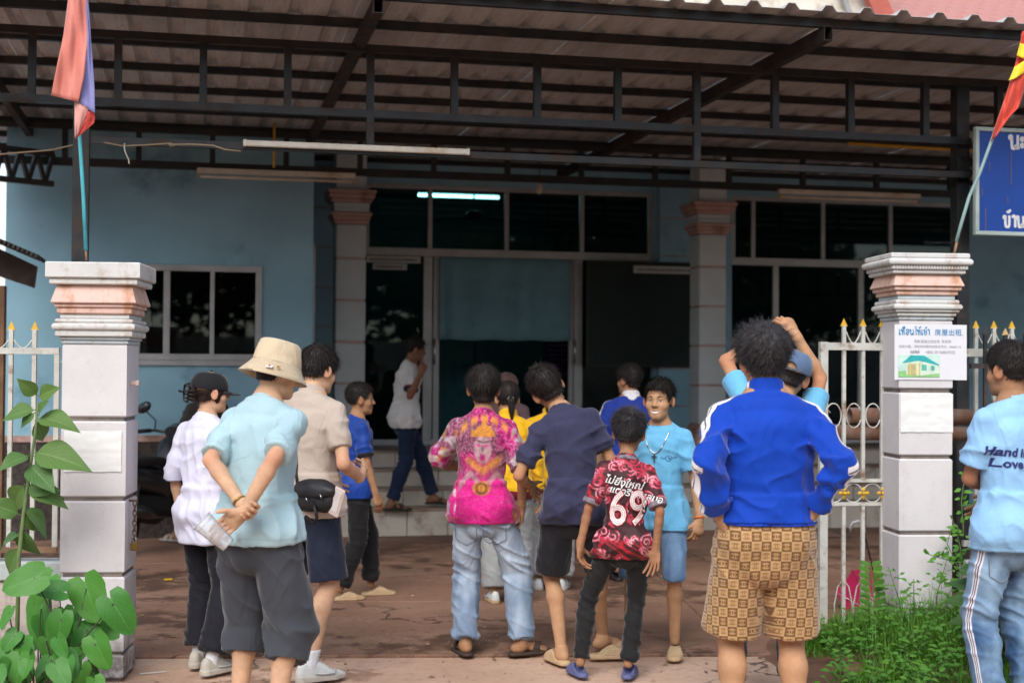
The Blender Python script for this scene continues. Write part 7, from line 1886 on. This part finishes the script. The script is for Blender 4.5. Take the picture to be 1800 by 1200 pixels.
MB().tube([(0, .54, 1.0), (0, .66, .7), (0, .8, .28)], .03, 8).build('fork', BB, BK, True); blob('instrument_cowl', [(.46, 1.02, .08, .05), (.6, 1.02, .11, .08), (.68, .98, .06, .05)], BB); blob('under_body', [(-.3, .4, .08, .12), (.1, .35, .1, .14), (.35, .38, .07, .12)], BR); MB().tube([(-.1, -.05, .26), (-.2, -.12, .0)], .01, 6).build('side_stand', CR, BK)
# --- pink umbrella lying open behind the gate
uc = at(1528, 1046, 9.7); UM = empty('umbrella', 'open crimson umbrella lying on the ground behind the gate', 'umbrella', (uc.x, uc.y, 0))
hk = at(1517, 925, 9.4)-Vector((uc.x, uc.y, 0)); cen = Vector((.06, 0, .12)); apex = cen - (hk-cen).normalized()*.13; axd = (hk-cen).normalized(); e1 = axd.orthogonal().normalized(); e2 = axd.cross(e1)
CRI = M('crimson_cloth', (.5, .012, .09), .6, .12, 4, .15, 60); rim = [cen+(e1*math.cos(k*math.pi/4+.3)+e2*math.sin(k*math.pi/4+.3))*.3 for k in range(8)]
for k in range(8):
    a, b = rim[k], rim[(k+1) % 8]; vs, fs = [], []; n = 6
    for i in range(n+1):
        t = i/n; r = t
        for j in range(n+1):
            q = a*(1-j/n)+b*(j/n); bul = math.sin(t*math.pi*.5); p = apex + (q-apex)*t - axd*(.06*math.sin(t*math.pi)*1.0) ; inw = (cen-q)*(.06*math.sin(math.pi*j/n)*t); vs.append(p+inw)
    for i in range(n):
        for j in range(n): c = i*(n+1)+j; fs.append((c, c+1, c+n+2, c+n+1))
    MB().add(vs, fs).build('panel', CRI, UM, True)
    MB().tube([apex, apex+(rim[k]-apex)*.5-axd*.06, rim[k]], .003, 5).build('rib', HND, UM, True)
MB().tube([apex-axd*.05, hk-axd*.1], .006, 8).build('shaft', M('umbrella_shaft', (.03, .03, .04), .4), UM, True)
hd_ = [hk-axd*.1, hk-axd*.02]; sdv = Vector((-.9, -.1, -.2)).normalized(); hd_ += [hk+axd*.03+sdv*.0, hk+axd*.055+sdv*.025, hk+axd*.05+sdv*.06, hk+axd*.02+sdv*.082, hk-axd*.03+sdv*.085]
MB().tube(hd_, .012, 8).build('handle', M('umbrella_handle', (.5, .5, .52), .4), UM, True)
# --- bag and phone of the man in the polo
bp = at(556, 872, 7.33); BG = empty('shoulder_bag', 'black nylon shoulder bag hanging at the hip of the man in the polo', 'bag', bp, R_(-30)); NY = M('black_nylon', (.01, .01, .012), .5, .2, 12, .3, 60)
def bagf(P):
    q = P; d = ell(q, V3(0, 0, -.01), (.13, .055, .1)); d = smax(d, -(q[:, 2]+.085), .03); d = smax(d, q[:, 2]-.06, .03); return d+.012*(vnoise(q*V3(16, 30, 22))-.5)+.006*np.abs(np.sin(q[:, 0]*40+q[:, 2]*30))*.5
bv, bf_ = snet(bagf, V3(-.17, -.1, -.13), V3(.17, .1, .12), .007); link('bag_body', npmesh('bag_body', bv, bf_), NY, BG)
def flapf(P): d = ell(P, V3(.0, -.01, .03), (.137, .062, .062)); d = np.maximum(d, -(P[:, 2]-.0-.05*np.abs(P[:, 0]))); return d+.008*(vnoise(P*V3(20, 30, 30)+4)-.5)
bv, bf_ = snet(flapf, V3(-.17, -.1, -.06), V3(.17, .1, .13), .007); link('flap', npmesh('flap', bv, bf_), NY, BG)
MB().tube([(-.12, 0, .03), (-.15, .02, .12), (-.17, .08, .3), (-.12, .12, .46)], .008, 6).build('strap', NY, BG, True); MB().tube([(.02, -.05, -.02), (.06, -.07, -.1), (.03, -.06, -.13), (-.03, -.05, -.1)], .009, 6).build('loop_strap', NY, BG, True)
for x, z in ((.07, .02), (-.02, .0)): MB().tube([(x, -.06, z), (x+.012, -.064, z-.02)], .004, 6).build('zip_pull', CR, BG, True)
ph = at(592, 882, 7.25); PH = empty('phone', 'phone in a pale pink case hanging beside the black bag', 'phone', ph, R_(-35)); MB().bbox(-.035, .035, -.006, .006, -.075, .075, .005).xf(Matrix.Rotation(.35, 4, 'Y')).build('case', M('pale_pink_case', (.62, .48, .44), .4), PH); MB().bbox(-.024, .024, -.0095, -.0062, -.055, .06, .002).xf(Matrix.Rotation(.35, 4, 'Y')).build('case_pocket', M('case_white', (.6, .55, .52), .5), PH)
# --- unseen wall and house added across the lane to block sky reflections
LANE = MB().bbox(-26, 26, -.2, .2, 0, 2.4, .02).build('added_lane_wall', M('lane_plaster', (.4, .36, .3), .9, .2, 1, .2, dirt=(.15, .1, .07), dirt_amt=.5)); LANE.location = (0, -9, 0); tag(LANE, 'unseen plastered wall added across the lane to block the sky', 'wall')
OH = empty('added_lane_house', 'unseen red-roofed house added across the lane to block the sky', 'house', (-6, -16, 0)); MB().box(-7, 7, -3, 3, 0, 4.2).build('wall', M('lane_house_wall', (.38, .3, .24), .9), OH); MB().add([(-8, 4, 4.0), (8, 4, 4.0), (7, 0, 6.4), (-7, 0, 6.4), (8, -4, 4.0), (-8, -4, 4.0)], [(0, 1, 2, 3), (4, 5, 3, 2), (1, 4, 2), (5, 0, 3), (0, 5, 4, 1)]).build('roof', M('lane_house_roof', (.24, .07, .05), .8), OH)
# ---- foliage
def leafm(name, col, rib, rough=.6):
    t = NT(name); c = Vector(col); u = t.sep(t.attr('luv').outputs['Vector'])
    vein = t.math('LESS_THAN', t.math('ABSOLUTE', t.math('SUBTRACT', t.math('FRACT', t.math('MULTIPLY', t.math('SUBTRACT', u[1], t.math('MULTIPLY', t.math('ABSOLUTE', u[0]), .55)), 7)), .5)), .05)
    mid = t.math('LESS_THAN', t.math('ABSOLUTE', u[0]), .03)
    info = t.n('ShaderNodeObjectInfo'); rnd = t.math('ADD', info.outputs['Random'], t.math('MULTIPLY', u[2], 1.2), clamp=True)
    cc = t.mix(t.noise(9, 3), tuple(c*.8), tuple(c*1.25)); cc = t.mix(t.math('MULTIPLY', rnd, .5), cc, (c.x*2.1, c.y*1.45, c.z*.8)); cc = t.mix(t.math('MAXIMUM', t.math('MULTIPLY', vein, .35), t.math('MULTIPLY', mid, .7)), cc, rib)
    d = t.n('ShaderNodeBsdfPrincipled'); t.set(d.inputs['Base Color'], cc); d.inputs['Roughness'].default_value = rough; d.inputs['Specular IOR Level'].default_value = .35; t.set(d.inputs['Normal'], t.bump(t.math('ADD', vein, mid), .3, .003))
    tr = t.n('ShaderNodeBsdfTranslucent'); t.set(tr.inputs[0], t.mix(.5, cc, (c.x*1.6, c.y*1.5, c.z*.6))); mx = t.n('ShaderNodeMixShader'); mx.inputs[0].default_value = .17
    t.t.links.new(d.outputs[0], mx.inputs[1]); t.t.links.new(tr.outputs[0], mx.inputs[2]); t.t.links.new(mx.outputs[0], t.out.inputs[0]); return t.m
def leaf_mesh(kind, L=1.0, W=.5, bend=.35, n=10, fold=.18, seed=0):
    """leaf from the stalk at the origin along +y, face up"""
    vs, fs, uv = [], [], []; ns = 4; rng = random.Random(seed); a0 = rng.uniform(0, 6)
    for i in range(n+1):
        t = i/n
        if kind == 'ovate': w = W*math.sin(math.pi*min(1, t**.8))*(1-.25*t)*1.05 if 0 < t < 1 else 0.002
        elif kind == 'heart':
            w = W*(math.sqrt(max(0, 1-((t-.36)/.64)**2))*(1-.15*t) if t > .36 else math.sqrt(max(0, 1-((t-.36)/.5)**2)))
            if t >= 1: w = .003
        else: w = W*(1-t)**.6*min(1, t*6+.2)
        for j in range(-ns, ns+1):
            s_ = j/ns; x = s_*w; y = L*t
            if kind == 'heart' and t < .36: y = L*(.36-(.36-t)*(1 if abs(s_) > .2 else .55+2.2*abs(s_)))
            z = -bend*L*t*t+fold*abs(x)+.012*L*math.sin(t*9+s_*3+a0)*(abs(s_)+.2)
            vs.append((x, y, z)); uv.append((s_, t, 0))
    m = 2*ns+1
    for i in range(n):
        for j in range(2*ns): k = i*m+j; fs.append((k, k+1, k+m+1, k+m))
    me = npmesh('leaf', np.array(vs, dtype=f32), np.array(fs, dtype=np.int32)); set_attr(me, 'luv', np.array(uv, dtype=f32)); return me
def place_leaf(par, me, base, tip, size, roll=0, face=Vector((0, -1, .6)), name='leaf'):
    """leaf with its stalk end at base pointing to tip"""
    o = bpy.data.objects.new(name, me); COL.objects.link(o); o.parent = par
    y = (tip-base).normalized(); z = face.normalized(); z = (z-y*z.dot(y)); z = z.normalized() if z.length > .05 else y.orthogonal(); x = y.cross(z)
    Rm = Matrix((x, y, z)).transposed().to_4x4() @ Matrix.Rotation(roll, 4, 'Y')
    o.matrix_basis = Matrix.Translation(base) @ Rm @ Matrix.Diagonal((size, size, size, 1)); return o
LEAF1 = leafm('shrub_leaf', (.075, .17, .05), (.22, .34, .12)); LEAF2 = leafm('taro_leaf', (.045, .19, .03), (.12, .32, .08), .48); LEAF3 = leafm('weed_leaf', (.07, .22, .03), (.14, .32, .07)); LEAF4 = leafm('dark_leaf', (.035, .1, .03), (.08, .17, .06))
def with_mat(me, m): me.materials.clear(); me.materials.append(m); return me
ov = [with_mat(leaf_mesh('ovate', 1, .33, b, 10, .3, i), LEAF1) for i, b in enumerate((.15, .3, .45))]
sb_ = at(30, 1080, 7.05); sb_.z = .02
SHR = empty('broad_leaf_shrub', 'tall young shrub with large ovate leaves before the fence', 'shrub', sb_)
stem = [(28, 1075), (33, 980), (42, 900), (52, 830), (62, 760), (67, 705)]; SP_ = [at(x, y, 7.05)-sb_ for x, y in stem]; SP_[0] = Vector((0, 0, 0))
STM = M('green_stem', (.13, .19, .07), .7, .2, 12); MB().tube(SP_, [.012, .011, .01, .0085, .007, .004], 8).build('stem', STM, SHR, True)
SL_ = [((67, 695), (31, 667), 0), ((68, 697), (99, 681), 0), ((64, 720), (5, 727), 1), ((62, 725), (34, 745), 2), ((65, 735), (127, 734), 2), ((68, 730), (75, 702), 1), ((62, 738), (80, 778), 1), ((52, 800), (5, 812), 1), ((57, 800), (108, 808), 0), ((58, 795), (140, 803), 2), ((50, 815), (90, 852), 1), ((44, 850), (14, 898), 1), ((46, 855), (99, 858), 1), ((44, 858), (118, 874), 2), ((40, 890), (95, 938), 1), ((36, 905), (-20, 880), 1), ((40, 900), (78, 932), 2), ((36, 925), (56, 985), 2), ((34, 940), (-10, 960), 1), ((35, 960), (10, 1010), 0)]
for i, (a, b, k) in enumerate(SL_):
    dp = random.uniform(-.14, .1); base = at(a[0], a[1], 7.05)-sb_; tip = at(b[0], b[1], 7.05+dp)-sb_; L_ = (tip-base).length
    me = ov[k]; place_leaf(SHR, me, base+(tip-base)*.08, tip, L_*random.uniform(.88, 1.05), random.uniform(-.5, .5), Vector((random.uniform(-.5, .5), -1, random.uniform(.3, 1))))
    MB().tube([base, base+(tip-base)*.1], .003, 5).build('stalk', STM, SHR)
ht = [with_mat(leaf_mesh('heart', 1, .38, b, 12, f, i+5), LEAF2) for i, (b, f) in enumerate(((.1, .12), (.25, .2), (.4, .1)))]
for gi, (gpx, gY, leaves, lab) in enumerate(((60, 6.75, [((75, 1010), (2, 1035)), ((76, 1052), (56, 1140)), ((92, 1010), (48, 1055)), ((147, 1018), (172, 1095)), ((115, 1040), (62, 1030)), ((110, 1076), (95, 1130)), ((130, 1080), (120, 1115)), ((150, 1095), (165, 1150)), ((192, 1048), (228, 1108)), ((170, 1098), (208, 1118)), ((152, 1112), (130, 1160)), ((80, 1120), (85, 1150))], 'clump of heart-shaped taro leaves at the foot of the padlock pillar'), (15, 6.5, [((20, 1068), (0, 1105)), ((30, 1110), (5, 1140)), ((45, 1120), (25, 1165)), ((85, 1155), (60, 1190)), ((120, 1155), (115, 1190)), ((145, 1165), (140, 1205)), ((100, 1120), (115, 1155)), ((165, 1120), (185, 1175)), ((40, 1160), (10, 1190)), ((20, 1180), (40, 1215)), ((165, 1190), (175, 1215)), ((75, 1185), (90, 1215))], 'lower clump of taro leaves with dark stems before the low wall'))):
    b0_ = at(gpx+40, 1240, gY); b0_.z = -.04; TA = empty('taro_plant', lab, 'plant', b0_)
    for i, (a, b) in enumerate(leaves):
        dp = random.uniform(-.2, .2); pa = at(a[0], a[1], gY+dp)-b0_; pb = at(b[0], b[1], gY+dp-.05)-b0_; L_ = max(.1, (pb-pa).length)*1.12
        st = pa+(pb-pa)*.2; place_leaf(TA, ht[i % 3], pa-(pb-pa)*.12, pb, L_, random.uniform(-.5, .5), Vector((random.uniform(-.5, .5), -1, random.uniform(.2, .8))))
        gr = Vector((random.uniform(-.12, .12), random.uniform(-.08, .08), 0)); MB().tube([gr, gr*.5+st*.5+Vector((random.uniform(-.03, .03), .02, .05)), st], [.006, .0045, .003], 6).build('stalk', M('dark_stalk', (.05, .035, .03), .5, .3), TA, True)
for gi, (x0, x1, y0, y1, gY, n_, lab) in enumerate(((0, 170, 1060, 1180, 7.0, 26, 'dense thicket of small taro leaves close against the low wall'), (-40, 130, 1130, 1230, 6.3, 22, 'young taro leaves sprouting at the edge of the apron'))):
    b0_ = at((x0+x1)/2, 1230, gY); b0_.z = -.04; TA = empty('taro_plant', lab, 'plant', b0_); rg = random.Random(gi+3)
    for i in range(n_):
        x, y = rg.uniform(x0, x1), rg.uniform(y0, y1); dp = rg.uniform(-.15, .2); s_ = rg.uniform(24, 50); pa = at(x, y, gY+dp)-b0_; pb = at(x+rg.uniform(-22, 22), y+s_, gY+dp-.04)-b0_
        place_leaf(TA, ht[i % 3], pa, pb, (pb-pa).length*1.2, rg.uniform(-.5, .5), Vector((rg.uniform(-.7, .7), -1, rg.uniform(.2, 1))))
        gr = Vector((pa.x*.6+rg.uniform(-.08, .08), rg.uniform(-.05, .1), 0)); st = pa+(pb-pa)*.25; MB().tube([gr, gr*.4+st*.6+Vector((0, .03, .03)), st], [.005, .004, .0025], 5).build('stalk', M('dark_stalk', (.05, .035, .03), .5, .3), TA, True)
# weeds and grass on the right
def grass(name, label, n, area, hgt, mat, wid=.006, seed=1, z0=0):
    rng = np.random.RandomState(seed); pts = []
    while len(pts) < n:
        x, y = rng.rand(2); P_ = area(x, y)
        if P_ is not None: pts.append(P_)
    A = np.array(pts, dtype=f32); k = len(A); an = rng.rand(k)*6.283; L_ = hgt*(.45+.8*rng.rand(k))*A[:, 3]; ln = np.stack([np.cos(an), np.sin(an), np.zeros(k)], 1); sd = np.stack([-np.sin(an), np.cos(an), np.zeros(k)], 1); bend = rng.rand(k)*.9+.1
    vs = []; S = 3
    for j in range(S+1):
        t = j/S; c = A[:, :3]+ln*(L_*bend*t*t)[:, None]+np.array([0, 0, 1])*(L_*t*(1-.4*bend*t))[:, None]; w = wid*(1-t*.9)
        vs += [c-sd*w/2, c+sd*w/2]
    V_ = np.stack(vs, 1).reshape(-1, 3); idx = np.arange(k)[:, None, None]*2*(S+1); fq = np.array([[2*j, 2*j+1, 2*j+3, 2*j+2] for j in range(S)])[None]; F_ = (idx+fq).reshape(-1, 4)
    me = npmesh(name, V_, F_); set_attr(me, 'luv', np.stack([np.full(len(V_), .5), np.full(len(V_), .5), np.repeat(rng.rand(k)**2, 2*(S+1))], 1).astype(f32)); o = link(name, me, mat); tag(o, label, 'grass', kind='stuff'); return o
def mound(x, y):
    return .13*math.exp(-(((x-2.55)/1.0)**2+((y-8.1)/1.1)**2))
em = MB(); nx, ny = 40, 40; ev, ef = [], []
for j in range(ny+1):
    for i in range(nx+1): x = 1.25+4.2*i/nx; y = 6.0+3.6*j/ny; e_ = min(1, min(i, nx-i, j, ny-j)/4); ev.append((x, y, -.06+e_*(.045+mound(x, y)+.015*math.sin(x*9)*math.sin(y*7))))
for j in range(ny):
    for i in range(nx): k = j*(nx+1)+i; ef.append((k, k+1, k+nx+2, k+nx+1))
tag(MB().add(ev, ef).build('verge', EARTH, None, True), kind='structure')
def area_r(x, y):
    X = 1.3+3.6*x; Y = 6.2+2.6*y
    edge = 1.62+.35*(Y-6.4)*.25+.18*math.sin(Y*5)
    if Y > 8.6: return None
    left = 1.75+.12*math.sin(Y*6)-.2*max(0, (Y-7.6))
    if X < left: return None
    sp = min(1, (X-left)/.35); pn = .5+.5*math.sin(X*5.3+math.sin(Y*4)*1.5)*math.cos(Y*4.1+X)
    if random.random() > .25+.9*pn: return None
    sp *= .55+.7*pn
    return (X, Y, mound(X, Y)-.02, .45+.75*sp*random.random()+.25*sp)
grass('grass', 'thick green grass and weeds round the poster pillar', 24000, area_r, .17, leafm('grass_green', (.06, .19, .02), (.1, .26, .04), .5), .008, 3)
# small-leaved weeds
wl = [with_mat(leaf_mesh('ovate', 1, .3, .3, 4, .2, i), LEAF3) for i in range(2)]; dl = with_mat(leaf_mesh('ovate', 1, .3, .35, 8, .25, 3), LEAF4)
def weed(px, py, Y, h, nl, size, label, name='weed', spread=.5, me=None, seed=0, zb=None, group=None):
    rng = random.Random(seed+int(px)); b = at(px, py, Y); b.z = (mound(b.x, b.y)-.02) if zb is None else zb; W_ = empty(name, label, 'plant', b, 0, group)
    tip = Vector((rng.uniform(-.1, .1), rng.uniform(-.05, .05), h)); m = MB(); m.tube([Vector((0, 0, 0)), tip*.5+Vector((rng.uniform(-.03, .03), 0, 0)), tip], [.004, .003, .0015], 5)
    for i in range(nl):
        t = .2+.8*i/nl; p = tip*t; an = i*2.4+rng.uniform(-.4, .4); dv = Vector((math.cos(an), math.sin(an)*.7-.2, rng.uniform(.1, .7))).normalized(); L_ = spread*h*(.25+.35*(1-t))
        m.tube([p, p+dv*L_], .0012, 4); place_leaf(W_, (me or wl[i % 2]), p+dv*L_, p+dv*(L_+.1), size*rng.uniform(.7, 1.2), 0, Vector((rng.uniform(-.6, .6), -.6, 1)))
        if L_ > .03: place_leaf(W_, (me or wl[i % 2]), p+dv*L_*.6, p+dv*L_*.6+dv.cross(Vector((0, 0, 1)))*.1, size*.8, 0, Vector((0, -.6, 1))); place_leaf(W_, (me or wl[i % 2]), p+dv*L_*.6, p+dv*L_*.6-dv.cross(Vector((0, 0, 1)))*.1, size*.8, 0, Vector((0, -.6, 1)))
    m.build('stem', M('weed_stem', (.09, .16, .04), .7, .2), W_); return W_
for i, (px, py, Y, h) in enumerate(((1590, 1075, 8.35, .38), (1612, 1080, 8.3, .32), (1640, 1085, 8.3, .46), (1570, 1090, 8.1, .25), (1660, 1090, 8.3, .26), (1500, 1120, 7.8, .2), (1540, 1130, 7.6, .2), (1600, 1130, 7.5, .24), (1650, 1150, 7.3, .26), (1480, 1150, 7.4, .16), (1700, 1100, 8.0, .22), (1560, 1165, 7.1, .18), (1620, 1175, 7.0, .2), (1520, 1175, 7.0, .15), (1670, 1180, 6.95, .25), (1460, 1110, 8.0, .18), (1690, 1060, 8.5, .2), (1450, 1165, 7.2, .12), (1585, 1150, 7.25, .18), (1640, 1120, 7.7, .25), (1520, 1100, 8.1, .2), (1500, 1160, 7.2, .14), (1550, 1110, 7.9, .24), (1600, 1165, 7.1, .16), (1660, 1160, 7.15, .22), (1570, 1125, 7.6, .2), (1480, 1130, 7.65, .15), (1630, 1190, 6.85, .2), (1570, 1190, 6.85, .16))):
    weed(px, py, Y, h, 11, .044, 'leafy weed with small pointed leaves growing in the grass', seed=i, group='weeds in the grass by the poster pillar')
# feathery seedling by the gate
b = at(1537, 1110, 8.45); b.z = 0; FE = empty('feathery_seedling', 'upright seedling with feathery paired leaflets by the gate', 'plant', b); tip = at(1530, 985, 8.45)-b
MB().tube([Vector((0, 0, 0)), tip*.5+Vector((.01, 0, 0)), tip], [.005, .004, .002], 6).build('stem', STM, FE)
lf = with_mat(leaf_mesh('ovate', 1, .28, .1, 3, .1, 2), LEAF3)
for i in range(9):
    t = .3+.7*i/9; p = tip*t
    for sg in (-1, 1):
        dv = Vector((sg, random.uniform(-.4, .1), .28)).normalized(); Lr = .085*(1-.35*t); MB().tube([p, p+dv*Lr], .0012, 4).build('stalk', STM, FE)
        for k in range(5):
            q = p+dv*Lr*(.25+.18*k)
            for s2 in (-1, 1): place_leaf(FE, lf, q, q+dv.cross(Vector((0, 1, 0)))*s2*.05+dv*.02, .032, 0, Vector((0, -1, .5)), 'leaflet')
# vine on the right of the poster pillar
b = at(1690, 1090, 8.6); b.z = 0; VI = empty('creeper', 'thin creeper with bright small leaves climbing beside the poster pillar', 'plant', b)
paths = [[(1695, 1090), (1690, 1000), (1688, 960), (1672, 905)], [(1692, 990), (1670, 985), (1645, 978), (1628, 972)], [(1690, 1030), (1660, 1022), (1640, 1018)], [(1694, 940), (1690, 880), (1695, 840), (1700, 815)], [(1690, 1010), (1665, 955), (1672, 930)]]
for pth in paths:
    P_ = [at(x, y, 8.6)-b for x, y in pth]; MB().tube(P_, .0028, 5).build('stem', STM, VI)
    for a, c in zip(P_, P_[1:]):
        for k in range(7):
            q = a+(c-a)*(k/7); dv = Vector((random.uniform(-1, 1), random.uniform(-.8, .1), random.uniform(-.3, 1))).normalized(); place_leaf(VI, lf, q+dv*.01, q+dv*.1, random.uniform(.035, .055), 0, Vector((random.uniform(-.5, .5), -1, .6)))
# dark plants behind the striped jeans
for i, (px, py, Y, h) in enumerate(((1775, 1150, 8.0, .7), (1765, 1190, 7.6, .45), (1800, 1120, 8.2, .85), (1770, 1215, 7.3, .38))):
    weed(px, py, Y, h, 14, .17, 'dark broad-leaved plant behind the striped jeans', 'leafy_plant', .55, dl, 50+i, group='dark plants behind the striped jeans')
# trees added out of view to keep bright sky out of the glass
tl_ = with_mat(leaf_mesh('ovate', 1, .35, .3, 3, .2, 9), LEAF4)
def tree(x, y, h, r, label, seed):
    rng = np.random.RandomState(seed); T = empty('added_lane_tree', label, 'tree', (x, y, 0), 0, 'unseen trees added to block the sky'); m = MB().tube([(0, 0, 0), (.1, 0, h*.4), (0, .1, h*.75)], [.2, .15, .06], 8)
    for k in range(7): a = k*.9; m.tube([(0, 0, h*(.4+.05*k)), (r*.5*math.cos(a), r*.5*math.sin(a), h*(.6+.05*k)), (r*.8*math.cos(a), r*.8*math.sin(a), h*(.68+.05*k))], [.07, .04, .015], 6)
    m.build('trunk', M('bark', (.1, .07, .05), .9, .3), T)
    n = 2600; u = rng.normal(size=(n, 3)); u /= np.linalg.norm(u, axis=1, keepdims=True); rad = rng.rand(n)**.4; cl = 1+.25*np.sin(u[:, 0]*5+seed)*np.cos(u[:, 2]*6)
    c = u*(rad*cl)[:, None]*np.array([r, r, h*.34])+np.array([0, 0, h*.72]); d1 = rng.normal(size=(n, 3)); d1 /= np.linalg.norm(d1, axis=1, keepdims=True); d2 = np.cross(d1, rng.normal(size=(n, 3))); d2 /= np.linalg.norm(d2, axis=1, keepdims=True); s_ = .16+.16*rng.rand(n)[:, None]
    V_ = np.stack([c-d1*s_, c-d2*s_*.5, c+d1*s_, c+d2*s_*.5], 1).reshape(-1, 3).astype(f32); me = npmesh('crown', V_, np.arange(4*n, dtype=np.int32).reshape(-1, 4), False); set_attr(me, 'luv', np.tile(np.array([[.5, .5, 0]], dtype=f32), (4*n, 1))); link('crown', me, LEAF4, T)
for i, x in enumerate(np.arange(-24, 30, 3.4)): tree(float(x), -12.5-(i % 2)*2.5, 6.4+(i*37 % 5)*.5, 3.4, 'unseen leafy tree added across the lane to block the sky', i)
# litter
for px, py, Y, m_, lab, sz in ((296, 1013, 10.8, YEL, 'small yellow scrap lying on the yard', .03), (270, 1178, 7.6, PAPER, 'white drinking straw lying on the ground by the pillar', .05)):
    p = at(px, py, Y); p.z = .004 if sz < .04 else -.014; o = (MB().bbox(-sz, sz, -.02, .02, 0, .012, .003) if sz < .04 else MB().tube([(-.07, 0, .004), (.07, .02, .004)], .004, 6)).build('litter', m_); o.location = p; o.rotation_euler.z = .3; tag(o, lab, 'litter')

# grit and dry scraps on the concrete
rng = np.random.RandomState(21); gv_, gf_, sv_, sf_ = [], [], [], []
for i in range(1500):
    y = rng.uniform(6.2, 12.5); x = rng.uniform(-.34*y, .34*y); edge = abs(y-8.25)
    if rng.rand() > .25+.75*math.exp(-(edge/.35)**2) and rng.rand() > .3: continue
    z = -.016 if y < 8.2+.05*x else .0; s_ = rng.uniform(.003, .009)*(1 if rng.rand() < .93 else 1.9); b_ = len(gv_)
    for dx, dy, dz in ((1, 0, 0), (-1, .2, 0), (0, 1, .1), (.1, -1, 0), (0, 0, .9), (0, 0, -.4)): gv_.append((x+dx*s_*rng.uniform(.6, 1.2), y+dy*s_*rng.uniform(.6, 1.2), z+.002+dz*s_*.7))
    for f in ((0, 2, 4), (2, 1, 4), (1, 3, 4), (3, 0, 4), (2, 0, 5), (1, 2, 5), (3, 1, 5), (0, 3, 5)): gf_.append(tuple(b_+k for k in f))
tag(MB().add(gv_, gf_).build('grit', M('grit', (.3, .21, .16), .9, .5, 30)), 'loose grit and small stones scattered on the concrete', 'grit', kind='stuff')
for i in range(70):
    y = rng.uniform(6.3, 10.5); x = rng.uniform(-.33*y, .33*y); z = -.012 if y < 8.2+.05*x else .004; a_ = rng.rand()*6.28; L_ = rng.uniform(.015, .035); c_, s_ = math.cos(a_), math.sin(a_); b_ = len(sv_)
    for u_, w_, h_ in ((-1, 0, 0), (0, .45, .25), (1, 0, .1), (0, -.45, .05)): sv_.append((x+(u_*c_-w_*s_)*L_, y+(u_*s_+w_*c_)*L_, z+h_*L_))
    sf_.append((b_, b_+1, b_+2, b_+3))
tag(MB().add(sv_, sf_).build('dry_leaves', M('dry_leaf', (.24, .15, .07), .8, .5, 8)), 'dry leaf scraps scattered on the ground', 'leaves', kind='stuff')
